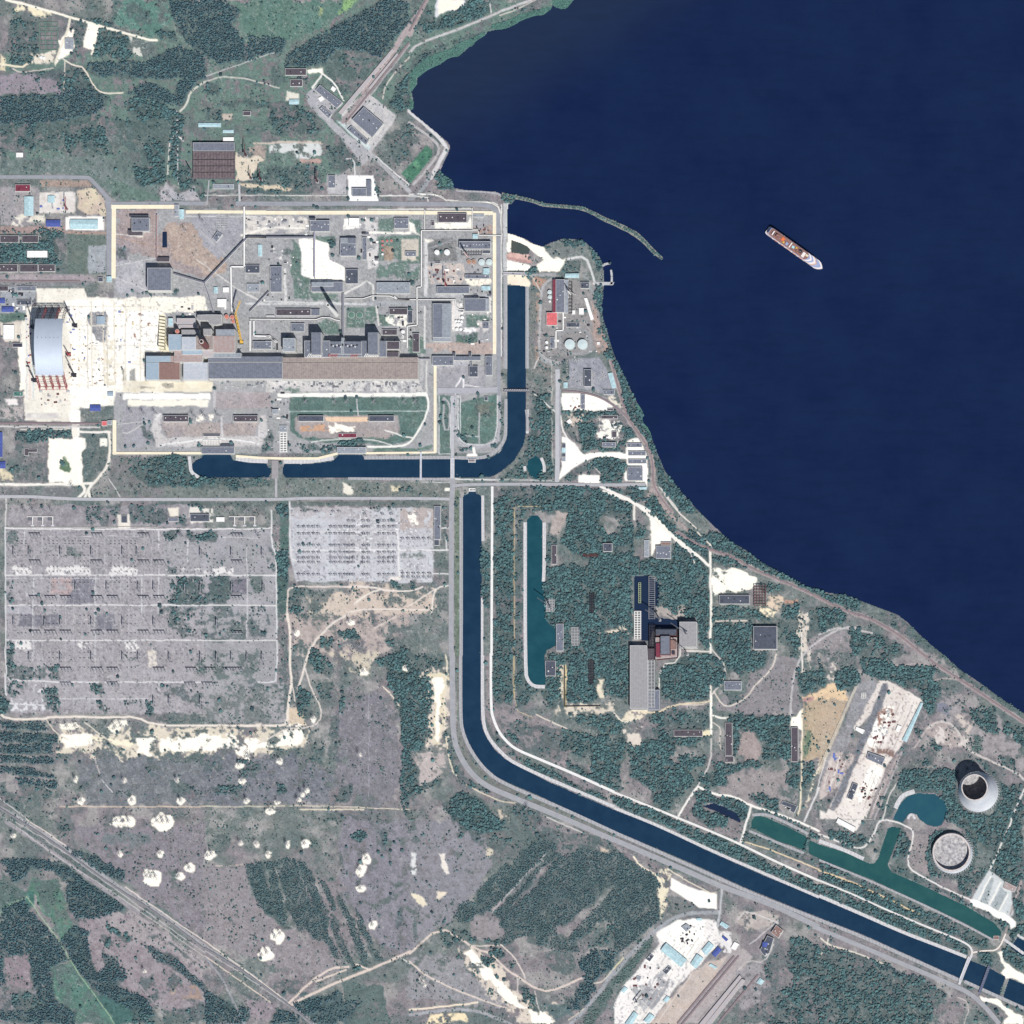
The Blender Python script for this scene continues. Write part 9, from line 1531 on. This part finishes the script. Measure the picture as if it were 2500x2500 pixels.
clump=fbm(CX,CY,16,311,4,.75); clump2=fbm(CX,CY,55,321,3)
fine=vnoise(CX,CY,6.5,331); clump=np.clip(clump*.72+fine*.28+.0,0,1); base_d=np.clip((clump-.48)*2.4,0,1)*.60*np.clip((clump2-.25)*2.5,0,1)+.03; DEN=base_d.astype(np.float32); KND[:]=np.where(rng.random(CX.shape)<.8,3,0)
plantmask=inpoly(CX,CY,PX('o',[212,390,948,392,948,858,212,858]))|inpoly(CX,CY,PX('I',[230,240,1932,240,1932,1830,290,1830,240,1500]))|inpoly(CX,CY,PX('Q',[345,110,960,90,1060,720,345,735]))|inpoly(CX,CY,PX('c',[260,480,560,380,760,400,1092,420,1092,600,760,1092,0,1092,0,960]))|inpoly(CX,CY,PX('T',[380,600,980,780,440,1932,0,1932,0,1500]))|inpoly(CX,CY,PX('M',[1190,900,1932,900,1932,1630,1190,1630]))|inpoly(CX,CY,PX('N',[0,900,840,900,840,1620,0,1620]))
yards=inpoly(CX,CY,PX('L',[60,900,1932,900,1932,1932,60,1932]))|inpoly(CX,CY,PX('U',[0,0,1932,0,1932,930,60,930]))
DEN[plantmask]*=.12; DEN[yards]*=.13
for t,p,d,k in WOODS:
    if len(p)<6: continue
    pl=PX(t,p); X0=min(q[0] for q in pl)-9; X1=max(q[0] for q in pl)+9; Y0=min(q[1] for q in pl)-9; Y1=max(q[1] for q in pl)+9
    s_=np.where((CX>X0)&(CX<X1)&(CY>Y0)&(CY<Y1))[0]
    wp=1.8 if k==2 else (4 if k==1 else 6.5)
    m=inpoly(CX[s_]+cw1[s_]*wp,CY[s_]+cw2[s_]*wp,pl); s_=s_[m]
    if k in (1,2): pr=np.clip(.70+(clump[s_]-.36)*2.4,0.05,1)*min(1,d+.1)
    elif d>=.88: pr=np.clip(.62+(clump[s_]-.40)*2.6,0.06,1)
    else: pr=np.clip((clump[s_]-(1-d)*.95+.0)*2.9,0,1)*np.clip(d+.25,0,1)
    KND[s_]=np.where(pr>=DEN[s_],k,KND[s_]); DEN[s_]=np.maximum(DEN[s_],pr)
for t,p in NEG:
    m=inpoly(CX+cw1*3,CY+cw2*3,PX(t,p)); DEN[m]*=.12
# keep off water, buildings, roads
ix=np.clip(np.searchsorted(ax,CX),0,NG-1); iy=np.clip(np.searchsorted(ax,CY),0,NG-1)
DEN[WM[iy,ix]]=0
for pl in FOOT:
    X0=min(q[0] for q in pl)-2; X1=max(q[0] for q in pl)+2; Y0=min(q[1] for q in pl)-2; Y1=max(q[1] for q in pl)+2
    s_=np.where((CX>X0)&(CX<X1)&(CY>Y0)&(CY<Y1))[0]
    if len(s_): 
        c=(sum(q[0] for q in pl)/len(pl),sum(q[1] for q in pl)/len(pl)); big=[(c[0]+(q[0]-c[0])*1.05+(1.4 if q[0]>c[0] else -1.4),c[1]+(q[1]-c[1])*1.05+(1.4 if q[1]>c[1] else -1.4)) for q in pl]
        DEN[s_[inpoly(CX[s_],CY[s_],big)]]=0
for pl,wd in ROADL:
    X0=min(q[0] for q in pl)-wd; X1=max(q[0] for q in pl)+wd; Y0=min(q[1] for q in pl)-wd; Y1=max(q[1] for q in pl)+wd
    s_=np.where((CX>X0)&(CX<X1)&(CY>Y0)&(CY<Y1))[0]
    if len(s_): DEN[s_[sdist(CX[s_],CY[s_],pl)<wd/2+1.2]]=0
# bright bare sand stays open
lum=COLR.mean(-1)[iy,ix]; DEN[lum>.50]*=.05
keep=rng.random(CX.shape)<DEN; PXs,PYs,K_=CX[keep],CY[keep],KND[keep]; dk=DEN[keep]
# breakwater scrub
bl=smooth_line(BREAK,2); bx=[];by=[]
for i in range(len(bl)-1):
    L=math.dist(bl[i],bl[i+1]); 
    for k in range(int(L*1.1)):
        f=rnd.random(); bx.append(bl[i][0]*(1-f)+bl[i+1][0]*f+rnd.gauss(0,1.9)); by.append(bl[i][1]*(1-f)+bl[i+1][1]*f+rnd.gauss(0,1.9))
PXs=np.concatenate([PXs,bx]); PYs=np.concatenate([PYs,by]); K_=np.concatenate([K_,np.full(len(bx),3)]); dk=np.concatenate([dk,np.full(len(bx),.9)])
print('trees',len(PXs))
# ---- tree shapes
def leafmat(name,rgb,rgb2,rand):
    m=mat(name,rgb,.2,.35,rough=.9,spec=.1,rgb2=rgb2,rand=rand); return m
LM=[leafmat('leaf_broad',(96,128,130),(74,102,110),.42),leafmat('needle_pine',(96,126,134),(72,100,114),.34),leafmat('needle_young',(98,128,134),(76,104,114),.34),leafmat('leaf_shrub',(106,130,128),(78,104,106),.34)]  # bluish haze of the air is mixed into these leaf colours
BARK=mat('bark',(96,84,80),.2,.5)
def ico():
    g=(1+5**.5)/2; v=[(-1,g,0),(1,g,0),(-1,-g,0),(1,-g,0),(0,-1,g),(0,1,g),(0,-1,-g),(0,1,-g),(g,0,-1),(g,0,1),(-g,0,-1),(-g,0,1)]
    f=[(0,11,5),(0,5,1),(0,1,7),(0,7,10),(0,10,11),(1,5,9),(5,11,4),(11,10,2),(10,7,6),(7,1,8),(3,9,4),(3,4,2),(3,2,6),(3,6,8),(3,8,9),(4,9,5),(2,4,11),(6,2,10),(8,6,7),(9,8,1)]
    v=[tuple(np.array(a)/np.linalg.norm(a)) for a in v]; mid={}; nf=[]
    def md(a,b):
        k=(min(a,b),max(a,b))
        if k not in mid: p=np.array(v[a])+np.array(v[b]); v.append(tuple(p/np.linalg.norm(p))); mid[k]=len(v)-1
        return mid[k]
    for a,b,c in f: x,y,z=md(a,b),md(b,c),md(c,a); nf+=[(a,x,z),(b,y,x),(c,z,y),(x,y,z)]
    return v,nf
IV,IF=ico()
def crown_mesh(kind,seed,nb=4,parts_only=False):
    r_=random.Random(seed); mb=MB()
    if kind in (1,2):   # conifer: stacked ragged cones
        H=1.0; lv=3
        for l in range(lv):
            z0=.16+.26*l; z1=z0+.40 if l<lv-1 else 1.0; r=.42-.115*l; n=8; b=len(mb.v)
            for i in range(n):
                a=2*math.pi*i/n+l; q=r*r_.uniform(.72,1.15); mb.v.append((q*math.cos(a),q*math.sin(a),z0+r_.uniform(-.04,.04)))
            mb.v.append((r_.uniform(-.02,.02),r_.uniform(-.02,.02),z1)); 
            mb.f+=[(b+i,b+(i+1)%n,b+n) for i in range(n)]
    else:
        cl=[(0,0,.58,.36)]+[(r_.uniform(-.26,.26),r_.uniform(-.26,.26),r_.uniform(.40,.78),r_.uniform(.17,.27)) for _ in range(nb)]
        for x,y,z,R_ in cl:
            b=len(mb.v); q=[R_*r_.uniform(.72,1.2) for _ in IV]
            mb.v+=[(x+v[0]*k,y+v[1]*k,z+v[2]*k*.9) for v,k in zip(IV,q)]; mb.f+=[(a+b,c+b,d+b) for a,c,d in IF]
    return mb
def scatter(name,kind,mask,hmin,hmax,label=None,cat=None):
    n=int(mask.sum()); 
    if n==0: return
    protos=bpy.data.collections.new(name+'_shapes')
    for s_ in range(5):
        mb=crown_mesh(kind,kind*10+s_,3 if kind!=3 else 2)
        me=bpy.data.meshes.new('crown'); me.from_pydata(mb.v,[],mb.f); me.materials.append(LM[kind]); o=bpy.data.objects.new(name+'_crown',me); protos.objects.link(o)
    x=(PXs[mask]-1250)*S; y=(1250-PYs[mask])*S; me=bpy.data.meshes.new(name); me.vertices.add(n)
    me.vertices.foreach_set('co',np.stack([x,y,np.full(n,-.2 if kind!=3 else -.4)],-1).astype(np.float32).ravel())
    h=rng.uniform(hmin,hmax,n)*(.8+.4*dk[mask]); wd=h*rng.uniform(.75,1.15,n) if kind in(0,3) else h*rng.uniform(.62,.85,n)
    if kind==3: wd*=1.35
    a=me.attributes.new('tsize','FLOAT_VECTOR','POINT'); a.data.foreach_set('vector',np.stack([wd,wd,h],-1).astype(np.float32).ravel())
    a=me.attributes.new('trot','FLOAT_VECTOR','POINT'); a.data.foreach_set('vector',np.stack([rng.uniform(-.06,.06,n),rng.uniform(-.06,.06,n),rng.uniform(0,6.28,n)],-1).astype(np.float32).ravel())
    a=me.attributes.new('tidx','INT','POINT'); a.data.foreach_set('value',rng.integers(0,5,n).astype(np.int32))
    o=link(name,me); tag(o,kind='stuff'); me.materials.append(LM[kind])
    ng=bpy.data.node_groups.new(name+'_nodes','GeometryNodeTree'); ng.interface.new_socket('Geometry',in_out='INPUT',socket_type='NodeSocketGeometry'); ng.interface.new_socket('Geometry',in_out='OUTPUT',socket_type='NodeSocketGeometry')
    N=ng.nodes; gi=N.new('NodeGroupInput'); go=N.new('NodeGroupOutput'); ci=N.new('GeometryNodeCollectionInfo'); ci.inputs['Collection'].default_value=protos; ci.inputs['Separate Children'].default_value=True; ci.inputs['Reset Children'].default_value=True
    ip=N.new('GeometryNodeInstanceOnPoints'); ip.inputs['Pick Instance'].default_value=True
    def na(nm,ty):
        q=N.new('GeometryNodeInputNamedAttribute'); q.data_type=ty; q.inputs['Name'].default_value=nm; return next(s for s in q.outputs if s.enabled and s.name=='Attribute')
    L=ng.links; mp=N.new('GeometryNodeMeshToPoints'); L.new(gi.outputs[0],mp.inputs[0]); L.new(mp.outputs[0],ip.inputs['Points']); L.new(ci.outputs[0],ip.inputs['Instance']); L.new(na('tsize','FLOAT_VECTOR'),ip.inputs['Scale']); L.new(na('trot','FLOAT_VECTOR'),ip.inputs['Rotation']); L.new(na('tidx','INT'),ip.inputs['Instance Index']); L.new(ip.outputs[0],go.inputs[0])
    md=o.modifiers.new('trees','NODES'); md.node_group=ng
    return o
# ---- 300 single trees: the most isolated, tallest ones
from collections import defaultdict
cell=defaultdict(int)
for x,y in zip(PXs,PYs): cell[(int(x/12),int(y/12))]+=1
iso=np.array([sum(cell.get((int(x/12)+a,int(y/12)+b),0) for a in (-1,0,1) for b in (-1,0,1)) for x,y in zip(PXs,PYs)])
vis=(PXs>6)&(PXs<2494)&(PYs>6)&(PYs<2494)&(K_!=3)
order=np.argsort(iso+rng.random(len(iso))*3+np.where(vis,0,1e6))[:300]
single=np.zeros(len(PXs),bool); single[order]=True
REG=[('solitary dark tree in the north-west scrub above the plant',lambda x,y:x<1150 and y<500),('lone tree inside or beside the walled plant',lambda x,y:x<1240 and y<1130),('lone tree near the road and canal south of the plant',lambda x,y:y<1230 and x<1340),
 ('lone tree among the gantries of the western switchyard',lambda x,y:x<700 and y<1760),('solitary tree in the sandy southern scrub',lambda x,y:x<1100 and y<2200),('single tree in the south-west corner beyond the railway',lambda x,y:x<1100),
 ('single tree in the open ground east of the long basin',lambda x,y:x<1700 and y<1900),('single tree on the lake side of the shore railway',lambda x,y:y<1500),('single tree around the cooling towers and storage yard',lambda x,y:x>1700 and y<2050),('single tree along the lower canal banks',lambda x,y:True)]
protoT=[]
for s_ in range(4):
    th=thing('tree','x','tree',(0,0,0)); MB().cyl(0,0,0,.42,.045,.02,n=6).build('trunk',BARK,th)
    crown_mesh(0,90+s_,7).build('crown',LM[0],th); protoT.append([th,0])
for i in np.where(single)[0]:
    x,y=float(PXs[i]),float(PYs[i]); k=rnd.randrange(4); p_=protoT[k]; o=p_[0] if p_[1]==0 else copy_tree(p_[0]); p_[1]=1
    l=next(l for l,f in REG if f(x,y)); o['label']=l; o['group']=l.split(' ',1)[1]+' trees'
    h=rnd.uniform(8.5,13); w_=h*rnd.uniform(.85,1.15); o.location=((x-1250)*S,(1250-y)*S,-.1); o.scale=(w_,w_,h); o.rotation_euler=(0,0,rnd.uniform(0,6.28))
for nm,k,a,b in (('broadleaf_wood',0,4.6,9.2),('pine_wood',1,5.5,10),('young_plantation',2,4.5,7.5),('scrub',3,2.2,5.2)):
    scatter(nm,k,(K_==k)&~single,a,b)
# ---- reed beds along the lake
def reeds(name,t,p,n_,col_,h=2.2):
    pl=PX(t,p); pts=[((x-1250)*S,(1250-y)*S) for x,y in smooth_line(pl+[pl[0]],1)[:-1]]
    mb=MB(); r_=random.Random(n_); mb.prism(ccw(pts),-1.5,.9); b=MB(); X0=min(q[0] for q in pl); X1=max(q[0] for q in pl); Y0=min(q[1] for q in pl); Y1=max(q[1] for q in pl)
    k=0
    while k<n_:
        x=r_.uniform(X0,X1); y=r_.uniform(Y0,Y1)
        if inpoly(np.array([x]),np.array([y]),pl)[0]:
            wx,wy=(x-1250)*S,(1250-y)*S; q=len(mb.v); s_=r_.uniform(1.2,2.8); hh=h*r_.uniform(.6,1.3)
            m=5
            for j in range(m):
                a=2*math.pi*j/m+r_.random(); mb.v.append((wx+s_*math.cos(a),wy+s_*math.sin(a),.85))
            mb.v.append((wx,wy,hh+.9)); mb.f+=[(q+j,q+(j+1)%m,q+m) for j in range(m)]; k+=1
    tag(mb.build(name,col_),kind='stuff')
RM=mat('reed_green',(92,132,122),.12,.05,rgb2=(76,112,108)); RM2=mat('reed_pale',(100,134,126),.12,.05,rgb2=(82,116,112))
for t,p,n_ in [('C',[0,740,70,740,130,690,180,655,300,600,370,545,470,530,540,450,600,430,620,390,720,330,700,300,560,370,470,400,380,470,200,520,90,600,0,680],500),('C',[0,860,20,860,75,790,65,740,0,730],60),('C',[0,910,40,960,30,1030,0,1040],50),
  ('C',[760,270,860,280,960,250,1060,190,1190,145,1260,145,1340,80,1345,60,1200,90,1060,130,900,200,780,230],350),('C',[1345,45,1400,78,1450,85,1500,60,1550,-10,1350,-10],140),('C',[240,1660,330,1655,390,1690,420,1775,300,1760],120),
  ('Q',[1240,650,1310,760,1290,860,1370,950,1420,1090,1390,1080,1320,960,1240,860,1210,760],100),('Z',[280,580,560,560,700,1000,720,1200,560,1120,450,900],0)]:
    if n_: reeds('reed_bed',t,p,n_,RM)
